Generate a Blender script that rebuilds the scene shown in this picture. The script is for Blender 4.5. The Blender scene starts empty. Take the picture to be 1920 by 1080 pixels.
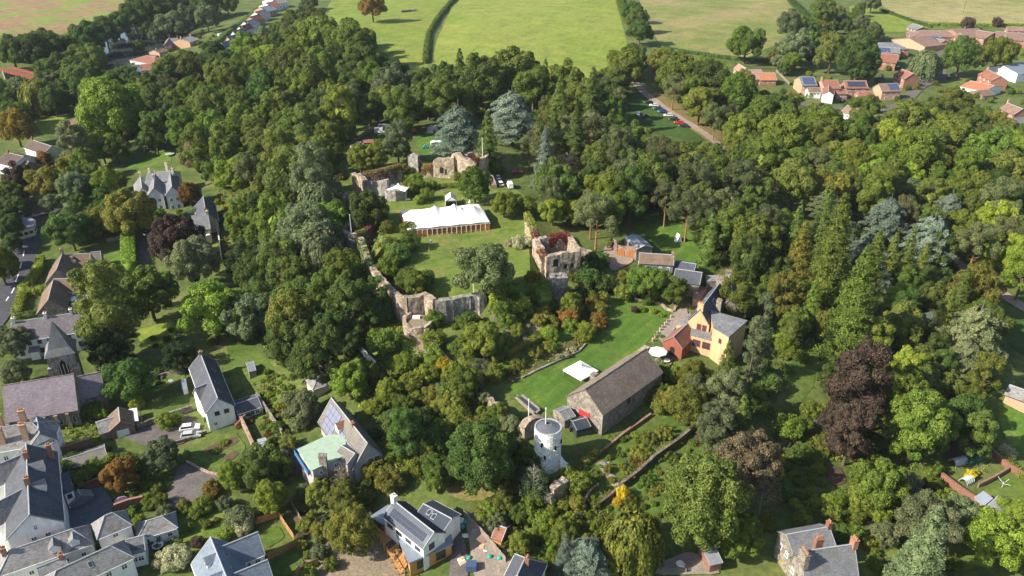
import bpy, math, random
import numpy as np
from mathutils import Vector, Matrix

# ---------------------------------------------------------------- camera, sky, sun, exposure
S = bpy.context.scene
FPX, PITCH, CAMH = 1493.0, math.radians(28.0), 118.0
camd = bpy.data.cameras.new('camera'); cam = bpy.data.objects.new('camera', camd)
S.collection.objects.link(cam); S.camera = cam
camd.sensor_width = 36.0; camd.lens = 36.0 * FPX / 1920.0
camd.clip_start = 1.0; camd.clip_end = 12000.0
cam.location = (0, 0, CAMH); cam.rotation_euler = (math.radians(90) - PITCH, 0, 0)

SUN_EL = math.radians(35.0)
SHADOW_DIR = math.radians(21.0)          # direction on the ground in which shadows fall, from +X towards +Y
w = bpy.data.worlds.new('World'); S.world = w; w.use_nodes = True
wn = w.node_tree.nodes; bg = wn['Background']
sky = wn.new('ShaderNodeTexSky'); sky.sky_type = 'NISHITA'; sky.sun_disc = False
sky.sun_elevation = SUN_EL
sx, sy = -math.cos(SHADOW_DIR), -math.sin(SHADOW_DIR)       # horizontal direction towards the sun
sky.sun_rotation = math.atan2(sx, sy) % (2 * math.pi)
w.node_tree.links.new(sky.outputs[0], bg.inputs[0]); bg.inputs[1].default_value = 0.10
sl = bpy.data.lights.new('sun', 'SUN'); sl.energy = 5.0; sl.angle = math.radians(0.5); sl.color = (1.0, 0.93, 0.80)
sun = bpy.data.objects.new('sun', sl); S.collection.objects.link(sun)
tosun = Vector((sx * math.cos(SUN_EL), sy * math.cos(SUN_EL), math.sin(SUN_EL)))
sun.rotation_euler = tosun.to_track_quat('Z', 'Y').to_euler(); sun.location = tosun * 500
S.view_settings.view_transform = 'Standard'; S.view_settings.look = 'None'
S.view_settings.gamma = 1.0; S.view_settings.use_curve_mapping = False
S.view_settings.exposure = 0.95
S.cycles.max_bounces = 6; S.cycles.diffuse_bounces = 3; S.cycles.transmission_bounces = 4

# ---------------------------------------------------------------- terrain height field
CT, ST = math.cos(PITCH), math.sin(PITCH)
def ray(u, v):
    a = (u - 960.0) / FPX; b = -(v - 540.0) / FPX
    return (a, CT + b * ST, -ST + b * CT)
def flat(u, v, z):
    d = ray(u, v); t = (z - CAMH) / d[2]
    return (d[0] * t, d[1] * t)
TP = [(0,1080,0),(240,1080,0),(480,1080,0),(720,1080,0),(960,1080,1),(1200,1080,1),(1440,1080,1),(1700,1080,0),(1920,1080,0),
 (100,800,0),(240,700,0),(250,900,0),(400,800,0),(540,800,1),(650,880,1),(560,960,0),(780,1000,1),(850,900,5),(900,800,8),(800,800,7),(730,740,7),
 (1025,885,8),(1150,950,4),(1000,960,4),(1300,900,4),(1400,980,2),(1500,900,2),(1700,900,0),(1900,900,0),
 (650,690,6),(600,640,5),(500,640,1),(500,500,3),(300,500,0),(100,500,0),(50,350,0),(300,350,3),(450,350,8),(380,420,3),(730,640,9.5),(760,600,11.5),(830,610,12),(880,605,12.5),
 (800,650,10.5),(720,500,19),(780,550,19),(850,550,19.5),(900,560,19),(950,560,18),(850,420,20),(950,400,20),(850,300,20),(700,300,18),(660,380,17),
 (600,400,11),(640,520,9),(900,640,13),(1000,650,11),(1100,620,10),(1200,580,10),(1080,700,9.5),(1050,760,9),(1000,760,9),(1250,640,10),
 (1300,600,10),(1330,660,9.5),(1200,480,13),(1100,450,15),(1060,520,15),(1280,520,11.5),(1250,400,16),(1150,720,9.2),(1200,760,7.5),(1180,830,6),(1400,700,7),
 (1400,500,12),(1500,600,8),(1700,600,4),(1900,550,3),(1230,210,16),(1100,250,17),(900,200,17),(700,180,17),(500,200,13),(300,200,4),
 (150,150,-2),(210,110,-4),(260,80,-4),(0,150,-2),(330,80,-1),(0,30,0),(200,20,0),(450,60,2),(700,50,12),(1000,60,16),(1300,60,16),
 (1500,150,12),(1600,170,9),(1750,120,9),(1900,160,7),(1800,30,14),(1500,300,11),(1700,350,6),(1900,350,4),(200,250,0),(0,250,0)]
tw = np.array([flat(u, v, z) + (z,) for u, v, z in TP])
GX0, GX1, GY0, GY1, GS = -640.0, 640.0, 40.0, 960.0, 5.0
NX, NY = int((GX1 - GX0) / GS) + 1, int((GY1 - GY0) / GS) + 1
gx = GX0 + GS * np.arange(NX); gy = GY0 + GS * np.arange(NY)
XX, YY = np.meshgrid(gx, gy, indexing='ij')
num = np.zeros_like(XX); den = np.zeros_like(XX) + 1e-12
for x, y, z in tw:
    bw = 9.0 + 0.045 * y
    d2 = (XX - x) ** 2 + (YY - y) ** 2
    k = 1.0 / (1.0 + d2 / (bw * bw)) ** 2.6
    num += k * z; den += k
HH = num / den
HH += 0.25 * np.sin(XX * .11 + 1.3) * np.sin(YY * .09) + 0.12 * np.sin(XX * .31) * np.cos(YY * .27)
# the bailey is a walled platform: flat inside, a steep drop outside its front and left walls
BAI = [flat(u, v, 20.5) for u, v in ((662,415),(674,440),(682,462),(690,488),(700,503),(714,520),(729,537),(742,549),(764,557),(796,551),(815,562),(860,556),(909,554),(960,548),(1015,520),(1010,440),(990,400),(950,340),(800,330),(690,350))]
def bailey(x, y):
    c = False; n = len(BAI); j = n - 1; best = 1e9; be = 0
    for i in range(n):
        xi, yi = BAI[i]; xj, yj = BAI[j]
        if (yi > y) != (yj > y) and x < (xj - xi) * (y - yi) / (yj - yi) + xi: c = not c
        dx, dy = xj - xi, yj - yi; t = max(0, min(1, ((x - xi) * dx + (y - yi) * dy) / (dx * dx + dy * dy))); d = math.hypot(x - xi - t * dx, y - yi - t * dy)
        if d < best: best, be = d, i
        j = i
    return c, best, be
for i in range(NX):
    for j in range(NY):
        if -110 < gx[i] < 60 and 150 < gy[j] < 330:
            ins, d, e = bailey(gx[i], gy[j])
            s = d if ins else -d; front = e in range(0, 13); lo = 14.6 if e > 6 else 12.0
            if front:
                k = min(1, max(0, (s - 1.0) / 5.0)); k = k * k * (3 - 2 * k)
                out = min(HH[i, j], lo + (HH[i, j] - lo) * (1 - math.exp(-(min(s, 0) / 15) ** 2)))
                HH[i, j] = out * (1 - k) + 19.6 * k
            elif ins: k = min(1, d / 10); HH[i, j] = 19.6 * (1 - k) + max(HH[i, j], 19.2) * k
# the valley floor of the river is cut flat
rv = np.array([flat(u, v, -4.5) for u, v in ((215,150),(208,125),(225,105),(240,90),(270,62),(330,48))])
for x, y in rv:
    d = np.sqrt((XX - x) ** 2 + (YY - y) ** 2)
    k = 1 / (1 + np.exp((d - 40) / 6)); HH = HH * (1 - k) + (-6.0) * k
def terr(x, y):
    fx = min(max((x - GX0) / GS, 0), NX - 1.001); fy = min(max((y - GY0) / GS, 0), NY - 1.001)
    i, j = int(fx), int(fy); a, b = fx - i, fy - j
    z00 = HH[i, j]; z10 = HH[i+1, j]; z01 = HH[i, j+1]; z11 = HH[i+1, j+1]
    if a + b <= 1: return float(z00 + a * (z10 - z00) + b * (z01 - z00))
    return float(z11 + (1 - a) * (z01 - z11) + (1 - b) * (z10 - z11))
def P(u, v, dz=0.0):
    """point of the world at height dz over the ground that lies on the line of sight of photo pixel (u, v)"""
    d = ray(u, v); t = 70.0; st = 4.0
    t0 = t
    while t < 2500:
        if CAMH + d[2] * t < terr(d[0] * t, d[1] * t) + dz: break
        t0 = t; t += st
    lo, hi = t0, t
    for _ in range(14):
        m = (lo + hi) / 2
        if CAMH + d[2] * m < terr(d[0] * m, d[1] * m) + dz: hi = m
        else: lo = m
    return Vector((d[0] * hi, d[1] * hi, CAMH + d[2] * hi))
def depth(p): return p[1] * CT - (p[2] - CAMH) * ST
def G(x, y, dz=0.0): return Vector((x, y, terr(x, y) + dz))
def pix(p):
    q = depth(p); up = p[1] * ST + (p[2] - CAMH) * CT
    return (960 + FPX * p[0] / q, 540 - FPX * up / q)

# ---------------------------------------------------------------- objects
ROOTCOL = S.collection
def tag(o, label=None, cat=None, group=None, kind=None):
    if label: o['label'] = label
    if cat: o['category'] = cat
    if group: o['group'] = group
    if kind: o['kind'] = kind
    return o
def empty(name, loc, rz=0.0, label=None, cat=None, group=None):
    o = bpy.data.objects.new(name, None); o.empty_display_size = 0.5
    o.location = loc; o.rotation_euler = (0, 0, rz); ROOTCOL.objects.link(o)
    return tag(o, label, cat, group)
def link(name, me, mats=None, parent=None, loc=None, rot=None, scale=None):
    o = bpy.data.objects.new(name, me); ROOTCOL.objects.link(o)
    if parent is not None: o.parent = parent
    if loc is not None: o.location = loc
    if rot is not None: o.rotation_euler = rot
    if scale is not None: o.scale = scale
    if mats is not None:
        for s_, m in zip(o.material_slots, mats): s_.link = 'OBJECT'; s_.material = m
    return o
def copy_tree(o, parent=None):
    c = o.copy(); ROOTCOL.objects.link(c); c.parent = parent
    for ch in list(o.children): copy_tree(ch, c)
    return c

class MB:
    """mesh builder: vertices and faces in any frame given by a matrix"""
    def __init__(s, mat=None): s.v = []; s.f = []; s.mi = []; s.M = mat or Matrix()
    def add(s, vs, fs, mi=0):
        n = len(s.v); s.v += [tuple(s.M @ Vector(p)) for p in vs]
        s.f += [tuple(n + i for i in f) for f in fs]; s.mi += [mi] * len(fs); return s
    def box(s, c, d, mi=0, rz=0.0, taper=1.0):
        x, y, z = d[0] / 2, d[1] / 2, d[2] / 2; R = Matrix.Rotation(rz, 3, 'Z'); C = Vector(c)
        vs = [C + R @ Vector((a * x * (taper if e > 0 else 1), b * y * (taper if e > 0 else 1), e * z)) for e in (-1, 1) for b in (-1, 1) for a in (-1, 1)]
        return s.add(vs, [(0,2,3,1),(4,5,7,6),(0,1,5,4),(1,3,7,5),(3,2,6,7),(2,0,4,6)], mi)
    def hexa(s, b, t, mi=0):
        return s.add(list(b) + list(t), [(3,2,1,0),(4,5,6,7),(0,1,5,4),(1,2,6,5),(2,3,7,6),(3,0,4,7)], mi)
    def prism(s, pts, z0, z1, mi=0):
        n = len(pts)
        vs = [(p[0], p[1], z0) for p in pts] + [(p[0], p[1], z1) for p in pts]
        return s.add(vs, [tuple(range(n))[::-1], tuple(range(n, 2 * n))] + [(i, (i + 1) % n, n + (i + 1) % n, n + i) for i in range(n)], mi)
    def slab(s, pts, th, mi=0):
        """a planar polygon given thickness th downwards along its normal"""
        P_ = [Vector(p) for p in pts]; n = len(P_)
        N = (P_[1] - P_[0]).cross(P_[2] - P_[0]).normalized()
        if N.z < 0: P_.reverse(); N = -N
        Q = [p - N * th for p in P_]
        return s.add(P_ + Q, [tuple(range(n)), tuple(range(n, 2 * n))[::-1]] + [((i + 1) % n, i, n + i, n + (i + 1) % n) for i in range(n)], mi)
    def tube(s, pts, rs, k=6, mi=0, cap=True):
        pts = [Vector(p) for p in pts]
        if not hasattr(rs, '__len__'): rs = [rs] * len(pts)
        vs = []
        for i, p in enumerate(pts):
            d = (pts[min(i + 1, len(pts) - 1)] - pts[max(i - 1, 0)]).normalized()
            a = d.orthogonal().normalized() if abs(d.z) < .99 else Vector((1, 0, 0)); a = (a - d * a.dot(d)).normalized(); b = d.cross(a)
            for j in range(k):
                t = 2 * math.pi * j / k; vs.append(p + (a * math.cos(t) + b * math.sin(t)) * rs[i])
        fs = [(i * k + j, i * k + (j + 1) % k, (i + 1) * k + (j + 1) % k, (i + 1) * k + j) for i in range(len(pts) - 1) for j in range(k)]
        if cap: fs += [tuple(range(k))[::-1], tuple((len(pts) - 1) * k + j for j in range(k))]
        return s.add(vs, fs, mi)
    def lathe(s, prof, k=16, mi=0, c=(0, 0, 0), cap=True):
        vs = [(c[0] + r * math.cos(2 * math.pi * j / k), c[1] + r * math.sin(2 * math.pi * j / k), c[2] + z) for r, z in prof for j in range(k)]
        n = len(prof)
        fs = [(i * k + j, i * k + (j + 1) % k, (i + 1) * k + (j + 1) % k, (i + 1) * k + j) for i in range(n - 1) for j in range(k)]
        if cap: fs += [tuple(range(k))[::-1], tuple((n - 1) * k + j for j in range(k))]
        return s.add(vs, fs, mi)
    def mesh(s, name, mats, smooth=False):
        me = bpy.data.meshes.new(name); me.from_pydata(s.v, [], s.f)
        for m in (mats if isinstance(mats, (list, tuple)) else [mats]): me.materials.append(m)
        if s.f:
            me.polygons.foreach_set('material_index', s.mi)
            if smooth: me.polygons.foreach_set('use_smooth', [True] * len(s.f))
        me.update(); return me
    def build(s, name, mats, parent=None, loc=None, smooth=False, rot=None):
        return link(name, s.mesh(name, mats, smooth), None, parent, loc, rot)

# ---------------------------------------------------------------- materials
MATS = {}
def nt(name):
    m = bpy.data.materials.new(name); m.use_nodes = True; MATS[name] = m
    N = m.node_tree.nodes; L = m.node_tree.links; b = N['Principled BSDF']
    b.inputs['Roughness'].default_value = .85; b.inputs['Specular IOR Level'].default_value = .25
    return m, N, L, b
def ramp(N, L, src, cols, pos=None):
    r = N.new('ShaderNodeValToRGB'); e = r.color_ramp.elements
    pos = pos or [i / (len(cols) - 1) for i in range(len(cols))]
    while len(e) < len(cols): e.new(.5)
    for el, c, p in zip(e, cols, pos): el.position = p; el.color = tuple(c) + (1,)
    L.new(src, r.inputs[0]); return r.outputs[0]
def noise(N, L, scale, detail=3, rough=.6, coord=None, mapping=None):
    n = N.new('ShaderNodeTexNoise'); n.inputs['Scale'].default_value = scale
    n.inputs['Detail'].default_value = detail; n.inputs['Roughness'].default_value = rough
    if coord is None:
        tc = N.new('ShaderNodeNewGeometry'); coord = tc.outputs['Position']
    L.new(coord, n.inputs['Vector']); return n.outputs['Fac']
def mix(N, L, fac, a, b, typ='MIX'):
    m = N.new('ShaderNodeMix'); m.data_type = 'RGBA'; m.blend_type = typ
    for i, v in ((0, fac), (6, a), (7, b)):
        if isinstance(v, (int, float)): m.inputs[i].default_value = v
        elif isinstance(v, (tuple, list)): m.inputs[i].default_value = tuple(v) + (1,)
        else: L.new(v, m.inputs[i])
    return m.outputs[2]
def bump(N, L, b, h, st=.5, dist=.1):
    n = N.new('ShaderNodeBump'); n.inputs['Strength'].default_value = st; n.inputs['Distance'].default_value = dist
    L.new(h, n.inputs['Height']); L.new(n.outputs[0], b.inputs['Normal'])
def simple(name, col, var=.25, scale=1.5, rough=.8, metal=0.0, bmp=0.0):
    m, N, L, b = nt(name); f = noise(N, L, scale, 5, .65)
    lo = tuple(c * (1 - var) for c in col); hi = tuple(min(1, c * (1 + var)) for c in col)
    L.new(ramp(N, L, f, [lo, hi], [.3, .7]), b.inputs['Base Color'])
    b.inputs['Roughness'].default_value = rough; b.inputs['Metallic'].default_value = metal
    if bmp: bump(N, L, b, noise(N, L, scale * 5, 4), bmp)
    return m
def ground_mat(name, cols, pos=None, s1=.05, s2=.9, extra=None, b_=.5):
    """cols along a coarse noise, mottled by a fine one"""
    m, N, L, b = nt(name)
    f1 = noise(N, L, s1, 5, .6); f2 = noise(N, L, s2, 4, .7)
    c = ramp(N, L, f1, cols, pos)
    c = mix(N, L, .55, c, ramp(N, L, f2, [(.42,.42,.42), (1.35,1.35,1.35)], [.3, .7]), 'MULTIPLY')
    c = mix(N, L, .8, c, ramp(N, L, noise(N, L, s1 * 4.5, 6, .75), [(.68,.72,.70), (1.0,1.0,1.0), (1.32,1.22,1.2)], [.36, .5, .66]), 'MULTIPLY')
    if extra: c = extra(N, L, c)
    L.new(c, b.inputs['Base Color']); b.inputs['Roughness'].default_value = .95
    bump(N, L, b, f2, b_, .3); return m
def stripes(angle, period, cA, thr=.55, amount=.6, warp=6.0):
    """mowing or sowing stripes running along angle"""
    def ex(N, L, c):
        g = N.new('ShaderNodeNewGeometry'); mp = N.new('ShaderNodeMapping'); mp.vector_type = 'POINT'
        mp.inputs['Rotation'].default_value = (0, 0, -angle); L.new(g.outputs['Position'], mp.inputs[0])
        mp2 = N.new('ShaderNodeMapping'); mp2.inputs['Scale'].default_value = (.004 * warp, 1 / period, 0); L.new(mp.outputs[0], mp2.inputs[0])
        f = noise(N, L, 1.0, 3, .6, mp2.outputs[0])
        r = ramp(N, L, f, [(0,0,0), (1,1,1)], [thr - .04, thr + .06])
        f3 = noise(N, L, .02, 2, .5); r3 = ramp(N, L, f3, [(.2,.2,.2), (1,1,1)], [.35, .6])
        rr = mix(N, L, 1.0, r, r3, 'MULTIPLY'); rr = mix(N, L, 1.0, rr, (amount,) * 3, 'MULTIPLY')
        return mix(N, L, rr, c, cA)
    return ex

grass_default = ground_mat('rough_grass_ground', [(.055,.075,.018), (.080,.112,.024), (.115,.140,.034), (.15,.135,.055)], [.3,.45,.6,.75], .07)
def M_(name, *a, **k): MATS[name] = a[0]
M_wood = ground_mat('woodland_floor', [(.02,.024,.010), (.03,.035,.014), (.05,.045,.025)], None, .1)
M_lawn = ground_mat('mown_lawn', [(.068,.142,.016), (.092,.160,.020), (.145,.175,.038)], [.3,.52,.72], .10, 1.6, stripes(.9, 2.4, (.044,.095,.012), .48, .75), .2)
M_bailey = ground_mat('castle_lawn', [(.070,.125,.016), (.110,.160,.022), (.185,.175,.055)], [.32,.5,.70], .10, 1.1, stripes(.3, 2.2, (.14,.17,.035), .48, .7), .3)
M_garden = ground_mat('garden_grass', [(.055,.095,.014), (.075,.125,.018), (.11,.13,.035)], [.3,.5,.75], .1, 1.2, None, .3)
M_meadowA = ground_mat('green_pasture', [(.130,.190,.022), (.165,.210,.028), (.215,.220,.042)], [.3,.5,.75], .02, .5, stripes(1.2, 5, (.12,.17,.025), .5, .5), .3)
M_meadowB = ground_mat('sunny_pasture', [(.135,.200,.022), (.180,.222,.032), (.225,.230,.048)], [.3,.5,.72], .018, .4, stripes(1.35, 3.5, (.20,.235,.040), .5, .6), .3)
M_meadowC = ground_mat('dry_pasture', [(.125,.165,.032), (.180,.195,.050), (.265,.220,.095)], [.32,.5,.7], .02, .5, stripes(.55, 9, (.24,.18,.085), .55, .7), .3)
M_meadowD = ground_mat('pale_meadow', [(.185,.195,.055), (.245,.228,.085), (.29,.245,.11)], [.32,.5,.7], .02, .5, None, .3)
M_plough = ground_mat('stubble_field', [(.22,.125,.070), (.26,.155,.085), (.31,.19,.11)], None, .03, .6, stripes(1.08, 9, (.11,.23,.02), .50, 1.0), .3)
M_darkgrass = ground_mat('dark_green_grass', [(.035,.075,.012), (.055,.10,.015)], None, .1, 1.0)  # grass in a darker green than the lawns
M_soil = ground_mat('bare_soil', [(.085,.050,.034), (.12,.075,.05)], None, .3, 2.5)
M_bed = ground_mat('planted_bed', [(.04,.06,.015), (.10,.11,.03), (.13,.08,.04)], [.3,.5,.7], .5, 2.0)
M_gravel = ground_mat('gravel_drive', [(.20,.165,.14), (.26,.215,.18), (.30,.26,.22)], None, .1, 3.0)
M_asphalt = ground_mat('asphalt', [(.055,.056,.064), (.075,.075,.085)], None, .1, 3.0, None, .1)
M_drive = ground_mat('worn_tarmac', [(.10,.088,.085), (.15,.13,.12)], None, .12, 2.5, None, .1)
M_slatechips = ground_mat('grey_slate_chips', [(.10,.115,.135), (.13,.145,.165)], None, .2, 4.0)
M_paving = ground_mat('stone_paving', [(.24,.20,.17), (.32,.27,.23)], None, .4, 2.0)
M_track = ground_mat('earth_lane', [(.28,.20,.16), (.36,.27,.22)], None, .15, 2.0)
M_verge = ground_mat('dry_verge', [(.10,.11,.03), (.17,.14,.05), (.20,.15,.07)], None, .15, 1.2)
M_rubble = ground_mat('stony_scree', [(.16,.12,.08), (.24,.19,.13), (.10,.12,.03)], None, .4, 2.0)
M_paint = simple('road_paint', (.65,.65,.62), .1)

# ---------------------------------------------------------------- terrain mesh
me = bpy.data.meshes.new('ground')
vs = [(float(gx[i]), float(gy[j]), float(HH[i, j])) for i in range(NX) for j in range(NY)]
idx = lambda i, j: i * NY + j
fs = []
for i in range(NX - 1):
    for j in range(NY - 1):
        fs.append((idx(i, j), idx(i+1, j), idx(i, j+1))); fs.append((idx(i+1, j), idx(i+1, j+1), idx(i, j+1)))
# outer skirt runs on to the horizon
ring = [idx(i, 0) for i in range(NX)] + [idx(NX-1, j) for j in range(1, NY)] + [idx(i, NY-1) for i in range(NX-2, -1, -1)] + [idx(0, j) for j in range(NY-2, 0, -1)]
cxm, cym = 0.0, 500.0; prev = ring
for sc, zz in ((1.5, 4), (3, 8), (9, 10)):
    n0 = len(vs)
    for k in ring:
        x, y, z = vs[k]; vs.append((cxm + (x - cxm) * sc, cym + (y - cym) * sc, zz))
    cur = list(range(n0, n0 + len(ring)))
    for a in range(len(ring)):
        b_ = (a + 1) % len(ring); fs.append((prev[a], cur[a], cur[b_], prev[b_]))
    prev = cur
me.from_pydata(vs, [], fs); me.materials.append(grass_default)
me.polygons.foreach_set('use_smooth', [True] * len(fs)); me.update()
tag(link('ground', me), kind='structure')

def clip_convex(poly, tri):
    out = poly
    for k in range(3):
        ax, ay = tri[k]; bx, by = tri[(k+1) % 3]; inp = out; out = []
        if not inp: return out
        def side(p): return (bx - ax) * (p[1] - ay) - (by - ay) * (p[0] - ax)
        sp = side(inp[-1]); pp = inp[-1]
        for q in inp:
            sq = side(q)
            if (sq >= 0) != (sp >= 0):
                t = sp / (sp - sq); out.append((pp[0] + t * (q[0] - pp[0]), pp[1] + t * (q[1] - pp[1])))
            if sq >= 0: out.append(q)
            pp, sp = q, sq
    return out
def inpoly(x, y, poly):
    c = False; n = len(poly); j = n - 1
    for i in range(n):
        xi, yi = poly[i][0], poly[i][1]; xj, yj = poly[j][0], poly[j][1]
        if (yi > y) != (yj > y) and x < (xj - xi) * (y - yi) / (yj - yi) + xi: c = not c
        j = i
    return c
LAYER = [0]
def drape(name, poly, mat, off=None, kind='structure', parent=None):
    """a sheet lying parallel to the ground over a world polygon"""
    if off is None: LAYER[0] += 1; off = 0.03 + 0.004 * LAYER[0]
    poly = [(p[0], p[1]) for p in poly]
    x0 = max(0, int((min(p[0] for p in poly) - GX0) / GS)); x1 = min(NX - 2, int((max(p[0] for p in poly) - GX0) / GS))
    y0 = max(0, int((min(p[1] for p in poly) - GY0) / GS)); y1 = min(NY - 2, int((max(p[1] for p in poly) - GY0) / GS))
    area = sum(poly[i][0] * poly[(i+1) % len(poly)][1] - poly[(i+1) % len(poly)][0] * poly[i][1] for i in range(len(poly)))
    V = []; F = []
    for i in range(x0, x1 + 1):
        for j in range(y0, y1 + 1):
            X, Y = float(gx[i]), float(gy[j])
            for tri in (((X, Y), (X + GS, Y), (X, Y + GS)), ((X + GS, Y), (X + GS, Y + GS), (X, Y + GS))):
                c = clip_convex(poly, tri)
                if len(c) < 3: continue
                # drop doubled points
                d = [c[0]]
                for q in c[1:]:
                    if abs(q[0] - d[-1][0]) + abs(q[1] - d[-1][1]) > 1e-4: d.append(q)
                if len(d) < 3: continue
                n0 = len(V)
                cx_ = sum(q[0] for q in tri) / 3; cy_ = sum(q[1] for q in tri) / 3
                for q in d:
                    qx = q[0] + (cx_ - q[0]) * 1e-5; qy = q[1] + (cy_ - q[1]) * 1e-5
                    V.append((q[0], q[1], terr(qx, qy) + off))
                F.append(tuple(range(n0, n0 + len(d))) if area > 0 else tuple(range(n0, n0 + len(d)))[::-1])
    me = bpy.data.meshes.new(name); me.from_pydata(V, [], F); me.materials.append(mat); me.update()
    o = link(name, me, None, parent)
    if kind and parent is None: tag(o, kind=kind)
    return o
def wpoly(px): return [P(u, v)[:2] for u, v in px]
def smooth_poly(px, n=2, closed=True, k=.75):
    pts = [Vector((p[0], p[1])) for p in px]
    for _ in range(n):
        q = []
        m = len(pts)
        for i in range(m if closed else m - 1):
            a, b = pts[i], pts[(i+1) % m]; q += [a * k + b * (1 - k), a * (1 - k) + b * k]
        if not closed: q = [pts[0]] + q + [pts[-1]]
        pts = q
    return pts
def sheet(name, px, mat, sm=1): return drape(name, smooth_poly(wpoly(px), sm, True, .86) if sm else wpoly(px), mat)
def strip_poly(path, wd):
    L_, R_ = [], []
    for i, p in enumerate(path):
        d = (path[min(i+1, len(path)-1)] - path[max(i-1, 0)]); d = d.normalized(); n = Vector((-d.y, d.x)) * wd / 2
        L_.append(p + n); R_.append(p - n)
    return R_ + L_[::-1]
def road(name, px, wd, mat, sm=2):
    path = smooth_poly(wpoly(px), sm, False)
    return drape(name, strip_poly(path, wd), mat), path
# ---------------------------------------------------------------- foliage
def leaf_mat(name, dark, light, tip=None, transl=.32):
    m, N, L, b = nt(name)
    g = N.new('ShaderNodeNewGeometry'); oi = N.new('ShaderNodeObjectInfo'); tc = N.new('ShaderNodeTexCoord')
    nz = noise(N, L, 6.0, 2, .5, tc.outputs['Object'])
    a = N.new('ShaderNodeMath'); a.operation = 'MULTIPLY_ADD'; L.new(g.outputs['Random Per Island'], a.inputs[0]); a.inputs[1].default_value = .55
    L.new(nz, a.inputs[2])
    cols = [dark, light] + ([tip] if tip else [])
    pos = [.35, .85, 1.02][:len(cols)] if tip else [.35, .95]
    pos = [.3, .8, 1.0][:len(cols)] if tip else [.3, .95]
    c = ramp(N, L, a.outputs[0], cols, pos)
    hs = N.new('ShaderNodeHueSaturation'); L.new(c, hs.inputs['Color'])
    mr = N.new('ShaderNodeMapRange'); L.new(oi.outputs['Random'], mr.inputs[0]); mr.inputs[3].default_value = .72; mr.inputs[4].default_value = 1.32
    L.new(mr.outputs[0], hs.inputs['Value'])
    m2 = N.new('ShaderNodeMath'); m2.operation = 'MULTIPLY'; L.new(oi.outputs['Random'], m2.inputs[0]); m2.inputs[1].default_value = 7.31
    m3 = N.new('ShaderNodeMath'); m3.operation = 'FRACT'; L.new(m2.outputs[0], m3.inputs[0])
    mr2 = N.new('ShaderNodeMapRange'); L.new(m3.outputs[0], mr2.inputs[0]); mr2.inputs[3].default_value = .48; mr2.inputs[4].default_value = .525
    L.new(mr2.outputs[0], hs.inputs['Hue'])
    L.new(hs.outputs[0], b.inputs['Base Color']); b.inputs['Roughness'].default_value = .7
    t = N.new('ShaderNodeBsdfTranslucent'); L.new(hs.outputs[0], t.inputs['Color'])
    ms = N.new('ShaderNodeMixShader'); ms.inputs[0].default_value = transl
    L.new(b.outputs[0], ms.inputs[1]); L.new(t.outputs[0], ms.inputs[2])
    L.new(ms.outputs[0], N['Material Output'].inputs['Surface'])
    return m
LEAF = {
 'dark':   leaf_mat('dark_green_leaves', (.024,.053,.012), (.079,.134,.023), (.144,.192,.036)),
 'mid':    leaf_mat('mid_green_leaves', (.039,.071,.011), (.129,.182,.023), (.218,.265,.039)),
 'oak':    leaf_mat('olive_green_leaves', (.036,.064,.013), (.118,.164,.027), (.20,.22,.045)),
 'bright': leaf_mat('bright_green_leaves', (.063,.113,.013), (.189,.259,.026), (.281,.346,.043)),
 'lime':   leaf_mat('lime_green_leaves', (.060,.090,.012), (.180,.220,.022), (.28,.31,.04)),
 'olive':  leaf_mat('yellow_olive_leaves', (.06,.072,.012), (.170,.178,.026), (.26,.25,.04)),
 'rust':   leaf_mat('autumn_rust_leaves', (.07,.050,.012), (.21,.135,.024), (.32,.20,.035)),
 'gold':   leaf_mat('golden_leaves', (.16,.12,.010), (.50,.38,.02), (.7,.5,.04)),
 'red':    leaf_mat('crimson_creeper_leaves', (.06,.014,.010), (.17,.040,.024), (.25,.09,.03)),
 'copper': leaf_mat('copper_purple_leaves', (.026,.017,.012), (.084,.056,.038), (.13,.095,.065)),
 'blue':   leaf_mat('blue_grey_needles', (.055,.080,.058), (.160,.210,.148), (.26,.31,.23)),
 'sage':   leaf_mat('grey_green_leaves', (.049,.071,.028), (.146,.184,.076), (.238,.259,.119)),
 'pine':   leaf_mat('pine_needles', (.037,.062,.022), (.127,.154,.051), (.209,.220,.088)),
 'fir':    leaf_mat('fir_needles', (.034,.065,.013), (.118,.162,.027), (.190,.224,.045)),
 'yew':    leaf_mat('yew_needles', (.014,.032,.010), (.045,.076,.020)),
 'ivy':    leaf_mat('ivy_leaves', (.046,.086,.012), (.152,.200,.024), (.242,.275,.033)),
 'cream':  leaf_mat('cream_blossom_leaves', (0.138,0.166,0.055), (0.414,0.400,0.221), (0.580,0.524,0.345)),
 'larch':  leaf_mat('larch_needles', (.045,.075,.012), (.135,.170,.022), (.20,.23,.035)),
 'brown':  leaf_mat('brown_thinning_leaves', (0.062,0.050,0.028), (0.179,0.138,0.076), (0.262,0.207,0.110)),
}
bark = simple('grey_brown_bark', (.11,.085,.065), .3, 2.5)
bark_red = simple('orange_pine_bark', (.26,.13,.07), .3, 2.0)
bark_pale = simple('pale_bark', (.30,.27,.23), .25, 2.0)

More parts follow.
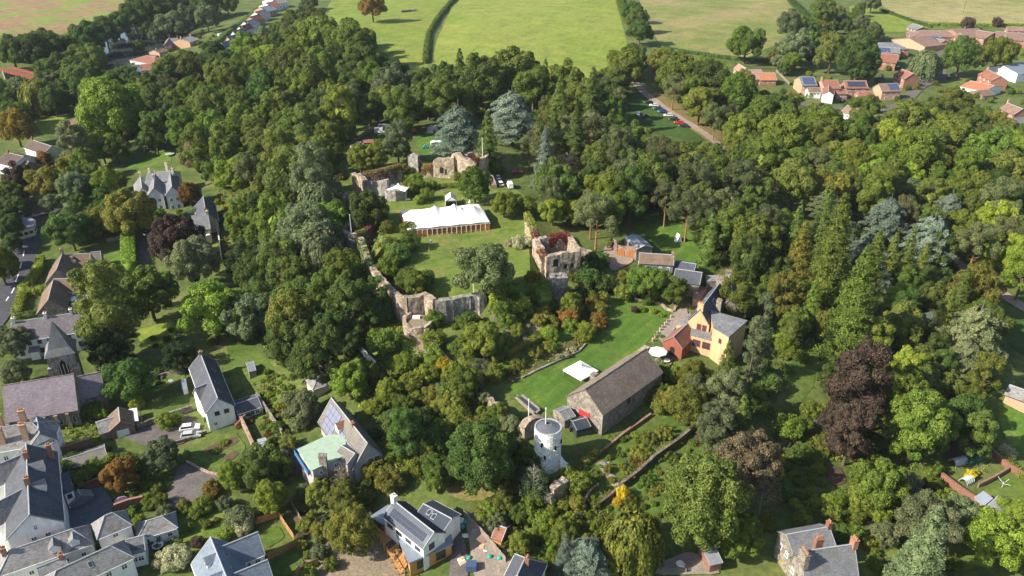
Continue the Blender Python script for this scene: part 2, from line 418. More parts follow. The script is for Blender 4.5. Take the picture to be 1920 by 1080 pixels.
def unit(v): return v / (np.linalg.norm(v, axis=1, keepdims=True) + 1e-9)
def leaf_mesh(name, pos, nrm, size, rng, elong=1.0, dirs=None, extra=None, smooth=False):
    n = len(pos)
    r = rng.normal(size=(n, 3)) if dirs is None else dirs
    a = unit(r - nrm * np.sum(r * nrm, axis=1, keepdims=True)); b = np.cross(nrm, a)
    s = size * rng.uniform(.6, 1.35, size=(n, 1))
    A = a * s * elong; B = b * s * .62
    off = nrm * s * .18
    V = np.stack([pos - A, pos - B + off, pos + A, pos + B + off], axis=1).reshape(-1, 3)
    F = np.arange(4 * n).reshape(n, 4)
    me = bpy.data.meshes.new(name)
    ev, ef = extra if extra else (np.zeros((0, 3)), [])
    nv = len(V); V = np.vstack([V, ev]); nl = 4 * n + sum(len(f) for f in ef)
    me.vertices.add(len(V)); me.vertices.foreach_set('co', V.astype(np.float32).ravel())
    me.loops.add(nl); li = F.ravel()
    if ef: li = np.concatenate([li, np.array([nv + i for f in ef for i in f])])
    me.loops.foreach_set('vertex_index', li.astype(np.int32))
    st = np.concatenate([np.arange(n) * 4, 4 * n + np.cumsum([0] + [len(f) for f in ef])[:-1]]) if ef else np.arange(n) * 4
    me.polygons.add(len(st)); me.polygons.foreach_set('loop_start', st.astype(np.int32))
    me.update(calc_edges=True); me.validate()
    me.materials.append(LEAF['mid']); return me
import bmesh
def ico(sub):
    bm = bmesh.new(); bmesh.ops.create_icosphere(bm, subdivisions=sub, radius=1.0)
    V = np.array([v.co[:] for v in bm.verts]); F = [tuple(v.index for v in f.verts) for f in bm.faces]; bm.free(); return V, F
IV1, IF1 = ico(1); IV2, IF2 = ico(2)
def cores(cs, rs, rng, k=.8, sq=1.0):
    """loose inner shells of separate leaf-sheaf faces added to close a crown and block light"""
    V = []; F = []; n = 0
    big = max(rs) * .75
    for c, r in zip(cs, rs):
        iv, f_ = (IV2, IF2) if r > big and len(cs) < 80 else (IV1, IF1)
        T = iv[np.array(f_)]                                        # faces, 3, 3
        T = T * rng.uniform(.72, 1.12, size=(len(T), 1, 1)) + rng.normal(size=(len(T), 3, 3)) * .05
        T = T.mean(axis=1, keepdims=True) + (T - T.mean(axis=1, keepdims=True)) * 1.15
        V.append((T * (r * k) * np.array([1, 1, sq]) + c).reshape(-1, 3)); F += [(n + 3 * i, n + 3 * i + 1, n + 3 * i + 2) for i in range(len(T))]; n += 3 * len(T)
    return np.vstack(V), F
def blob_crown(name, seed, n=9000, nl=30, rx=.5, rz=.5, lr=(.13, .23), size=.017, zc=.75, spread=.72, low=-.55, tophvy=0.0, inner=True, jit=.5, gap=0.0):
    rng = np.random.default_rng(seed)
    d = unit(rng.normal(size=(nl * 6, 3))); d = d[d[:, 2] > low]
    # spread lobe directions apart
    keep = []
    for v in d:
        if all(np.dot(v, k) < .86 for k in keep): keep.append(v)
        if len(keep) >= nl: break
    d = np.array(keep); nl = len(d)
    r = rng.uniform(lr[0], lr[1], nl) * (1 - .25 * np.clip(-d[:, 2], 0, 1))
    sh = np.array([rx, rx, rz])
    irr = rng.uniform(.72, 1.16, size=(nl, 1))
    c = d * (sh - r[:, None] * .8) * irr
    c[:, 2] += tophvy * 0
    if gap: 
        kp = rng.random(nl) > gap; c, r, d = c[kp], r[kp], d[kp]; nl = len(c)
    # secondary small lobes sit on the big ones and break the outline
    ns = nl * 3; pi = rng.integers(0, nl, ns); dd = unit(d[pi] + .8 * rng.normal(size=(ns, 3)))
    c2 = c[pi] + dd * r[pi][:, None] * .85; r2 = r[pi] * rng.uniform(.3, .55, ns)
    C = np.vstack([c, c2]); R = np.concatenate([r, r2]); D = np.vstack([d, dd])
    w_ = R ** 2; w_ /= w_.sum(); k = rng.choice(len(C), size=int(n * 2.9), p=w_)
    v = unit(rng.normal(size=(len(k), 3)) + .55 * D[k] + np.array([0, 0, .25]))
    pos = C[k] + v * R[k][:, None] * rng.uniform(.80, 1.12, size=(len(k), 1))
    ins = np.zeros(len(k), bool)
    for i in range(len(C)):
        ins |= (np.sum((pos - C[i]) ** 2, axis=1) < (R[i] * .72) ** 2) & (k != i)
    pos, v = pos[~ins], v[~ins]
    q = pos * 34 + seed; nz = (np.sin(q[:, 0] + 1.7 * np.sin(q[:, 1])) + np.sin(q[:, 1] * 1.1 + 1.5 * np.sin(q[:, 2])) + np.sin(q[:, 2] * 1.2 + 1.6 * np.sin(q[:, 0]))) / 3
    kp = nz > rng.uniform(-.75, .05, len(nz)); pos, v, nz = pos[kp], v[kp], nz[kp]; pos = pos + v * (nz * .020)[:, None]; pos, v = pos[:n], v[:n]
    nr = unit(v + jit * rng.normal(size=v.shape) + np.array([0, 0, .2]))
    ex = None
    if inner:
        ev, ef = cores(np.vstack([c, [[0, 0, 0]]]), np.concatenate([r, [min(rx, rz) * (.3 if gap else (.75 if rz < .6 else .62))]]), rng, .62)
        ev[:, 2] += zc; ex = (ev, ef)
    pos[:, 2] += zc
    return leaf_mesh(name, pos, nr, size, rng, 1.0, None, ex)
def cone_crown(name, seed, n=9000, h=2.2, z0=.12, size=.016, droop=.35, tiers=26, power=.9, fat=.5, up=0.0):
    rng = np.random.default_rng(seed)
    nb = tiers * 9; tz = np.sort(rng.uniform(0, 1, nb)); ph = rng.uniform(0, 2 * np.pi, nb)
    R = fat * (1 - tz) ** power * rng.uniform(.72, 1.1, nb) + .02
    k = rng.choice(nb, size=n, p=R / R.sum()); t = rng.uniform(.25, 1, n) ** .6
    wd = .16 * (1 - .5 * t) * (R[k] + .12)
    lat = rng.normal(size=n) * wd
    rad = R[k] * t; z = z0 + tz[k] * (h - z0) - droop * rad * (t ** .8) * .8 + up * rad + rng.normal(size=n) * .014
    x = rad * np.cos(ph[k]) - lat * np.sin(ph[k]); y = rad * np.sin(ph[k]) + lat * np.cos(ph[k])
    pos = np.stack([x, y, z], 1)
    out = np.stack([np.cos(ph[k]), np.sin(ph[k]), np.full(n, .7)], 1)
    nr = unit(out + .6 * rng.normal(size=(n, 3)))
    cs = [(0, 0, z0 + (h - z0) * q) for q in (.08, .25, .42, .6, .76)]; rs = [fat * (1 - q) ** power * .75 for q in (.12, .25, .42, .6, .76)]
    rs = [r * .72 for r in rs]
    ev, ef = cores(np.array(cs), np.array(rs), rng, 1.0, 1.15)
    return leaf_mesh(name, pos, nr, size, rng, 1.3, out, (ev, ef))
def cedar_crown(name, seed, n=9000, h=1.08, size=.016):
    rng = np.random.default_rng(seed); P_ = []; Nn = []; cs = []; rs = []
    nb = 46
    for i in range(nb):
        q = (i + .5) / nb; z = .22 + q * (h - .22); ph = i * 2.4 + rng.uniform(-.3, .3)
        L_ = .5 * (1 - q ** 3.4) ** .6 * rng.uniform(.65, 1.05) + .05; m = int(n / nb)
        t = rng.uniform(.2, 1, m) ** .7; wd = .30 * L_ * np.sin(np.pi * np.clip(t, .1, .93)) + .02
        lat = rng.uniform(-1, 1, m) * wd
        zz = z + .10 * t * (.5 - q) - .09 * t ** 2 + rng.normal(size=m) * .010 - .35 * (lat ** 2)
        P_.append(np.stack([L_ * t * np.cos(ph) - lat * np.sin(ph), L_ * t * np.sin(ph) + lat * np.cos(ph), zz], 1))
        Nn.append(unit(np.array([[.35 * np.cos(ph), .35 * np.sin(ph), 1]]) + .45 * rng.normal(size=(m, 3))))
    pos = np.vstack(P_); nr = np.vstack(Nn)
    ev, ef = cores(np.array([[0, 0, .35], [0, 0, .6], [0, 0, .8]]), np.array([.26, .24, .18]), rng, 1.0, .9)
    return leaf_mesh(name, pos, nr, size, rng, 1.2, None, (ev, ef))
def willow_crown(name, seed, n=9000, size=.020):
    rng = np.random.default_rng(seed); ns = 420
    d = unit(rng.normal(size=(ns * 2, 3))); d = d[d[:, 2] > -.05][:ns]; ns = len(d)
    lump = .88 + .14 * np.sin(d[:, 0] * 7 + seed) * np.cos(d[:, 1] * 6)
    top = d * np.array([.42, .42, .38]) * lump[:, None]; top[:, 2] += .62
    k = rng.integers(0, ns, n); t = rng.uniform(0, 1, n)
    ln = rng.uniform(.25, .62, ns)[k]
    pos = top[k].copy(); pos[:, 2] -= t * ln; pos[:, :2] *= (1 + .22 * np.sqrt(t))[:, None]
    pos += rng.normal(size=(n, 3)) * .012; pos[:, 2] = np.maximum(pos[:, 2], .04)
    nr = d[k].copy(); nr[:, 2] = np.abs(nr[:, 2]) * .6 + .15; nr = unit(nr + .35 * rng.normal(size=(n, 3)))
    dirs = np.tile(np.array([[0, 0, -1.0]]), (n, 1)) + .2 * rng.normal(size=(n, 3))
    ev, ef = cores(np.array([[0, 0, .6], [.1, .1, .45], [-.12, .05, .42], [0, -.12, .4]]), np.array([.36, .3, .3, .3]), rng, .8)
    return leaf_mesh(name, pos, nr, size, rng, 1.6, dirs, (ev, ef))
def branch_mesh(name, seed, h, r0, zc, crown, n=9, spread=.8, trunk_top=.95, mat=None):
    rng = random.Random(seed); m = MB()
    m.tube([(0, 0, -.12), (0, 0, .02), (rng.uniform(-.01, .01), 0, zc * .5), (rng.uniform(-.02, .02), rng.uniform(-.02, .02), zc), (0, 0, zc + (h - zc) * trunk_top)], [r0 * 1.3, r0, r0 * .8, r0 * .6, r0 * .12], 7)
    for i in range(n):
        a = i * 2.4 + rng.random(); z = zc * (.55 + .5 * i / n); L_ = crown * spread * rng.uniform(.6, 1)
        up = rng.uniform(.3, .9)
        m.tube([(0, 0, z), (L_ * .45 * math.cos(a), L_ * .45 * math.sin(a), z + L_ * .35 * up), (L_ * math.cos(a + .2), L_ * math.sin(a + .2), z + L_ * .8 * up)], [r0 * .45, r0 * .28, r0 * .08], 5)
    return m.mesh(name, mat or bark, True)
def bare_mesh(name, seed):
    rng = random.Random(seed); m = MB()
    m.tube([(0, 0, -.1), (0, 0, .3), (.02, .01, .8), (0, .03, 1.35)], [.035, .028, .02, .006], 6)
    for i in range(26):
        a = i * 2.4; z = .35 + .9 * i / 26; L_ = .42 * (1 - (z - .35) / 1.5) * rng.uniform(.6, 1)
        p1 = (L_ * .5 * math.cos(a), L_ * .5 * math.sin(a), z + .1); p2 = (L_ * math.cos(a + .2), L_ * math.sin(a + .2), z + .22)
        m.tube([(0, 0, z), p1, p2], [.010, .007, .003], 4)
        for q in range(3):
            b_ = a + rng.uniform(-1, 1); m.tube([p1, (p1[0] + .12 * math.cos(b_), p1[1] + .12 * math.sin(b_), p1[2] + .1)], [.005, .002], 3)
    return m.mesh(name, bark_pale, True)

# kind: crown meshes, trunk mesh, height of the crown centre, overall height (all for a crown one metre wide)
PROTO = {}
def proto(k, crowns, trunk, zc, h, rr=.5): PROTO[k] = (crowns, trunk, zc, h, rr)
proto('broad', [blob_crown('broad_crown', s, 23000, 46, .5, rz, (.11, .19), .0142, .58) for s, rz in ((1,.46),(2,.52),(3,.44),(4,.5),(5,.48))], branch_mesh('broad_trunk', 1, 1.05, .035, .45, .45), .58, 1.05)
proto('tall', [blob_crown('tall_crown', s, 24000, 50, .5, .78, (.11, .19), .0148, .9, .72, -.8) for s in (11, 12, 13)], branch_mesh('tall_trunk', 2, 1.6, .04, .7, .4, 12), .9, 1.68)
proto('column', [blob_crown('column_crown', s, 8000, 70, .5, 2.1, (.16, .28), .022, 2.25, .7, -.9) for s in (21, 22)], branch_mesh('column_trunk', 3, 4, .07, 1, .3, 4), 2.25, 4.3)
proto('cone', [cone_crown('cone_crown', s, 20000, hh, .12, .0125, .35, 26, .72) for s, hh in ((31, 2.1), (32, 1.9))], branch_mesh('cone_trunk', 4, 1.5, .035, .5, .1, 0), .85, 2.1)
proto('spruce', [cone_crown('spruce_crown', s, 10000, 2.9, .1, .02, .5, 34, .8, .5) for s in (36, 37)], branch_mesh('spruce_trunk', 4, 2.3, .04, .5, .1, 0), 1.2, 2.9)
proto('cedar', [cedar_crown('cedar_crown', s, 20000, 1.08, .013) for s in (41, 42)], branch_mesh('cedar_trunk', 5, 1.2, .035, .5, .4, 8), .7, 1.28)
proto('pine', [blob_crown('pine_crown', s, 14000, 34, .5, .55, (.09, .17), .013, .95, .7, -.6, 0, True, .7, .12) for s in (51, 52, 53)], branch_mesh('pine_trunk', 6, 1.45, .028, .85, .4, 10, mat=bark_red), .95, 1.5)
proto('willow', [willow_crown('willow_crown', s, 17000) for s in (61, 62)], branch_mesh('willow_trunk', 7, .9, .04, .5, .35), .52, 1.0)
proto('yew', [blob_crown('yew_crown', s, 15000, 40, .5, .52, (.10, .17), .013, .52, .7, -.9) for s in (71, 72)], branch_mesh('yew_trunk', 8, .9, .04, .4, .3, 3), .52, 1.04)
proto('round', [blob_crown('shrub_crown', s, 5500, 26, .5, .42, (.12, .22), .022, .38, .7, -.8) for s in (81, 82, 83, 84)], None, .38, .8)
proto('low', [blob_crown('low_shrub_crown', s, 2600, 26, .5, .26, (.10, .18), .026, .2, .7, -.6) for s in (91, 92, 93)], None, .2, .46)
proto('thin', [blob_crown('thin_crown', s, 2200, 22, .5, .5, (.10, .2), .014, .78, .7, -.5, 0, False, .9, .3) for s in (95, 96)], bare_mesh('bare_trunk', 9), .78, 1.35)
# ---------------------------------------------------------------- trees: photo position of the crown centre and crown width, per kind
TREES = {
('broad','dark'): "20,92,60 55,97,58 88,92,50 130,92,46 167,72,60 197,60,50 220,48,46 250,32,50 283,23,52 317,15,50 350,12,45 383,14,45 425,6,38 93,135,50 117,122,48 150,145,60 165,163,60 234,150,56 194,158,44 14,187,50 100,192,45 15,217,45 290,190,60 400,100,50 20,375,50 15,430,46 130,430,72 240,715,78 711,588,46 1610,115,72 1802,108,60 1545,22,48 1330,158,78 860,185,66 1640,62,32 1200,58,45 1185,22,36 1195,38,40 690,395,72 1750,530,60 1450,500,60 905,862,122 1375,425,84 1800,780,80 40,25,1",
('tall','dark'): "288,247,45 760,812,66 705,560,50 650,560,50 620,620,60 480,880,56 1830,820,60 1760,470,50 440,600,50",
('broad','mid'): "117,140,45 143,107,40 173,113,50 335,120,50 455,140,60 433,265,75 413,322,55 468,312,60 393,190,65 445,200,65 465,237,70 218,282,46 160,312,50 277,548,100 600,75,80 655,85,80 700,75,1 560,90,60 890,347,60 1000,165,75 1060,155,70 1170,130,70 1275,145,78 1380,185,66 1400,80,62 1872,104,58 780,530,46 1072,572,44 1210,530,62 1265,542,52 905,637,66 1650,905,92 1420,240,70 1470,260,80 1540,245,80 1600,260,80 1780,260,80 1850,290,80 620,420,90 880,210,1 1340,1010,1 1060,1000,50 870,720,56 1230,215,1",
('broad','oak'): "270,167,60 315,147,60 365,143,62 415,147,65 900,150,90 960,135,90 1125,305,74 1190,265,60 1280,305,86 1350,322,86 1200,300,70 650,165,62 690,150,64 540,140,80 590,160,80 520,200,80 570,250,90 500,280,80 1220,345,80 1300,380,70 1690,625,72 1560,100,62 1480,330,60 1440,300,60 1410,360,70 1700,230,80 1890,320,80 1190,105,42 1150,350,70 1620,200,50 545,340,90 1720,710,90 850,640,1",
('broad','bright'): "205,212,120 460,97,60 190,275,55 197,345,46 395,573,112 655,715,68 945,382,46 1497,333,56 1650,300,70 1690,560,54 1130,365,70 1385,1000,84 330,260,1 730,735,44 1820,900,1 1870,420,70 1850,480,60 1560,310,60 640,60,1 505,110,60",
('broad','lime'): "1720,292,100 1036,395,48 435,890,52 508,932,60 1870,1010,110 1900,960,60 1825,1040,1 1080,395,50 1825,350,56",
('broad','olive'): "240,402,88 190,412,60 85,342,62 550,600,95 675,300,44 1240,112,52 260,88,22 1830,540,84 1300,700,56 1265,745,48 1660,250,60 1290,765,70 600,925,50 645,935,66 660,1000,84 700,295,46 1050,250,1 1790,200,60 580,520,1 305,150,1 850,760,50 1100,1,1",
('tall','fir'): "196,585,108",
('tall','olive'): "1850,700,52 1470,560,60 1280,200,1",
('tall','mid'): "340,237,55 1720,800,95 1640,640,60 1380,560,60 1690,760,80 320,370,1 450,420,50",
('tall','bright'): "1700,690,60",
('broad','rust'): "698,13,46 30,242,56 225,890,58 80,295,28 355,365,36",
('broad','sage'): "320,45,50 350,35,45 293,63,32 387,33,44 360,492,84 467,590,88 17,640,62 138,352,52 305,850,62 565,760,62 1480,50,42 1495,85,62 1735,975,104 1635,5,32 1620,140,26 580,430,120 1590,445,50 1110,1030,1 1800,960,70 1730,360,60 30,700,50",
('tall','sage'): "140,277,50 745,262,50 1360,745,66 590,340,80 1345,800,70",
('broad','fir'): "1320,955,150",
('broad','pine'): "906,505,98",
('tall','copper'): "1612,722,106 1595,815,76",
('broad','copper'): "33,335,50 325,452,92 1570,790,60",
('broad','brown'): "367,292,55 1400,875,112 1620,470,1 1030,930,1",
('thin','brown'): "1042,318,46 1066,312,46 580,860,40 640,900,50 1430,930,60 1270,850,1",
('willow','olive'): "70,178,64 1185,1005,118 1540,600,54",
('willow','sage'): "1735,118,58 600,480,100 600,385,90",
('cedar','blue'): "860,240,98 960,205,98 1665,402,82 1630,462,66 1745,442,92 1745,600,50 1650,520,44 1100,1035,84 1345,760,40 1780,390,60",
('cone','blue'): "1022,305,56 1280,455,1 1060,1045,50",
('cedar','sage'): "1830,615,112 1550,380,60 1810,660,80 1110,225,60",
('cone','sage'): "1730,1050,118 1690,1065,60",
('cone','larch'): "1556,510,104 1602,588,116 1522,575,56 1636,500,60 1635,203,12 1646,200,13 103,303,11",
('cone','olive'): "1500,480,70",
('cone','fir'): "1110,200,60 1360,700,60 915,272,64 1330,460,50 1050,215,60",
('spruce','fir'): "1672,480,34 1702,480,36 1540,440,60 1490,450,50",
('column','sage'): "1428,625,44 1412,660,30",
('pine','pine'): "1290,395,64 1325,405,54 1110,250,70 1240,290,70 1310,340,70 1120,400,80 1250,370,60 1180,330,60 1350,390,60 660,200,60 1170,205,1 1880,380,70 1895,440,60 1440,420,70 1390,330,70 1830,460,70 1030,360,50 630,190,60 1160,280,70",
('yew','yew'): "337,667,60 205,655,80 1000,830,1 270,235,60 620,100,1 460,490,70",
('yew','dark'): "1360,900,1 540,640,80 500,560,80 480,520,70 570,680,60 660,640,50 1330,880,1",
('thin','sage'): "1000,905,60 545,850,1",
}
# woods that read as a mass are filled at woodland spacing with the species that grow there
WOODS = [
 ('in the wood left of the castle', [(300,125),(360,100),(440,110),(520,66),(600,80),(640,60),(690,64),(708,110),(760,140),(830,130),(850,190),(815,212),(740,210),(668,225),(648,270),(640,370),(610,420),(655,520),(680,590),(655,640),(600,680),(520,670),(455,640),(450,560),(445,500),(475,430),(440,370),(360,320),(330,240),(300,200)],
   [('broad','mid',4),('broad','oak',4),('broad','dark',2),('tall','mid',3),('tall','oak',2),('tall','dark',2),('pine','pine',1),('broad','bright',1),('broad','sage',1),('broad','olive',1)], (11, 18), 330),
 ('in the wood behind the castle', [(830,135),(900,110),(1000,130),(1100,160),(1150,110),(1190,100),(1180,150),(1150,250),(1140,290),(1010,290),(940,240),(850,200)],
   [('broad','mid',3),('broad','dark',4),('broad','oak',4),('pine','pine',2),('cone','fir',1)], (10, 17), 120),
 ('in the wood between castle and lane', [(1010,300),(1160,270),(1220,262),(1270,262),(1350,312),(1420,372),(1468,412),(1475,470),(1400,520),(1340,480),(1300,455),(1290,430),(1250,395),(1160,395),(1120,410),(1100,400),(1040,380)],
   [('broad','oak',5),('broad','mid',3),('pine','pine',2),('broad','olive',2),('tall','dark',2),('broad','dark',2)], (9, 15), 160),
 ('in the wood beyond the lane', [(1240,105),(1380,140),(1440,185),(1500,205),(1600,230),(1640,225),(1760,200),(1850,210),(1900,240),(1930,260),(1930,520),(1800,450),(1690,400),(1560,370),(1480,350),(1420,290),(1350,225),(1260,180)],
   [('broad','mid',4),('broad','oak',3),('tall','oak',2),('tall','bright',1),('broad','dark',2),('broad','bright',2),('pine','pine',1),('broad','olive',2),('tall','mid',1)], (10, 16), 300),
 ('in the arboretum on the right', [(1440,470),(1500,430),(1600,440),(1720,450),(1800,500),(1850,560),(1870,650),(1850,760),(1750,820),(1700,830),(1580,800),(1500,650),(1450,620)],
   [('broad','mid',3),('tall','dark',3),('broad','oak',3),('cone','fir',2),('tall','mid',2)], (7, 11), 90),
 ('on the slope under the castle', [(600,700),(690,720),(740,680),(830,700),(900,710),(920,770),(980,800),(990,880),(950,920),(860,930),(760,880),(720,800),(640,740)],
   [('broad','mid',3),('broad','dark',3),('broad','sage',2),('broad','olive',2),('round','ivy',3)], (3, 5.5), 46),
 ('in the trees by the river', [(0,80),(90,75),(150,60),(240,28),(330,0),(430,0),(400,40),(330,60),(290,60),(240,50),(180,75),(190,150),(250,120),(300,150),(300,200),(250,240),(180,180),(100,210),(0,230),(0,160),(80,160),(80,120),(0,120)],
   [('broad','dark',5),('broad','mid',3),('broad','oak',1),('broad','sage',1)], (8, 14), 90),
 ('around the villa on the left', [(60,330),(120,250),(170,200),(260,180),(330,200),(335,300),(250,300),(255,400),(300,430),(260,450),(100,430),(90,370)],
   [('broad','mid',3),('broad','dark',3),('broad','sage',1),('round','mid',2),('broad','olive',1)], (6, 11), 45),
 ('beside the road on the far left', [(0,350),(35,350),(40,390),(18,470),(0,520)], [('broad','dark',3),('broad','mid',2)], (7, 10), 8),
 ('among the gardens of the estate', [(1460,60),(1560,0),(1620,10),(1640,60),(1600,90),(1650,130),(1600,140),(1560,150),(1470,130),(1440,100)],
   [('broad','sage',2),('broad','dark',2),('broad','mid',3),('broad','olive',1)], (7, 11), 45),
 ('beside the lower gardens', [(1240,700),(1330,690),(1420,700),(1440,760),(1400,810),(1330,800),(1270,780)],
   [('broad','mid',2),('cone','fir',1),('broad','sage',2),('tall','mid',1)], (6, 9), 25),
 ('along the bottom of the slope', [(940,900),(1010,920),(1060,960),(1130,1000),(1040,1080),(960,1040),(900,960)],
   [('round','ivy',3),('broad','mid',2),('broad','sage',1),('broad','olive',1)], (3.5, 6), 40),
 ('along the road at the top left', [(480,100),(512,62),(540,20),(575,0),(640,0),(600,60),(560,70),(500,70)],
   [('broad','oak',3),('broad','mid',2),('broad','sage',1),('broad','dark',2)], (8, 12), 40),
]
# clearings: (px polygon) no filled tree may stand with its crown here
CLEAR = [
 [(695,585),(760,590),(805,660),(760,715),(650,705),(638,650),(680,625)],
 [(905,165),(1012,165),(1012,255),(905,262)],
 [(648,300),(765,290),(765,380),(640,400)],
 [(1510,430),(1650,430),(1655,640),(1540,650)],
 [(910,560),(1040,560),(1110,640),(960,720),(900,700)],
 [(645,405),(700,405),(720,470),(800,600),(800,650),(740,640),(700,560),(670,500)],
 [(600,0),(1160,0),(1175,90),(1110,148),(830,120),(760,125),(716,100),(700,50),(620,50)],
 [(1190,0),(1500,0),(1480,70),(1390,105),(1235,88),(1210,40)],
 [(780,225),(835,220),(838,300),(785,300)], [(650,228),(740,225),(730,290),(655,300)],
 [(1175,165),(1260,185),(1330,250),(1300,262),(1190,240)], [(1185,160),(1215,165),(1480,380),(1460,405),(1330,270)],
 [(1570,380),(1700,430),(1800,470),(1920,540),(1920,600),(1860,560),(1780,510),(1560,410)],
 [(690,470),(760,560),(930,545),(940,620),(840,700),(740,700),(720,600)],
 [(640,290),(950,250),(960,350),(1100,420),(1110,560),(920,620),(700,640),(690,500),(630,440)],
 [(1140,400),(1280,400),(1300,450),(1400,500),(1420,700),(1150,700)],
 [(182,84),(262,70),(262,142),(190,146)], [(380,0),(520,0),(420,95),(250,150),(270,110)],
 [(1380,110),(1450,120),(1450,160),(1400,165)], [(1480,130),(1760,60),(1920,60),(1920,250),(1860,200),(1760,190),(1640,220),(1560,200),(1480,180)],
 [(240,290),(350,290),(350,385),(250,385)], [(345,360),(440,360),(440,500),(370,480)],
 [(60,215),(170,210),(170,260),(60,260)], [(550,730),(720,730),(720,900),(550,900)], [(620,640),(720,640),(720,720)],
 [(980,780),(1060,780),(1060,880),(990,880)], [(430,640),(500,640),(520,720),(440,720)], [(0,270),(110,260),(110,330),(0,340)],
 [(1395,560),(1445,540),(1450,700),(1400,710)], [(1420,650),(1530,640),(1530,740),(1430,730)], [(230,290),(320,280),(320,320),(240,330)],
]
# ---------------------------------------------------------------- fields, lawns, roads
sheet('stubble_field', [(-60,-30),(310,-30),(290,0),(240,22),(200,42),(150,52),(112,66),(70,78),(38,80),(0,66),(-60,60)], M_plough)
sheet('green_pasture', [(640,-30),(880,-30),(850,2),(812,70),(800,130),(800,160),(730,170),(715,130),(650,90),(590,70),(610,20)], M_meadowA)
sheet('sunny_pasture', [(856,-30),(1150,-30),(1156,10),(1168,50),(1178,92),(1150,120),(1110,160),(1000,160),(860,150),(806,130),(820,70),(856,0)], M_meadowB)
sheet('dry_pasture', [(1185,-30),(1460,-30),(1480,10),(1512,42),(1470,80),(1392,112),(1300,100),(1240,92),(1215,40)], M_meadowC)
sheet('pale_meadow', [(1640,-30),(1960,-30),(1960,48),(1850,46),(1760,44),(1700,34),(1650,10)], M_meadowD)
sheet('paddock', [(1590,10),(1650,14),(1700,36),(1750,50),(1700,60),(1640,58),(1600,40)], M_meadowA)
sheet('camping_lawn', [(776,248),(800,240),(835,236),(838,300),(800,300),(785,280)], M_lawn)
sheet('car_park_meadow', [(1172,168),(1196,160),(1216,180),(1290,240),(1330,262),(1300,268),(1180,242)], M_darkgrass)
sheet('lane_verge', [(1200,158),(1212,160),(1275,200),(1330,232),(1370,262),(1440,330),(1475,372),(1465,380),(1420,340),(1350,284),(1290,240),(1212,182)], M_verge)
sheet('castle_lawn', [(704,502),(715,440),(735,400),(722,372),(760,352),(830,335),(900,335),(960,350),(1000,380),(1004,440),(1012,540),(960,585),(905,560),(850,566),(790,560),(745,540)], M_bailey)
sheet('lower_lawn', [(1142,552),(1160,556),(1205,566),(1262,578),(1240,612),(1205,652),(1160,690),(1110,740),(1040,772),(1012,772),(985,745),(950,738),(948,728),(1000,700),(1060,672),(1092,655),(1096,620),(1120,590)], M_lawn)
sheet('walled_garden_grass', [(1190,425),(1250,408),(1300,440),(1330,490),(1280,500),(1240,470),(1205,465)], M_lawn)
sheet('cottage_glade', [(1455,650),(1520,640),(1530,720),(1490,770),(1460,720)], M_garden)
sheet('terrace_garden_grass', [(1060,900),(1130,860),(1180,820),(1290,760),(1320,800),(1250,850),(1330,830),(1330,880),(1260,940),(1230,990),(1180,950),(1130,900),(1080,960),(1050,940)], M_garden)
sheet('villa_lawn', [(235,290),(320,280),(322,308),(290,316),(240,318)], M_lawn)
sheet('house_lawn', [(62,225),(120,218),(125,240),(110,255),(80,254)], M_meadowA)
sheet('hedged_lawn', [(198,478),(232,470),(232,495),(215,500)], M_lawn)
sheet('garden_lawn', [(420,640),(470,640),(520,700),(470,720),(440,700)], M_garden)
sheet('churchyard_grass', [(200,690),(290,670),(350,690),(345,720),(290,740),(200,730)], M_garden)
sheet('churchyard_grass', [(250,620),(330,600),(330,650),(270,650)], M_meadowA)
sheet('garden_lawn', [(262,756),(350,740),(355,770),(270,790)], M_garden)
sheet('garden_lawn', [(345,840),(440,808),(462,838),(450,860),(410,885),(345,850)], M_garden)
sheet('garden_lawn', [(310,1000),(400,940),(470,960),(480,985),(400,1020),(330,1030)], M_bailey)
sheet('fenced_turf', [(488,1000),(522,985),(535,1008),(500,1030)], M_garden)
sheet('fenced_turf', [(510,1055),(552,1030),(572,1056),(540,1080),(515,1080)], M_garden)
sheet('garden_lawn', [(610,890),(700,870),(712,900),(640,920)], M_garden)
sheet('garden_lawn', [(1610,1060),(1700,1020),(1840,1000),(1850,1060),(1640,1110)], M_bailey)
sheet('garden_lawn', [(1470,870),(1530,860),(1560,920),(1500,950),(1470,930)], M_garden)
sheet('garden_lawn', [(1840,920),(1895,890),(1935,920),(1935,965),(1890,950)], M_bailey)
sheet('garden_lawn', [(1865,750),(1935,740),(1935,850),(1900,850),(1875,800)], M_lawn)
sheet('garden_lawn', [(1880,590),(1935,600),(1935,680),(1885,640)], M_darkgrass)
sheet('goal_lawn', [(655,672),(700,690),(712,712),(680,712)], M_garden)
sheet('bare_slope', [(752,600),(780,615),(800,620),(808,645),(798,670),(760,668),(748,630)], M_rubble)
sheet('wild_slope', [(780,880),(860,850),(950,860),(990,920),(960,940),(860,940)], M_verge)
sheet('building_plot', [(560,1080),(600,990),(690,960),(760,1060),(760,1100),(580,1110)], M_rubble)
sheet('vegetable_bed', [(1765,835),(1800,820),(1820,850),(1785,870)], M_soil)
sheet('dug_bed', [(1545,880),(1575,875),(1588,905),(1560,915)], M_soil)
sheet('dug_bed', [(1600,965),(1650,960),(1655,980),(1605,985)], M_soil)
sheet('dug_bed', [(1298,800),(1320,795),(1322,830),(1305,842)], M_soil)
sheet('dug_bed', [(1210,815),(1245,800),(1262,815),(1225,845)], M_bed)
sheet('flower_bed', [(1165,870),(1215,840),(1225,870),(1190,905),(1165,890)], M_bed)
sheet('flower_bed', [(942,706),(1000,672),(1050,645),(1092,632),(1098,644),(1060,668),(985,704),(955,722)], M_bed)
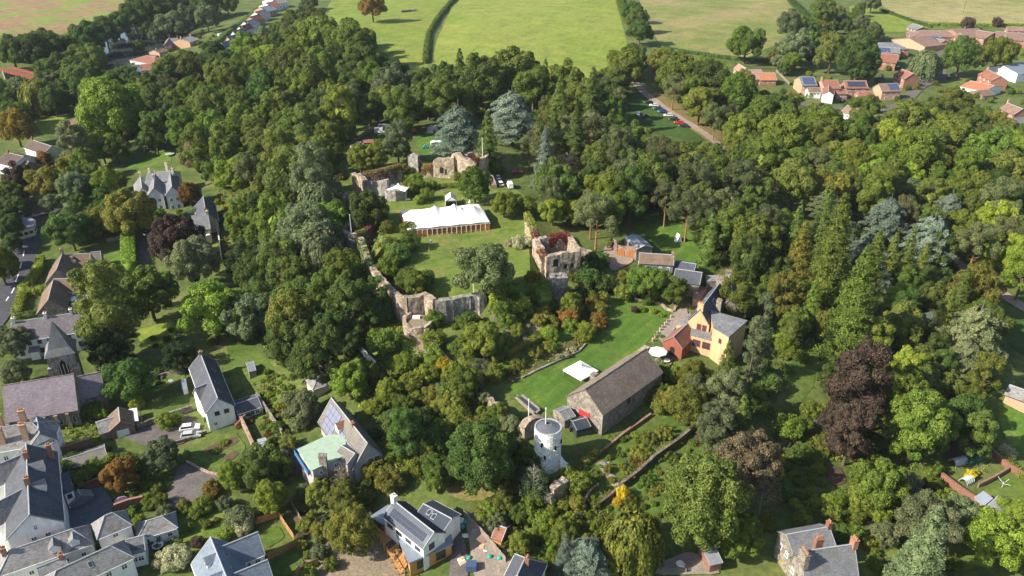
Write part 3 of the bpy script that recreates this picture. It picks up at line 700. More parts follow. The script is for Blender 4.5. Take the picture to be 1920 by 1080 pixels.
sheet('border_grass_walk', [(918,694),(990,655),(1050,625),(1075,622),(1080,632),(1000,668),(940,702)], M_lawn)
sheet('castle_garden_path', [(978,640),(1000,628),(1030,618),(1010,604),(985,620)], M_paving)
sheet('sunny_slope', [(690,620),(740,600),(765,610),(780,640),(760,700),(720,720),(690,690)], M_meadowA)
sheet('flower_bed', [(370,850),(410,830),(440,820),(450,828),(400,855)], M_soil)
sheet('flower_bed', [(414,862),(440,845),(448,852),(425,872)], M_soil)
sheet('dug_bed', [(560,955),(585,975),(600,985),(570,1010),(548,980)], M_soil)
sheet('gravel_yard', [(210,808),(300,780),(345,775),(380,800),(350,830),(300,845),(250,830)], M_drive)
sheet('turning_circle', [(305,945),(325,900),(335,872),(350,868),(410,890),(405,910),(375,940),(345,950),(310,960)], M_drive)
sheet('slate_chip_court', [(122,965),(135,930),(190,912),(212,940),(212,962),(180,985),(125,1010)], M_slatechips)
sheet('house_drive', [(518,850),(560,830),(580,850),(570,880),(540,900),(520,880)], M_asphalt)
sheet('house_path', [(855,985),(868,1000),(880,1060),(875,1100),(840,1100),(846,1040)], M_drive)
sheet('cottage_yard', [(1130,470),(1150,445),(1175,480),(1190,490),(1150,510),(1140,500)], M_track)
sheet('cottage_forecourt', [(1150,478),(1180,475),(1190,488),(1155,490)], M_paving)
sheet('vicarage_drive', [(256,455),(275,450),(280,510),(260,520)], M_drive)
sheet('estate_street', [(1750,120),(1772,130),(1778,150),(1740,150),(1746,140)], M_drive)
sheet('estate_street', [(1650,200),(1678,200),(1680,215),(1652,213)], M_drive)
sheet('patio', [(1225,1080),(1240,1055),(1290,1035),(1340,1050),(1350,1080)], M_gravel)
sheet('builders_yard', [(870,960),(900,970),(960,1020),(960,1090),(890,1090),(880,1020)], M_gravel)
sheet('terrace_path', [(1238,640),(1232,630),(1252,602),(1268,582),(1288,580),(1290,592),(1262,622),(1246,650)], M_paving)
sheet('garden_path', [(1122,865),(1135,872),(1165,910),(1160,918)], M_paving)
sheet('cottage_glade_drive', [(1440,700),(1462,705),(1470,735),(1445,730)], M_track)
r_, lane = road('lane', [(1170,130),(1190,155),(1205,172),(1222,186),(1262,215),(1306,242),(1346,270),(1386,300),(1430,335),(1466,372),(1500,400)], 4.2, M_track)
road('lane_through_wood', [(1560,388),(1600,400),(1660,420),(1720,450),(1790,490),(1850,530),(1890,560),(1940,590)], 4.5, M_track)
road('riverside_road', [(545,-20),(505,10),(480,24),(445,45),(425,60),(408,75)], 7, M_asphalt)
rd, roadp = road('town_road', [(-40,640),(0,585),(22,545),(40,500),(52,455),(50,425),(55,400),(85,398),(130,395)], 8.0, M_asphalt)
rd2, _ = road('side_road', [(52,420),(40,395),(46,372),(60,355)], 6, M_asphalt)
road('estate_road', [(1935,60),(1860,66),(1800,78),(1762,100),(1756,120),(1760,150),(1725,160),(1690,200),(1650,208),(1580,206),(1500,196)], 6, M_drive)
for k, (a, b) in enumerate([((22,552),(28,540)),((30,530),(35,516)),((38,505),(41,494)),((44,482),(46,472)),((12,566),(17,558))]):
    pa, pb = wpoly([a, b]); drape('lane_marking', strip_poly([Vector(pa), Vector(pb)], .35), M_paint, .35)
# river
wm, N_, L_, b_ = nt('river_water'); b_.inputs['Base Color'].default_value = (.035, .045, .045, 1); b_.inputs['Roughness'].default_value = .06; b_.inputs['Specular IOR Level'].default_value = .9
bump(N_, L_, b_, noise(N_, L_, .5, 3), .12)
wp = [flat(u, v, -4.6) for u, v in ((150,170),(165,80),(250,40),(340,20),(380,40),(330,75),(275,120),(250,165),(190,185))]
tag(MB().add([(x, y, -4.6) for x, y in wp[::-1]], [tuple(range(len(wp)))]).build('river', wm), kind='structure')

pm = [flat(u, v, terr(*flat(988, 757, 9)) + .22) for u, v in ((966,744),(976,739),(1013,768),(1003,776))]; pz = terr(*flat(988, 757, 9)) + .22
pool = empty('garden_pool', (pm[0][0], pm[0][1], pz), 0, 'dark rectangular garden pool with stone edging at the lawn corner', 'pool')
MB(Matrix.Translation((-pm[0][0], -pm[0][1], -pz))).add([(x, y, pz) for x, y in pm], [(0, 3, 2, 1)]).build('pool_water', wm, pool)
for i in range(4):
    a, b = Vector(pm[i]), Vector(pm[(i + 1) % 4]); c_ = (a + b) / 2; MB(Matrix.Translation((-pm[0][0], -pm[0][1], -pz))).box((c_.x, c_.y, pz - .1), ((b - a).length + .5, .5, .6), 0, math.atan2((b - a).y, (b - a).x)).build('edging', M_paving, pool)
# ---------------------------------------------------------------- planting
COLW = {'dark':'dark green','mid':'mid green','oak':'dull olive green','bright':'bright green','lime':'yellow green','olive':'yellowish olive','rust':'orange tinged',
 'gold':'golden yellow','red':'crimson','copper':'purple brown','blue':'pale blue grey','sage':'grey green','pine':'grey green','fir':'deep green','yew':'blackish green','ivy':'fresh green','cream':'cream flecked','brown':'brown leaved','larch':'light green'}
NAMEW = {'broad':('broadleaf_tree','broadleaf tree'),'tall':('tall_broadleaf_tree','tall broadleaf tree'),'column':('poplar_tree','tall narrow poplar'),'cone':('conifer_tree','cone shaped conifer'),
 'spruce':('spruce_tree','slim pointed conifer'),'cedar':('cedar_tree','layered cedar'),'pine':('pine_tree','pine with open crown'),'willow':('weeping_willow','weeping willow'),'yew':('yew_tree','dense evergreen yew'),
 'round':('shrub','rounded shrub'),'low':('low_shrub','low spreading shrub'),'thin':('thin_tree','sparse twiggy tree')}
LANDM = [(840,415,'the white marquee'),(1050,480,'the square keep'),(1026,840,'the white round tower'),(1090,690,'the small white tent'),(1150,740,'the long barn'),(1320,600,'the yellow house'),
 (860,300,'the ruined hall wall'),(680,440,'the round castle tower'),(1250,500,'the slate cottage'),(1190,455,'the metal roofed garage'),(300,340,'the turreted villa'),(380,410,'the grey roofed cottage'),
 (130,530,'the brown tiled house'),(90,630,'the white terrace'),(60,740,'the church nave'),(395,730,'the white gabled house'),(60,930,'the big dormered house'),(630,820,'the green roofed house'),
 (780,1000,'the timber clad new house'),(435,1050,'the slate blue house'),(1540,1030,'the tall chimneyed house'),(1880,950,'the corner outbuilding'),(1250,212,'the parked car row'),(810,270,'the camping lawn'),
 (40,290,'the two brown roofed houses'),(290,115,'the riverside cottages'),(460,40,'the terraced street'),(215,100,'the river'),(40,135,'the iron bridge'),(140,20,'the striped field'),(1000,60,'the middle pasture'),
 (720,80,'the left pasture'),(1350,50,'the dry pasture'),(1415,140,'the orange roofed bungalow'),(1550,165,'the panelled estate houses'),(1680,120,'the estate crescent'),(1820,75,'the red brick bungalows'),
 (1870,150,'the white estate house'),(1780,20,'the top right meadow'),(1340,270,'the lane'),(1620,400,'the woodland lane'),(1620,710,'the copper beech'),(1665,400,'the pale cedar'),(1430,620,'the poplar'),(1600,580,'the lime green conifers'),
 (760,590,'the broken curtain wall'),(680,670,'the white garden wall'),(225,780,'the brick garage'),(360,810,'the gravel yard'),(360,900,'the turning circle'),(200,990,'the small hip roofed house'),(1230,830,'the terraced garden'),
 (1320,950,'the big yew'),(1185,1000,'the golden willow'),(1500,900,'the hedged lawn'),(1810,880,'the vegetable frames'),(1900,790,'the right hand lawn'),(1180,620,'the lower lawn'),(1020,655,'the long flower border'),(850,490,'the castle lawn'),(600,560,'the dark castle wood'),(540,300,'the left hand wood'),(480,700,'the garden shed'),(650,30,'the upper field edge'),(1750,290,'the lime tinted oak'),(1500,330,'the small bright tree'),(1480,560,'the tall hedge belt')]
def rel(u, v):
    l = min(LANDM, key=lambda q: (q[0] - u) ** 2 + (1.3 * (q[1] - v)) ** 2)
    dx, dy = u - l[0], v - l[1]; d = math.hypot(dx, dy)
    if d < 14: r = 'right beside'
    else:
        a = math.degrees(math.atan2(-dy, dx)) % 360
        r = ['to the right of','beyond right of','beyond','beyond left of','to the left of','front left of','in front of','front right of'][int(((a + 22.5) % 360) // 45)]
    return r, l[2], d
LABELLED = []     # (object, kind words, relation, landmark, distance, width)
def add_label(o, words, u, v, w_=0):
    r, l, d = rel(u, v); LABELLED.append((o, words, r, l, d, w_))
def finish_labels():
    from collections import defaultdict
    g = defaultdict(list)
    for t in LABELLED: g[(t[1], t[2], t[3])].append(t)
    ordw = ['nearest','second nearest','third nearest','fourth nearest','fifth nearest','sixth nearest','seventh nearest','eighth nearest','ninth nearest','tenth nearest','eleventh nearest','twelfth nearest','thirteenth nearest','fourteenth nearest','fifteenth nearest']
    for k, ts in g.items():
        ts.sort(key=lambda t: t[4])
        for i, t in enumerate(ts):
            t[0]['label'] = f'{k[0]} {k[1]} {k[2]}' + ('' if len(ts) == 1 else (', ' + ordw[min(i, 14)]))
PLACED = []
BROADNAME = {'dark':'dark_green_tree','mid':'mid_green_tree','oak':'olive_green_tree','bright':'bright_green_tree','lime':'yellow_green_tree','olive':'yellow_olive_tree','rust':'autumn_tree','sage':'grey_green_tree','copper':'copper_beech','brown':'brown_leaved_tree'}  # broadleaf trees named by leaf colour, species unknown
def tree(k, leaf, u, v, wpx, rng, world=None, D=None, group=None):
    crowns, trunk, zc, h, rr = PROTO[k]
    if world is None:
        D = wpx * 200 / FPX
        for _ in range(5):
            p = P(u, v, D * zc); D = wpx * depth(p) / FPX
        p = P(u, v, D * zc)
    else: p = world
    if k == 'column': pass
    base = Vector((p[0], p[1], terr(p[0], p[1]) - .1))
    nm, words = NAMEW[k]; nm = {'broad': BROADNAME.get(leaf, nm)}.get(k, nm); rz = rng.uniform(0, 6.28); sz = rng.uniform(.92, 1.1)
    cm = rng.choice(crowns)
    if trunk is None:
        nm = {'dark':'evergreen_shrub','ivy':'evergreen_shrub','gold':'golden_shrub','bright':'leafy_bush','olive':'leafy_bush','lime':'leafy_bush','rust':'autumn_shrub','sage':'grey_leaved_shrub'}.get(leaf, nm) if k == 'round' else ('border_plant' if leaf in ('mid', 'bright') else 'border_clump')
        o = link(nm, cm, [LEAF[leaf]], None, base, (0, 0, rz), (D, D, D * sz)); tag(o, None, 'shrub', group)
    else:
        o = empty(nm, base, 0, None, 'tree', group)
        link('crown', cm, [LEAF[leaf]], o, None, (0, 0, rz), (D, D, D * sz))
        link('trunk', trunk, None, o, None, (0, 0, rz * 2), (D, D, D * sz))
    uu, vv = (u, v) if wpx else pix((base[0], base[1], base[2] + D * zc))
    size = 'small ' if D < 5.5 and trunk is not None else ('large ' if D > 13 else '')
    add_label(o, size + COLW[leaf] + ' ' + words, uu, vv, D)
    PLACED.append((p[0], p[1], D)); return o
rngt = random.Random(7)
for (k, lf), s_ in TREES.items():
    for tk in s_.split():
        u, v, w_ = map(float, tk.split(','))
        if w_ > 2: tree(k, lf, u, v, w_ * 1.06, rngt)
CLW = CLEAR
for gname, poly, sp, (d0, d1), nmax in WOODS:
    us = [p[0] for p in poly]; vs_ = [p[1] for p in poly]; bag = [(a, b) for a, b, n_ in sp for _ in range(n_)]; cnt = 0; att = 0
    while cnt < nmax and att < nmax * 14:
        att += 1; u = rngt.uniform(min(us), max(us)); v = rngt.uniform(min(vs_), max(vs_))
        if not inpoly(u, v, poly): continue
        k, lf = rngt.choice(bag); D = rngt.uniform(d0, d1) * (.8 if k in ('cone', 'tall', 'pine') else 1) * (.6 if k == 'round' else 1)
        p = P(u, v, D * PROTO[k][2])
        if any((p[0] - q[0]) ** 2 + (p[1] - q[1]) ** 2 < (.345 * (D + q[2])) ** 2 for q in PLACED): continue
        top = pix((p[0], p[1], p[2] + D * .3)); r_px = .45 * D * FPX / depth(p)
        if any(inpoly(a, b, c) for c in CLW for a, b in ((u, v), (u - r_px, v), (u + r_px, v), (u, v + r_px), (u, v - r_px))): continue
        tree(k, lf, 0, 0, 0, rngt, p, D, 'trees ' + gname); cnt += 1
# ---------------------------------------------------------------- building materials
def roofmat(name, c1, c2, moss=None, rough=.78):
    m, N, L, b = nt(name); g = N.new('ShaderNodeNewGeometry')
    mp = N.new('ShaderNodeMapping'); mp.inputs['Scale'].default_value = (1, 1, 5); L.new(g.outputs['Position'], mp.inputs[0])
    f1 = noise(N, L, .35, 5, .7); f2 = noise(N, L, 1.5, 4, .85, mp.outputs[0])
    c = mix(N, L, ramp(N, L, f1, [(0,0,0), (1,1,1)], [.35, .65]), c1, c2)
    c = mix(N, L, .75, c, ramp(N, L, f2, [(.40,.40,.40), (1.65,1.65,1.65)], [.32, .68]), 'MULTIPLY')
    if moss:
        f3 = noise(N, L, .9, 5, .7); c = mix(N, L, ramp(N, L, f3, [(0,0,0), (1,1,1)], [.52, .62]), c, moss)
    L.new(c, b.inputs['Base Color']); b.inputs['Roughness'].default_value = rough; b.inputs['Specular IOR Level'].default_value = .25
    sp = N.new('ShaderNodeSeparateXYZ'); L.new(g.outputs['Position'], sp.inputs[0])
    wv = N.new('ShaderNodeMath'); wv.operation = 'MULTIPLY'; L.new(sp.outputs[2], wv.inputs[0]); wv.inputs[1].default_value = 6.5
    fr = N.new('ShaderNodeMath'); fr.operation = 'FRACT'; L.new(wv.outputs[0], fr.inputs[0])
    ad = N.new('ShaderNodeMath'); ad.operation = 'MULTIPLY_ADD'; L.new(f2, ad.inputs[0]); ad.inputs[1].default_value = 1.2; L.new(fr.outputs[0], ad.inputs[2])
    bump(N, L, b, ad.outputs[0], .5, .05); return m
def stonemat(name, c0, c1, c2, sc=1.6, st=1.0, stain=(.5, .5, .45)):
    m, N, L, b = nt(name); g = N.new('ShaderNodeNewGeometry')
    v = N.new('ShaderNodeTexVoronoi'); v.inputs['Scale'].default_value = sc * 1.4; L.new(g.outputs['Position'], v.inputs['Vector'])
    f1 = noise(N, L, .45, 5, .7); f2 = noise(N, L, sc * 2.2, 4, .8)
    c = ramp(N, L, f1, [c0, c1, c2], [.32, .5, .68])
    c = mix(N, L, .6, c, ramp(N, L, v.outputs['Color'], [(.5,.5,.5), (1.4,1.38,1.3)], [.2, .8]), 'MULTIPLY')
    c = mix(N, L, .7, c, ramp(N, L, f2, [(.25,.25,.24), (1.0,1.0,1.0), (1.45,1.42,1.4)], [.33, .48, .72]), 'MULTIPLY')
    L.new(c, b.inputs['Base Color']); bump(N, L, b, f2, st, .25); return m
def render_mat(name, col, st=.15):
    m, N, L, b = nt(name); f2 = noise(N, L, 5, 3); g = N.new('ShaderNodeNewGeometry')
    mp = N.new('ShaderNodeMapping'); mp.inputs['Scale'].default_value = (1, 1, .22); L.new(g.outputs['Position'], mp.inputs[0]); f = noise(N, L, .9, 6, .75, mp.outputs[0])
    c = mix(N, L, ramp(N, L, f, [(0,0,0), (.9,.9,.9)], [.42, .72]), col, tuple(x * (1 - st * 2) for x in col))
    L.new(c, b.inputs['Base Color']); bump(N, L, b, f2, .15, .03); return m
slate = roofmat('grey_slate', (.125,.130,.145), (.20,.20,.21), (.16,.15,.12))
slate_plum = roofmat('plum_slate', (.105,.092,.105), (.155,.135,.145))
slate_dark = roofmat('dark_slate', (.060,.065,.080), (.085,.09,.105))
slate_pale = roofmat('weathered_slate', (.19,.18,.185), (.26,.25,.245), (.15,.14,.10))
slate_blue = roofmat('blue_slate', (.13,.16,.20), (.17,.20,.24))
slate_purple = roofmat('purple_slate', (.205,.165,.190), (.26,.215,.235), None)
slate_mossy = roofmat('mossy_slate', (.17,.16,.15), (.13,.12,.125), (.19,.16,.08))
tile_brown = roofmat('brown_roof_tile', (.145,.095,.070), (.20,.135,.095), (.11,.09,.05))
tile_stone = roofmat('stone_roof_tile', (.17,.125,.10), (.25,.19,.155), (.16,.14,.09))
tile_rust = roofmat('rust_roof_tile', (.20,.085,.055), (.27,.12,.08))
tile_dkbrown = roofmat('dark_brown_roof_tile', (.075,.050,.045), (.105,.072,.06))
tile_pink = roofmat('pinkish_roof_tile', (.27,.165,.125), (.34,.21,.165))
tile_orange = roofmat('orange_roof_tile', (.34,.135,.07), (.40,.17,.09))
tile_estate = roofmat('estate_roof_tile', (.18,.11,.085), (.23,.145,.11))
copper_roof = simple('pale_green_copper', (.31,.40,.30), .12, .8, .55)
metal_roof = simple('corrugated_metal', (.42,.46,.50), .15, 1.2, .4, .3)
felt_roof = simple('grey_roofing_felt', (.20,.21,.23), .2, 1.0)
zinc = simple('light_zinc_roof', (.24,.28,.33), .1, .6, .45, .3)
zinc_dark = simple('anthracite_seam_metal', (.060,.072,.090), .1, .7, .45, .3)
white = render_mat('white_render', (.78,.77,.74)); cream = render_mat('cream_render', (.66,.60,.47))
ochre = render_mat('ochre_limewash', (.57,.37,.20)); redwash = render_mat('red_limewash', (.28,.09,.06)); greyr = render_mat('grey_pebbledash', (.40,.37,.37))
pink_stone = stonemat('pink_rubble', (.30,.19,.14), (.38,.26,.20), (.46,.34,.27))
stone = stonemat('grey_rubble_stone', (.17,.15,.125), (.26,.225,.19), (.36,.32,.27))
shaded_stone = stonemat('shaded_wall_stone', (.10,.085,.065), (.16,.13,.10), (.23,.20,.16))  # darker copy of the rubble stone, shade of the wall face painted in
castle = stonemat('castle_stone', (.20,.155,.11), (.36,.285,.215), (.50,.41,.33), 1.3, 1.0)
castle_grey = stonemat('castle_grey_stone', (.16,.145,.125), (.26,.24,.215), (.42,.39,.36), 1.3, 1.0)
wtower = stonemat('whitewashed_rubble', (.78,.76,.71), (.86,.84,.80), (.90,.88,.85), 2.2, .35)
brick = simple('red_brick', (.22,.105,.075), .25, 2.5); brick_o = simple('orange_brick', (.31,.155,.105), .2, 2.5)
brick_tan = simple('tan_brick', (.44,.28,.18), .2, 2.5); brick_br = simple('brown_brick', (.24,.14,.10), .25, 2.5)
timber = simple('cedar_cladding', (.48,.24,.08), .2, 1.5); fence_t = simple('orange_fence_board', (.40,.21,.09), .25, 1.2)
fence_g = simple('weathered_fence', (.24,.20,.16), .25, 1.2); wood_d = simple('dark_timber', (.10,.065,.045), .25, 1.5)
frame_w = simple('white_window_frame', (.80,.80,.78), .03); frame_r = simple('dark_red_frame', (.30,.03,.03), .1); frame_d = simple('charcoal_frame', (.05,.05,.055), .1)
lead = simple('lead_flashing', (.33,.34,.36), .15, 2); terracotta = simple('terracotta_pot', (.42,.19,.11), .15, 3)
glass, N_, L_, b_ = nt('window_glass'); b_.inputs['Base Color'].default_value = (.035,.045,.055,1); b_.inputs['Roughness'].default_value = .08; b_.inputs['Specular IOR Level'].default_value = .8
solar, N_, L_, b_ = nt('solar_glass'); b_.inputs['Base Color'].default_value = (.055,.075,.15,1); b_.inputs['Roughness'].default_value = .18; b_.inputs['Specular IOR Level'].default_value = .7
solar_pale, N_, L_, b_ = nt('pale_solar_glass'); b_.inputs['Base Color'].default_value = (.17,.18,.25,1); b_.inputs['Roughness'].default_value = .25; b_.inputs['Specular IOR Level'].default_value = .7
solar_blk, N_, L_, b_ = nt('black_solar_glass'); b_.inputs['Base Color'].default_value = (.035,.045,.07,1); b_.inputs['Roughness'].default_value = .2
canvas = simple('white_canvas', (.84,.82,.75), .03, .5, .7); paint_w = simple('white_paint', (.80,.80,.80), .03)
blue_paint = simple('blue_paint', (.04,.18,.36), .1); door_orange = simple('orange_timber_door', (.36,.15,.05), .15); door_red = simple('red_painted_door', (.34,.03,.03), .1)
opening_shade = simple('painted_opening_shade', (.02,.018,.016), .1); steel = simple('galvanised_steel', (.45,.46,.47), .1, 1, .4, .6)  # near-black colour paints in the shade of doorways and slits

_wc = {}
def win_mesh(w_, h_, fm, n=2):
    k = (round(w_, 2), round(h_, 2), fm.name, n)
    if k not in _wc:
        f = MB(); t = .09
        f.box((0, .02, h_ / 2 - t / 2), (w_, .10, t)); f.box((0, .03, -h_ / 2 + t / 2), (w_ + .1, .14, t))
        for sx_ in (-1, 1): f.box((sx_ * (w_ / 2 - t / 2), .02, 0), (t, .10, h_ - 2 * t))
        for i in range(1, n): f.box((-w_ / 2 + w_ * i / n, .02, 0), (t * .8, .09, h_ - 2 * t))
        if h_ > 1: f.box((0, .015, h_ * .12), (w_ - 2 * t, .07, t * .6))
        p = MB(); p.box((0, 0, 0), (w_ - .1, .05, h_ - .1))
        _wc[k] = (f.mesh('window', fm), p.mesh('pane', glass))
    return _wc[k]
_pc = {}
def box_mesh(name, d, mat):
    k = (name, tuple(round(x, 2) for x in d), mat.name)
    if k not in _pc: _pc[k] = MB().box((0, 0, 0), d).mesh(name, mat)
    return _pc[k]

panel_frame = simple('panel_frame', (.16, .17, .19), .05)
class Bld:
    def __init__(s, name, label, cat='house'): s.name, s.label, s.cat = name, label, cat; s.root = None; s.z0 = None
    def wing(s, A, B, E, eh, rh, wall=None, roof=None, kind='gable', ov=.35, z0=None, rg=lead, E2=None, ext=0.0, low=2.5):
        wall = wall or white; roof = roof or slate
        if z0 is None:
            if s.z0 is None:
                a = P(A[0], A[1], rh); b = P(B[0], B[1], rh); s.z0 = (terr(a[0], a[1]) + terr(b[0], b[1])) / 2
            z0 = s.z0
        a = Vector(flat(A[0], A[1], z0 + rh)); b = Vector(flat(B[0], B[1], z0 + rh)); e = Vector(flat(E[0], E[1], z0 + eh))
        if ext: d_ = (b - a).normalized() * ext; a = a - d_; b = b + d_
        d = (b - a); L_ = d.length; d.normalize(); n = Vector((-d.y, d.x)); hw = max(2.6 if L_ > 5 else 2.2, abs((e - a).dot(n)) - ov * .6)
        mid = (a + b) / 2; ang = math.atan2(d.y, d.x)
        Mw = Matrix.Translation((mid.x, mid.y, z0)) @ Matrix.Rotation(ang, 4, 'Z')
        if s.root is None:
            s.root = empty(s.name, (mid.x, mid.y, z0), ang, s.label, s.cat); s.Mi = Mw.inverted()
        M = s.Mi @ Mw; s.M = M; s.Mw = Mw; s.L = L_; s.hw = hw; s.eh = eh; s.rh = rh; s.kind = kind; s.ov = ov; s.wallm = wall
        hl = L_ / 2 + (hw if kind == 'hip' else 0); s.hl = hl
        W = MB(M); t = .02
        if kind == 'gable':
            pr = [(-hw, -low), (hw, -low), (hw, eh), (0, rh - .12), (-hw, eh)]; hg = hl - .02
            W.add([(-hg, y, z) for y, z in pr] + [(hg, y, z) for y, z in pr], [(4,3,2,1,0), (5,6,7,8,9)] + [(i, (i+1) % 5, 5 + (i+1) % 5, 5 + i) for i in range(5)])
        else: W.box((0, 0, (eh - low) / 2), (2 * hl, 2 * hw, eh + low))
        W.build('wall', wall, s.root)
        R = MB(M); sl_ = (rh - eh) / hw; ed = eh - sl_ * ov
        if kind == 'gable':
            x = hl + ov * .7
            for q in (-1, 1):
                R.slab([(-x, 0, rh), (x, 0, rh), (x, q * (hw + ov), ed), (-x, q * (hw + ov), ed)][::q], .14)
            for q in (-1, 1):
                R.slab([(q * x, 0, rh + .03), (q * (x - .12), 0, rh + .03), (q * (x - .12), hw + ov, ed + .03), (q * x, hw + ov, ed + .03)], .1, 1)
                R.slab([(q * x, 0, rh + .03), (q * (x - .12), 0, rh + .03), (q * (x - .12), -hw - ov, ed + .03), (q * x, -hw - ov, ed + .03)], .1, 1)
            R.tube([(-x, 0, rh + .02), (x, 0, rh + .02)], .13, 6, 1)
        else:
            x = L_ / 2; X = hl + ov; Y = hw + ov
            R.add([(-x, 0, rh), (x, 0, rh), (X, Y, ed), (-X, Y, ed), (-X, -Y, ed), (X, -Y, ed), (X, Y, ed - .15), (-X, Y, ed - .15), (-X, -Y, ed - .15), (X, -Y, ed - .15)],
                  [(0,1,2,3), (1,0,4,5), (0,3,4), (1,5,2), (3,2,6,7), (5,4,8,9), (4,3,7,8), (2,5,9,6), (9,8,7,6)])
            R.tube([(-x, 0, rh + .02), (x, 0, rh + .02)], .13, 6, 1)
            for q in (-1, 1):
                for r in (-1, 1): R.tube([(q * x, 0, rh + .02), (q * X, r * Y, ed + .02)], .10, 5, 1, False)
        # gutters along both eaves
        for q in (-1, 1): R.tube([(-hl, q * (hw + ov + .04), ed - .08), (hl, q * (hw + ov + .04), ed - .08)], .07, 5, 2)
        s.roof = R.build('roof', [roof, rg, frame_w if wall in (white, cream) else frame_d], s.root); return s
    def flat(s, px, h, wall, roof, th=.25, z0=None, ov=.15, name='wall', low=2.5, tilt=None):
        if z0 is None:
            if s.z0 is None: a = P(px[0][0], px[0][1], h); s.z0 = terr(a[0], a[1])
            z0 = s.z0
        pts = [Vector(flat(u, v, z0 + h)) for u, v in px]
        if s.root is None:
            c = sum(pts, Vector((0, 0))) / len(pts); s.root = empty(s.name, (c.x, c.y, z0), 0, s.label, s.cat); s.Mi = Matrix.Translation((c.x, c.y, z0)).inverted()
        s.M = s.Mi; c = sum(pts, Vector((0, 0))) / len(pts)
        area = sum(pts[i].x * pts[(i+1) % len(pts)].y - pts[(i+1) % len(pts)].x * pts[i].y for i in range(len(pts)))
        if area < 0: pts.reverse()
        out = [p + (p - c).normalized() * ov for p in pts]
        MB(s.M).prism(pts, z0 - low, z0 + h - th).build(name, wall, s.root)
        s.roof = MB(s.M).prism(out, z0 + h - th, z0 + h).build('roof', roof, s.root); s.fp = pts; s.fz = z0; return s
    def _faces(s, side):
        hw, hl = s.hw, s.hl
        return {'R': ((0, -hw), 0.0, hl * 2, (0, -1)), 'L': ((0, hw), math.pi, hl * 2, (0, 1)), 'A': ((-hl, 0), -math.pi / 2, hw * 2, (-1, 0)), 'B': ((hl, 0), math.pi / 2, hw * 2, (1, 0))}[side]
    def place(s, side, along, z, frame, pane, nm='window'):
        c, rz, ln, n = s._faces(side)
        nw = (s.Mw.to_3x3() @ Vector((n[0], n[1], 0))); cw = s.Mw @ Vector((c[0], c[1], 0))
        if nw.dot(Vector((0, 0, CAMH)) - cw) * 1.0 < -.15 * 100 and nw.y > .2: return None
        tx = (math.cos(rz), math.sin(rz))
        p = Vector((c[0] + tx[0] * along + n[0] * .02, c[1] + tx[1] * along + n[1] * .02, z))
        m4 = s.M @ Matrix.Translation(p) @ Matrix.Rotation(rz + math.pi, 4, 'Z')
        o = link(nm, frame, None, s.root); o.matrix_local = m4
        if pane is not None: link('pane', pane, None, o)
        return o
    def win(s, side, n, z, w_=1.0, h_=1.2, fm=None, m=.8, at=None, mull=2):
        fm = fm or frame_w; ln = s._faces(side)[2]; f, p = win_mesh(w_, h_, fm, mull)
        for i in range(n):
            t = (at[i] if at else ((i + .5) / n)); s.place(side, (t - .5) * (ln - m), z + h_ / 2, f, p)
        return s
    def door(s, side, t, w_=1.0, h_=2.1, mat=None, z=0.0):
        ln = s._faces(side)[2]; s.place(side, (t - .5) * (ln - .8), z + h_ / 2, box_mesh('door', (w_, .10, h_), mat or wood_d), None, 'door'); return s
    def sp(s, side, u, v, lift=0.0):
        y = (1 if side == 'L' else -1) * v * (s.hw + s.ov); sl_ = (s.rh - s.eh) / s.hw
        Ln = s.hl if s.kind == 'gable' else s.L / 2 + v * s.hw
        n = Vector((0, (1 if side == 'L' else -1) * sl_, 1)).normalized()
        return Vector(((u - .5) * 2 * Ln, y, s.rh - abs(y) * sl_)) + n * lift, n
    def chim(s, u, y=0.0, h=1.3, d=(.9, .6), mat=None, pots=2, base=None):
        x = (u - .5) * 2 * s.hl; sl_ = (s.rh - s.eh) / s.hw; zb = s.rh - abs(y) * sl_ - .8 if base is None else base; zt = s.rh + h
        m = MB(s.M); m.box((x, y, (zb + zt) / 2), (d[0], d[1], zt - zb)); m.box((x, y, zt + .06), (d[0] + .16, d[1] + .16, .14))
        for i in range(pots):
            px_ = x + ((i + .5) / pots - .5) * d[0] * .9 if d[0] >= d[1] else x; py_ = y if d[0] >= d[1] else y + ((i + .5) / pots - .5) * d[1] * .9
            m.lathe([(.13, 0), (.15, .12), (.11, .5), (.12, .52)], 7, 1, (px_, py_, zt + .12))
        m.build('chimney', [mat or brick, terracotta], s.roof); return s
    def panels(s, side, u0, u1, v0, v1, nu, nv, mat=None):
        mat = mat or solar; g_ = .03
        for i in range(nu):
            for j in range(nv):
                a = s.sp(side, u0 + (u1 - u0) * i / nu, v0 + (v1 - v0) * j / nv, .10)[0]; b = s.sp(side, u0 + (u1 - u0) * (i + 1) / nu, v0 + (v1 - v0) * j / nv, .10)[0]
                c = s.sp(side, u0 + (u1 - u0) * (i + 1) / nu, v0 + (v1 - v0) * (j + 1) / nv, .10)[0]; d = s.sp(side, u0 + (u1 - u0) * i / nu, v0 + (v1 - v0) * (j + 1) / nv, .10)[0]
                ce = (a + b + c + d) / 4
                k = MB(s.M).slab([p + (ce - p).normalized() * g_ for p in (a, b, c, d)], .05, 1)
                k.slab([p + (ce - p).normalized() * .07 + Vector((0, 0, .03)) for p in (a, b, c, d)], .02, 0)
                k.build('solar_panel', [mat, panel_frame], s.roof)
        return s
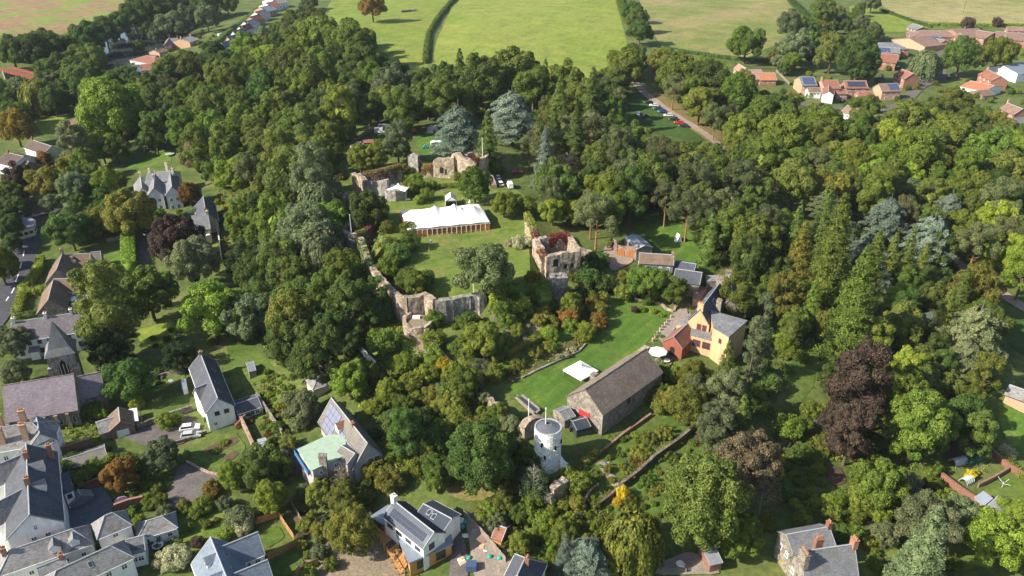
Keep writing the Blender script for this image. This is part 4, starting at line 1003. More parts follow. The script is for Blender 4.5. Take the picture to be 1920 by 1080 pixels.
    def skylight(s, side, u, v, w_=.9, h_=1.2):
        sl_ = (s.rh - s.eh) / s.hw; du = w_ / (2 * s.hl) / 2; dv = h_ / math.sqrt(1 + sl_ * sl_) / (s.hw + s.ov) / 2
        q = [s.sp(side, u + a * du, v + b * dv, .1)[0] for a, b in ((-1, -1), (1, -1), (1, 1), (-1, 1))]; ce = sum(q, Vector()) / 4
        MB(s.M).slab(q, .1, 0).slab([p + (ce - p) * .2 + Vector((0, 0, .012)) for p in q], .03, 1).build('skylight', [lead, glass], s.roof); return s
    def dormer(s, side, u, v, w_=1.6, h_=1.5, roof=None, wall=None, cheek=None, kind='gable'):
        q = 1 if side == 'L' else -1; p, n = s.sp(side, u, v); sl_ = (s.rh - s.eh) / s.hw; yb = p.y; zf = p.z
        zt = zf + h_; back = q * max(0, abs(yb) - h_ / sl_); rzt = zt + (w_ * .45 if kind == 'gable' else .25); backr = q * max(-.1, abs(yb) - (rzt - zf) / sl_)
        m = MB(s.M); x0, x1 = p.x - w_ / 2, p.x + w_ / 2; yf = yb
        V_ = [(x0, yf, zf - .2), (x1, yf, zf - .2), (x1, yf, zt), (x0, yf, zt), (x0, back, zt), (x1, back, zt)]
        m.add(V_ + [(x0, yf, zf - .2), (x1, yf, zf - .2)], [(0, 1, 2, 3), (0, 3, 4), (1, 5, 2)], 0)
        yo = yf + q * .2
        if kind == 'gable':
            m.add([(x0, yf, zt), (x1, yf, zt), (p.x, yf, rzt - .05)], [(0, 1, 2)], 0)
            for a, xx in ((0, x0 - .15), (1, x1 + .15)):
                m.slab([(p.x, yo, rzt), (p.x, backr, rzt), (xx, back, zt - .08), (xx, yo, zt - .08)], .08, 1)
        else: m.slab([(x0 - .15, yo, zt), (x1 + .15, yo, zt), (x1 + .15, backr, rzt), (x0 - .15, backr, rzt)], .1, 1)
        o = m.build('dormer', [wall or s.wallm, roof or slate_dark], s.root)
        f, pn = win_mesh(w_ * .7, h_ * .7, frame_w)
        m4 = s.M @ Matrix.Translation((p.x, yf + q * .02, zf + h_ * .48)) @ Matrix.Rotation((0 if q > 0 else math.pi), 4, 'Z')
        wdw = link('window', f, None, o); wdw.matrix_local = m4
        return s
    def wallwin(s, i, n, z, w_=1.0, h_=1.2, fm=None, door=None, span=(0.05, .95)):
        """windows on edge i of the last flat-roofed block"""
        a, b = s.fp[i], s.fp[(i + 1) % len(s.fp)]; d = b - a; rz = math.atan2(d.y, d.x)
        f, p = win_mesh(w_, h_, fm or frame_d)
        for k in range(n):
            t = span[0] + (span[1] - span[0]) * (k + .5) / n; c = a + d * t; nrm = Vector((d.y, -d.x)).normalized() * .02
            o = link('window', f, None, s.root); o.matrix_local = s.M @ Matrix.Translation((c.x + nrm.x, c.y + nrm.y, s.fz + z + h_ / 2)) @ Matrix.Rotation(rz + math.pi, 4, 'Z'); link('pane', p, None, o)
        return s

# ---------------------------------------------------------------- houses, one by one
b = Bld('gabled_house', 'white gabled house with grey slate roof and an outside stair beside the gravel yard')
b.wing((376,663), (408,746), (440,760), 5.0, 8.0, white, slate_dark); b.win('B', 2, 3.3, 1.1, 1.1, frame_d, at=[.35, .75]).win('B', 1, .7, .8, 1.0, at=[.2]).win('L', 3, 3.2).skylight('L', .6, .35).skylight('L', .8, .35).skylight('L', .3, .5).chim(.03, 0, .9, (.6, .9), stone, 1)
b.wing((399,715), (366,728), (368,748), 4.6, 7.0, white, slate_pale).win('B', 1, 3, .9, 1)
b.wing((440,758), (482,745), (446,774), 2.6, 3.5, white, slate_dark); b.win('R', 4, .8, 1.0, 1.3)
# outside stair
mt = MB(b.M)
for i in range(9): mt.box((-b.hl - 1.2 + i * .3, -b.hw - .7, .15 + i * .13), (.3, 1.1, .3 + i * .26))
mt.build('stair', brick, b.root)

b = Bld('extended_house', 'steep roofed house with green copper wing, solar panels and a blue balcony')
b.wing((622,747), (688,830), (594,784), 3.6, 8.2, greyr, tile_brown if 0 else slate_mossy, ov=.5)
b.panels('R', .04, .36, .12, .55, 4, 2, solar_pale).panels('R', .10, .36, .56, .96, 3, 2, solar_pale).panels('R', .50, .62, .45, .62, 2, 1, solar_pale).panels('R', .64, .93, .50, .80, 5, 2, solar_pale)
b.dormer('R', .43, .62, 2.2, 1.6, tile_rust, white).win('B', 2, 2.8, 1.3, 1.2, at=[.55, .8]).win('R', 3, .9, 1.5, 1.1).chim(.62, 0, .6, (.8, .6), brick, 1)
b.wing((640,835), (665,850), (672,868), 5.0, 6.2, greyr, slate_mossy, 'gable', .2)
b.win('R', 2, 3.4, 1.3, 1.1).win('R', 2, .8, 1.4, 1.2)
b.flat([(560,842), (617,816), (646,818), (646,852), (586,880)], 5.4, greyr, copper_roof, .2, None, .35)
b.wallwin(0, 2, 3.2, 1.3, 1.1, frame_w).wallwin(0, 2, .7, 1.4, 1.1, frame_w).wallwin(1, 2, 3.2, 1.3, 1.1, frame_w).wallwin(2, 2, 3.2, 1.3, 1.1, frame_w).wallwin(4, 2, 3.0, 1.2, 1.5, frame_w)
c0 = Vector(flat(607, 852, b.z0 + 7)); MB(b.M).box((c0.x, c0.y - 1.0, b.z0 + 3), (1.5, 1.0, 9.0)).box((c0.x, c0.y - 1.0, b.z0 + 7.6), (1.7, 1.2, .25)).build('chimney', stone, b.roof)
bp = [Vector(flat(u, v, b.z0 + 3.2)) for u, v in ((552,850), (578,890), (586,884), (562,846))]
bal = MB(b.M).prism(bp[::-1], b.z0 + 2.9, b.z0 + 3.15).build('balcony', felt_roof, b.root)
mb = MB(b.M)
for a_, c_ in ((bp[0], bp[1]), (bp[1], bp[2]), (bp[0], bp[3])):
    for zz in (.5, 1.1): mb.tube([(a_.x, a_.y, b.z0 + 3.1 + zz), (c_.x, c_.y, b.z0 + 3.1 + zz)], .05, 4)
    n_ = max(2, int((c_ - a_).length / .9))
    for i in range(n_ + 1):
        q = a_.lerp(c_, i / n_); mb.box((q.x, q.y, b.z0 + 3.7), (.07, .07, 1.15))
    mb.slab([(a_.x, a_.y, b.z0 + 3.2), (c_.x, c_.y, b.z0 + 3.2), (c_.x, c_.y, b.z0 + 4.0), (a_.x, a_.y, b.z0 + 4.0)], .03)
mb.build('railing', blue_paint, bal)

b = Bld('new_house', 'timber clad new house with dark seamed metal roof, solar rows and white upper walls')
b.wing((739,939), (813,997), (793,1028), 5.6, 7.6, white, zinc_dark, 'gable', .3, E2=None)
b.panels('R', .08, .93, .30, .74, 12, 2, solar_blk)
b.win('R', 4, 3.6, 1.6, .9, frame_d).win('B', 1, 3.8, 1.3, 1.4, frame_d, at=[.35]).win('L', 2, 3.6).chim(.0, 0, 1.3, (1.0, .9), white, 1)
for i in range(30):           # standing seams
    u = (i + .5) / 30
    for sd in 'LR':
        if sd == 'R': p0, p1 = b.sp(sd, u, .02, .04)[0], b.sp(sd, u, .28, .04)[0]
        else: p0, p1 = b.sp(sd, u, .02, .04)[0], b.sp(sd, u, .98, .04)[0]
        if i == 0: seam = MB(b.M)
        seam.tube([p0, p1], .035, 3)
        if sd == 'R': seam.tube([b.sp(sd, u, .76, .04)[0], b.sp(sd, u, .98, .04)[0]], .035, 3)
    seam_ = seam
seam.build('roof_seam', zinc_dark, b.roof)
b.wing((795,945), (846,972), (858,962), 5.7, 6.8, white, zinc_dark, 'gable', .3); b.win('R', 2, 3.6, 1.6, 1.2, frame_d).skylight('R', .3, .3).skylight('R', .5, .4).skylight('R', .45, .1)
b.flat([(697,967), (728,947), (748,962), (722,983)], 3.1, timber, zinc, .3, None, .25); b.wallwin(0, 1, .3, 3.0, 2.2).wallwin(1, 1, .3, 3.0, 2.2).wallwin(3, 1, .3, 3.0, 2.2)
b.flat([(744,1000), (768,1054), (847,1019), (843,1000), (800,985)], 3.1, timber, zinc, .3, None, .3)
for i in range(5): b.wallwin(i, 2, .5, 2.0, 1.9)
dk = [Vector(flat(u, v, b.z0 + .9)) for u, v in ((702,992), (722,984), (766,1056), (752,1078))]
dke = MB(b.M).prism(dk[::-1], b.z0 + .78, b.z0 + .88).build('deck_frame', wood_d, b.root)
for i in range(16):
    t0, t1 = i / 16, (i + .88) / 16
    if i in (6, 7, 11): continue
    MB(b.M).slab([tuple(dk[0].lerp(dk[3], t0)) + (b.z0 + .93,), tuple(dk[1].lerp(dk[2], t0)) + (b.z0 + .93,), tuple(dk[1].lerp(dk[2], t1)) + (b.z0 + .93,), tuple(dk[0].lerp(dk[3], t1)) + (b.z0 + .93,)], .04).build('deck_board', timber, b.root)
ps = MB(b.M)
for i in range(9):
    q = dk[0].lerp(dk[3], i / 8); ps.box((q.x, q.y, b.z0 + .6), (.15, .15, 2.4))
ps.tube([(dk[0].x, dk[0].y, b.z0 + 1.7), (dk[3].x, dk[3].y, b.z0 + 1.7)], .07, 4); ps.build('deck_post', timber, b.root)

b = Bld('stone_barn', 'long grey stone barn with mossy tiled roof beside the lower lawn', 'barn')
b.wing((1098,729), (1211,654), (1123,783), 4.8, 9.0, stone, tile_stone, 'gable', .25, rg=stone)
b.win('R', 1, 2.6, 1.2, 1.8, frame_d, at=[.42]).door('A', .5, 3.0, 3.0, door_red).win('L', 2, 2, 1, 1.5, frame_d)
MB(b.M).box((-b.hl * .1, b.hw + .4, b.eh - .5), (1.4, 1.4, 2.4)).build('buttress', stone, b.root)
b.wing((1208,668), (1228,655), (1236,668), 3.5, 4.4, stone, tile_stone, 'gable', .15) if 0 else None

b = Bld('yellow_house', 'ochre yellow house with dark slate gables and red window frames above the terrace')
b.wing((1313,579), (1351,529), (1335,603), 6.8, 10.6, ochre, slate_dark, ov=.25)
b.win('A', 2, 4.6, 1.1, 1.7, frame_r, at=[.55, .85]).chim(.02, 0, 1.3, (.8, 1.4), ochre, 3).chim(.98, 0, 1.6, (1.0, 2.0), stone, 3).skylight('R', .5, .5, 1.4, 2.6).skylight('L', .3, .6, 1.2, 1.4).skylight('L', .6, .5)
b.chim(.45, -b.hw * .98, -.4, (1.1, 1.3), stone, 3, 0)
b.wing((1366,515), (1376,556), (1391,560), 6.2, 9.4, stone, tile_dkbrown, ov=.2); b.skylight('R', .5, .5).skylight('L', .5, .5).chim(.0, 0, 1.0, (.8, 1.6), stone, 3)
b.flat([(1333,582), (1400,601), (1367,630), (1339,613)], 8.6, ochre, slate, .3, None, .3)
b.wallwin(0, 1, 5.2, .9, 1.3, frame_r).wallwin(2, 1, 5.2, .9, 1.3, frame_r).wallwin(3, 2, 5.0, .9, 1.4, frame_r)
b.flat([(1298,616), (1340,625), (1337,638), (1296,627)], 4.6, ochre, slate, .25, None, .3)
for i in range(4): b.wallwin(i, 2, 1.6, 2.0, 1.9, frame_r)
b.flat([(1269,607), (1293,587), (1303,594), (1284,612)], 3.4, ochre, slate_pale, .25, None, .1)
b.flat([(1301,536), (1328,538), (1312,560), (1299,561)], 3.0, pink_stone, tile_pink, .2, None, .05)
b.flat([(1322,516), (1352,516), (1350,526), (1326,528)], 5.0, stone, slate_pale, .2, None, .05)

b = Bld('red_chapel', 'small red limewashed hall with brown gabled roof and dark arched doorway', 'outbuilding')
b.wing((1263,631), (1289,607), (1277,653), 3.3, 5.6, redwash, tile_rust, ov=.2)
b.door('A', .5, 1.3, 2.0, opening_shade)
ar = MB(b.M); ar.add([(-b.hl - .05, .65 * math.cos(t), 2.0 + .65 * math.sin(t)) for t in np.linspace(0, math.pi, 9)], [tuple(range(9))[::-1]]); ar.build('door_arch', opening_shade, b.root)
b.win('R', 2, 1.0, .9, 1.3, frame_r)

b = Bld('slate_cottage', 'slate hung cottage with patchy brown roof behind the lawn shrubs')
b.wing((1199,474), (1263,478), (1230,495), 4.6, 6.6, slate_blue, tile_brown, ov=.15); b.win('R', 3, 2.8, .8, 1.0, at=[.2, .65, .9]).win('R', 2, .6, .9, 1.1).chim(.98, -.5, .9, (.8, 1.0), pink_stone, 2).win('A', 1, 2.6)
b.wing((1267,489), (1305,495), (1304,507), 3.5, 4.4, stone, slate_dark, ov=.15); b.wing((1267,504), (1316,511), (1313,534), 2.8, 4.6, stone, slate_dark, ov=.2); b.win('B', 1, 1, 1, 1)
b = Bld('arched_garage', 'stone garage with pale metal roof and two arched orange doors', 'garage')
b.wing((1186,439), (1209,460), (1187,461), 3.5, 4.4, stone, metal_roof, ov=.2)
fa, fb = P(1151, 478), P(1193, 487); d = Vector((fb.x - fa.x, fb.y - fa.y)); rz_ = math.atan2(d.y, d.x); Lg = d.length
Mg = Matrix.Translation((fa.x, fa.y, terr(fa.x, fa.y))) @ Matrix.Rotation(rz_, 4, 'Z'); mg = MB(b.Mi @ Mg)
mg.box((Lg / 2, .3, 1.2), (Lg, .6, 4.4)); mg.box((.4, .3, 1.6), (1.0, .9, 5.0)); mg.box((Lg - .4, .3, 1.6), (1.0, .9, 5.0)); mg.build('front_wall', pink_stone, b.root)
for cx_ in (Lg * .30, Lg * .74):
    a = MB(b.Mi @ Mg); pts = [(cx_ - 1.1, 0), (cx_ + 1.1, 0)] + [(cx_ + 1.1 * math.cos(t), 1.5 + .8 * math.sin(t)) for t in np.linspace(0, math.pi, 9)]
    n_ = len(pts); a.add([(x, -.12, z) for x, z in pts] + [(x, -.02, z) for x, z in pts], [tuple(range(n_))] + [(i, n_ + i, n_ + (i + 1) % n_, (i + 1) % n_) for i in range(n_)]); a.build('arched_door', door_orange, b.root)

b = Bld('villa', 'pale victorian villa with grey slate gables and tall chimneys among the trees')
b.wing((278,323), (325,321), (292,352), 6.6, 9.8, white, slate, ov=.3); b.win('R', 4, 4.0).win('R', 4, 1.0, 1.0, 1.5).chim(.75, .6, 3.2, (.9, .9), cream, 3).chim(.06, 0, 1.4, (.7, .9), cream, 2).chim(.98, 0, 1.2, (.7, .9), cream, 2)
b.wing((290,320), (288,352), (298,358), 6.6, 9.4, white, slate, ov=.3); b.win('B', 2, 3.8).win('B', 2, .8, 1.1, 1.5).chim(.5, 0, 1.6, (.8, .8), cream, 2)
b.wing((318,320), (322,350), (331,356), 6.6, 9.4, white, slate, ov=.3); b.win('B', 2, 3.8).win('B', 2, .8, 1.1, 1.5)
b.wing((263,330), (266,352), (275,356), 5.5, 8.2, cream, slate, ov=.3); b.win('B', 1, 3.2).win('B', 1, .6, 1.1, 1.4).chim(0, 0, 1.5, (.7, .7), cream, 1)
b = Bld('cottage', 'cream walled cottage with dark slate roofs above its terraced garden')
b.wing((381,368), (386,398), (407,400), 4.4, 7.6, cream, slate_dark, ov=.25); b.skylight('L', .4, .5).skylight('L', .7, .5).win('L', 2, 2.5).chim(.95, 0, 1.0, (.7, .7), brick, 2)
b.wing((389,401), (360,405), (374,430), 4.8, 7.6, cream, slate, ov=.25); b.win('L', 3, 3.0, .9, 1.1).win('L', 2, .8, 1.2, 1.2).win('A', 2, 3.0, .9, 1.1).win('R', 3, 3.0).chim(.0, 0, 1.1, (.7, .9), cream, 2)
b.flat([(370,430), (391,426), (393,440), (373,444)], 2.8, cream, paint_w, .2)
b = Bld('tiled_house', 'old stone house with steep brown tiled roofs behind clipped road hedges')
b.wing((117,475), (106,505), (90,515), 3.8, 8.0, stone, tile_brown, ov=.3); b.win('B', 2, 1.2).chim(.02, 0, 1.6, (.9, .9), stone, 2).win('L', 3, 1)
b.wing((122,478), (168,475), (150,494), 4.0, 7.4, cream, tile_brown, ov=.3); b.win('R', 3, 1.0, 1.2, 1.5).win('R', 3, 3.0, .9, .8).dormer('R', .35, .6, 1.6, 1.2, tile_brown)
b.wing((170,473), (188,471), (178,488), 3.4, 5.8, stone, slate_mossy, ov=.2)
b.wing((102,523), (163,521), (140,543), 4.0, 7.0, cream, tile_brown, ov=.3); b.win('R', 4, 2.2, 1.1, 1.0).win('R', 3, .4, 1.1, 1.2)
b.wing((100,524), (90,562), (74,566), 3.4, 7.2, stone, tile_brown, ov=.3); b.win('B', 2, 1.0)
b.flat([(121,570), (129,556), (143,556), (139,572)], 2.5, frame_w, paint_w, .15); b.wallwin(0, 2, .4, 1.0, 1.6, frame_w)
b = Bld('white_terrace', 'white rendered terrace with long grey slate roof and three white chimneys')
b.wing((22,605), (156,584), (60,636), 5.4, 8.4, white, slate_plum, ov=.3); b.win('R', 7, 3.6, 1.0, 1.2, frame_d).win('R', 7, .8, 1.2, 1.5, frame_d)
for u in (.03, .47, .83): b.chim(u, 0, 1.3, (.7, 1.0), white, 2)
pm = MB(b.M); pm.box((-b.hl * .45, -b.hw - .9, 1.2), (2.2, 1.8, 2.6)); pm.build('porch', white, b.root); MB(b.M).slab([(-b.hl*.45-1.3, -b.hw, 3.1), (-b.hl*.45+1.3, -b.hw, 3.1), (-b.hl*.45+1.3, -b.hw-2.1, 2.5), (-b.hl*.45-1.3, -b.hw-2.1, 2.5)], .1).build('porch_roof', slate, b.root)

b = Bld('church', 'stone church with purple slate nave roof and a short slated spire', 'church')
b.wing((4,723), (137,701), (80,779), 4.6, 11.2, stone, slate_purple, ov=.2, rg=stone)
def gothic(b_, side, n, z, w_=.7, h_=1.8, at=None):
    k = MB(); pts = [(-w_ / 2, 0), (w_ / 2, 0), (w_ / 2, h_ * .6), (0, h_), (-w_ / 2, h_ * .6)]
    k.add([(x, .04, zz) for x, zz in pts][::-1], [(0,1,2,3,4)], 0)
    k.add([(x * 1.35, .02, zz * 1.12 - .12) for x, zz in pts][::-1], [(0,1,2,3,4)], 1)
    me_ = k.mesh('lancet_window', [glass, cream]); ln = b_._faces(side)[2]
    for i in range(n):
        t = at[i] if at else (i + .5) / n
        b_.place(side, (t - .5) * (ln - 1), z, me_, None, 'lancet_window')
gothic(b, 'R', 10, 1.2, .6, 2.0)
for i in range(6): MB(b.M).box((-b.hl + (i + .5) * 2 * b.hl / 6 - 1, -b.hw - .35, 1.2), (.8, .9, 6)).build('buttress', stone, b.root)
b.wing((140,707), (188,697), (152,743), 4.6, 9.2, stone, slate_purple, ov=.2, rg=stone); gothic(b, 'R', 4, 1.4, .6, 1.8, [.3, .4, .68, .78]); gothic(b, 'B', 1, 2, 1.6, 3)
MB(b.M).box((b.hl + .1, 0, b.rh + .5), (.3, .3, 1.2)).box((b.hl + .1, 0, b.rh + .75), (.3, .9, .25)).build('cross', stone, b.roof)
tc_ = Vector(flat(115, 660, b.z0 + 9.5)); TW = 3.05; MT = b.Mi @ Matrix.Translation((tc_.x, tc_.y, b.z0)) @ Matrix.Rotation(math.atan2(b.Mw[1][0], b.Mw[0][0]), 4, 'Z')
MB(MT).box((0, 0, 3.9), (2 * TW, 2 * TW, 12.8)).build('tower', castle_grey, b.root)
for q, w2 in ((-1, 0), (1, 0)):
    MB(MT).box((q * TW, -TW, 2.4), (.9, .9, 9.8)).build('buttress', castle_grey, b.root)
spm = MB(MT); h0, h1, h2 = 10.3, 12.0, 18.6; a_, b1_ = TW + .45, TW * .78
spm.add([(-a_, -a_, h0), (a_, -a_, h0), (a_, a_, h0), (-a_, a_, h0), (-b1_, -b1_, h1), (b1_, -b1_, h1), (b1_, b1_, h1), (-b1_, b1_, h1), (0, 0, h2)], [(0,1,5,4), (1,2,6,5), (2,3,7,6), (3,0,4,7), (4,5,8), (5,6,8), (6,7,8), (7,4,8), (3,2,1,0)])
spm.tube([(0, 0, h2 - .1), (0, 0, h2 + 1.2)], .05, 5, 1); sp_ = spm.build('spire', [slate, lead], b.root)
lu = MB(MT); lu.add([(-.45, -1.85, 12.0), (.45, -1.85, 12.0), (0, -1.85, 13.7), (-.45, -1.0, 12.0), (.45, -1.0, 12.0), (0, -.6, 13.7)], [(0,1,2), (0,2,5,3), (1,4,5,2)]); lu.build('lucarne', [frame_r], sp_)
k = MB(MT)
pts = [(-1.1, 4.4), (1.1, 4.4), (1.1, 7.0), (0.55, 8.3), (0, 8.9), (-.55, 8.3), (-1.1, 7.0)]
k.add([(x, -TW - .05, z) for x, z in pts], [tuple(range(7))], 0)
for x in (-.75, 0, .75): k.box((x, -TW - .08, 6.1), (.12, .1, 3.4), 1)
k.build('belfry_window', [opening_shade, cream], b.root)

b = Bld('hip_roofed_villa', 'pair of white villas under grey hipped roofs with brick chimney stacks')
b.wing((-25,806), (60,792), (40,838), 7.0, 10.2, white, slate_pale, 'hip', .35)
b.chim(.35, 2.5, 1.6, (1.2, .9), brick_tan, 4).chim(.62, 3, 1.6, (1.2, .9), brick_tan, 4).chim(.42, -2.5, 1.6, (1.2, .9), brick_tan, 4).chim(.70, -2.6, 1.6, (1.2, .9), brick_tan, 4).win('R', 6, 4).win('B', 3, 4).win('B', 3, 1)
b.wing((68,780), (74,812), (96,800), 7.0, 9.6, white, slate, 'gable', .3)
b = Bld('dormered_house', 'large white house with dark slate slope, two dormers and brick chimneys')
b.wing((49,833), (55,964), (118,965), 7.6, 11.4, white, slate_dark, 'gable', .3)
b.dormer('L', .32, .55, 2.0, 1.5, slate).dormer('L', .60, .55, 2.0, 1.5, slate).chim(.12, b.hw * .85, .2, (.8, .9), brick_o, 2).chim(.22, 0, 1.6, (.8, .9), brick_o, 2).chim(.6, 0, 1.6, (.8, .9), brick_o, 2)
b.win('B', 1, 7.4, .7, 1.2, at=[.52]).win('B', 2, 4.2, 1.0, 1.8, at=[.42, .7]).win('B', 2, 1.0, 1.0, 1.8, at=[.3, .6]).win('L', 4, 4.5).win('L', 4, 1)
MB(b.M).box((b.hl + .5, 1.6, 2.8), (1.0, 1.8, 3.0)).build('oriel', white, b.root); MB(b.M).add([(b.hl, 2.8, 4.3), (b.hl + 1.2, 2.6, 4.3), (b.hl + 1.2, .6, 4.3), (b.hl, .4, 4.3), (b.hl, 1.6, 5.5)], [(1,0,4), (2,1,4), (3,2,4), (0,1,2,3)]).build('oriel_roof', slate_dark, b.root)
b.wing((47,850), (-30,882), (-20,912), 7.4, 10.4, white, slate_pale, 'gable', .2); b.wing((52,912), (-25,952), (-10,985), 7.4, 10.4, white, tile_estate if 0 else slate_pale, 'gable', .2)
b.flat([(115,888), (130,884), (136,918), (120,925)], 4.6, white, slate_dark, .3); b.wallwin(0, 1, 2.8, .9, 1.1).wallwin(1, 2, 2.8, .9, 1.1).wallwin(2, 1, 2.8, .9, 1.1)
b = Bld('mews_cottages', 'low white mews range with long slate roof at the bottom left corner')
b.wing((20,1031), (135,992), (64,1049), 5.2, 7.6, white, slate_pale, 'hip', .3); b.dormer('R', .62, .8, 1.8, 1.2, slate).dormer('R', .85, .8, 1.6, 1.2, slate).win('R', 5, 2.6, .9, 1.0).chim(.1, 0, 1, (.8, .8), brick_o, 2)
b = Bld('courtyard_range', 'white courtyard range with hipped slate roof in the bottom left corner')
b.wing((105,1070), (207,1023), (238,1044), 5.0, 7.4, white, slate_pale, 'hip', .3); b.skylight('R', .55, .4).win('R', 5, 3).win('B', 1, 3)
b.wing((70,1064), (120,1044), (110,1078), 5.2, 7.0, white, slate_pale, 'gable', .3); b.chim(.9, 0, .9, (.7, .7), brick_o, 2)
b.wing((236,1012), (268,1004), (272,1032), 3.6, 5.4, white, slate, 'gable', .2); b.win('R', 2, 1.4); b.panels('R', .1, .95, .5, .8, 3, 1, glass)
b = Bld('coach_house', 'small square white house with pyramid slate roof beside the grey court')
b.wing((196,967), (211,961), (203,995), 5.4, 7.8, white, slate_pale, 'hip', .3); b.win('R', 1, 3.7, 1.0, .9).win('R', 1, 1.2, 1.0, .9).win('B', 1, 3.7)
b = Bld('garden_cottage', 'low white cottage with hipped slate roof climbed by a hedge')
b.wing((276,976), (303,968), (284,999), 2.9, 4.6, white, slate_pale, 'hip', .3); b.win('R', 3, 1, .9, 1)
b = Bld('blue_slate_house', 'house with bright blue grey slate roofs and rooflights at the bottom edge')
b.wing((395,1008), (428,1090), (357,1049), 4.4, 8.4, white, slate_blue, 'gable', .3); b.skylight('L', .35, .35).skylight('L', .65, .4).dormer('R', .35, .5, 2.0, 1.2, slate_blue).dormer('R', .75, .5, 2.0, 1.2, slate_blue)
b.wing((418,1024), (482,998), (500,1022), 4.4, 7.4, white, slate_blue, 'gable', .3); b.win('B', 2, 2.8, .9, 1.1).win('R', 3, 2.6)
b.wing((440,1075), (500,1050), (515,1075), 4.4, 7.4, white, slate_blue, 'gable', .3); b.win('B', 2, 2.8)
b = Bld('brick_garage', 'small brown roofed garage with white boarded front on the gravel yard', 'garage')
b.wing((217,765), (231,768), (241,788), 2.6, 4.0, brick_br, tile_brown, 'gable', .2) if 0 else b.wing((222,764), (225,790), (240,790), 2.6, 4.4, brick_br, tile_brown, 'gable', .2)
b.door('B', .5, 2.6, 2.0, frame_w); b.flat([(241,768), (256,765), (259,788), (243,790)], 2.5, fence_g, paint_w, .12)
b = Bld('slate_shed', 'grey slate roofed stone shed left of the garage', 'shed')
b.wing((190,790), (205,785), (206,808), 2.2, 3.6, stone, slate_pale, 'gable', .15, ext=1)
b = Bld('lean_to_shed', 'ruinous slate lean to against the long garden wall', 'shed')
b.wing((118,862), (196,838), (150,868), 2.4, 3.4, stone, slate_mossy, 'gable', .1)
b = Bld('wooden_shed', 'small brown felt roofed shed on the sloping garden lawn', 'shed')
b.wing((463,684), (476,681), (472,694), 2.0, 2.7, fence_g, felt_roof, 'gable', .15); b.door('B', .5, .8, 1.7)
b = Bld('red_shed', 'small red boarded shed with grey roof by the bottom patio', 'shed')
b.wing((1322,1037), (1344,1032), (1336,1050), 2.1, 2.8, brick, felt_roof, 'gable', .2); b.door('B', .5, .8, 1.8)
b = Bld('summer_house', 'little red roofed summer house in the cluttered yard', 'shed')
b.wing((931,984), (949,990), (942,999), 2.0, 3.2, fence_t, tile_rust, 'gable', .2)
b = Bld('chimneyed_house', 'stone house with broad slate roof and four brick chimney stacks')
b.wing((1476,1002), (1554,988), (1545,1018), 6.4, 8.2, stone, slate, 'gable', .3); b.chim(.99, 0, 1.2, (.8, .9), brick, 2).win('A', 2, 3.6, .9, 1.3)
b.wing((1503,1034), (1601,1020), (1615,1075), 6.0, 10.2, stone, slate, 'gable', .3); b.chim(.0, -1.0, .9, (.9, 2.2), stone, 5).chim(.38, 1.2, 1.2, (1.4, .9), brick, 4).chim(1.0, 0, 1.2, (.9, 1.3), brick_o, 3).win('A', 2, 3.6, .9, 1.3).win('R', 4, 3)
b.flat([(1462,1010), (1476,1004), (1480,1022), (1466,1028)], 3.0, stone, felt_roof, .2)
b = Bld('corner_outbuilding', 'long grey roofed outbuilding with white bargeboards at the right edge', 'outbuilding')
b.wing((1872,931), (1932,970), (1846,951), 2.8, 4.2, stone, slate, 'gable', .25)
b = Bld('tin_shed', 'small pale metal roofed shed beside the long outbuilding', 'shed')
b.flat([(1828,932), (1844,921), (1861,934), (1846,947)], 2.3, fence_g, metal_roof, .12)
b = Bld('edge_bungalow', 'pale roofed bungalow cut off by the right edge of the view')
b.wing((1895,722), (1950,742), (1886,731), 2.8, 4.0, brick_tan, slate_pale, 'gable', .4)
b = Bld('hipped_house', 'dark slate hip roofed house with brick chimney at the bottom centre edge')
b.wing((985,1046), (970,1078), (950,1070), 5.0, 8.0, cream, slate_dark, 'hip', .3); b.chim(.35, .6, .8, (.9, .7), brick, 2)
b = Bld('boathouse_lodge', 'low flat roofed brown lodge on the sunny lawn', 'lodge')
b.flat([(122,232), (150,218), (166,222), (160,232), (128,241)], 3.2, brick_br, tile_estate, .25, None, .5); b.wallwin(0, 2, 1, 1.4, 1.2, frame_w).wallwin(1, 2, 1, 1.4, 1.2, frame_w)
b = Bld('brown_roofed_house', 'white walled house with dark brown roof, nearer of the left edge pair')
b.wing((14,286), (44,293), (22,312), 4.8, 7.2, white, tile_dkbrown, 'gable', .35); b.win('R', 4, 2.9).win('R', 3, .6, 1.2, 1.2).chim(.05, 0, 1, (.7, .7), brick, 2).wing((40,300), (54,303), (46,316), 3.4, 5.2, brick_br, tile_dkbrown, 'gable', .3)
b = Bld('brown_roofed_house', 'white gabled house with dark brown roof behind its nearer twin')
b.wing((60,262), (96,274), (70,285), 4.8, 7.2, white, tile_dkbrown, 'gable', .35); b.win('R', 3, 2.8).win('A', 1, 2.8).win('R', 2, .6, 1.2, 1.2).chim(.02, 0, 1, (.7, .7), brick, 2).wing((84,280), (98,284), (90,292), 2.8, 4.2, brick_br, tile_dkbrown, 'gable', .3)
b = Bld('flat_roofed_hall', 'pale low roofed hall beside the town road junction', 'hall')
b.flat([(23,414), (56,408), (66,414), (62,424), (30,433)], 3.4, cream, felt_roof, .25, None, .3); b.wallwin(0, 3, 1, 1.2, 1).wallwin(1, 2, 1, 1.2, 1)
b = Bld('riverside_bungalow', 'white bungalow with red brown hipped roofs by the river')
b.wing((274,104), (291,107), (283,120), 3.0, 5.6, white, tile_rust, 'hip', .4); b.win('R', 3, 1, 1.2, 1.2); b.wing((262,121), (286,119), (270,131), 2.8, 4.8, white, tile_rust, 'gable', .4); b.win('R', 3, 1, 1.2, 1.2).skylight('R', .5, .5)
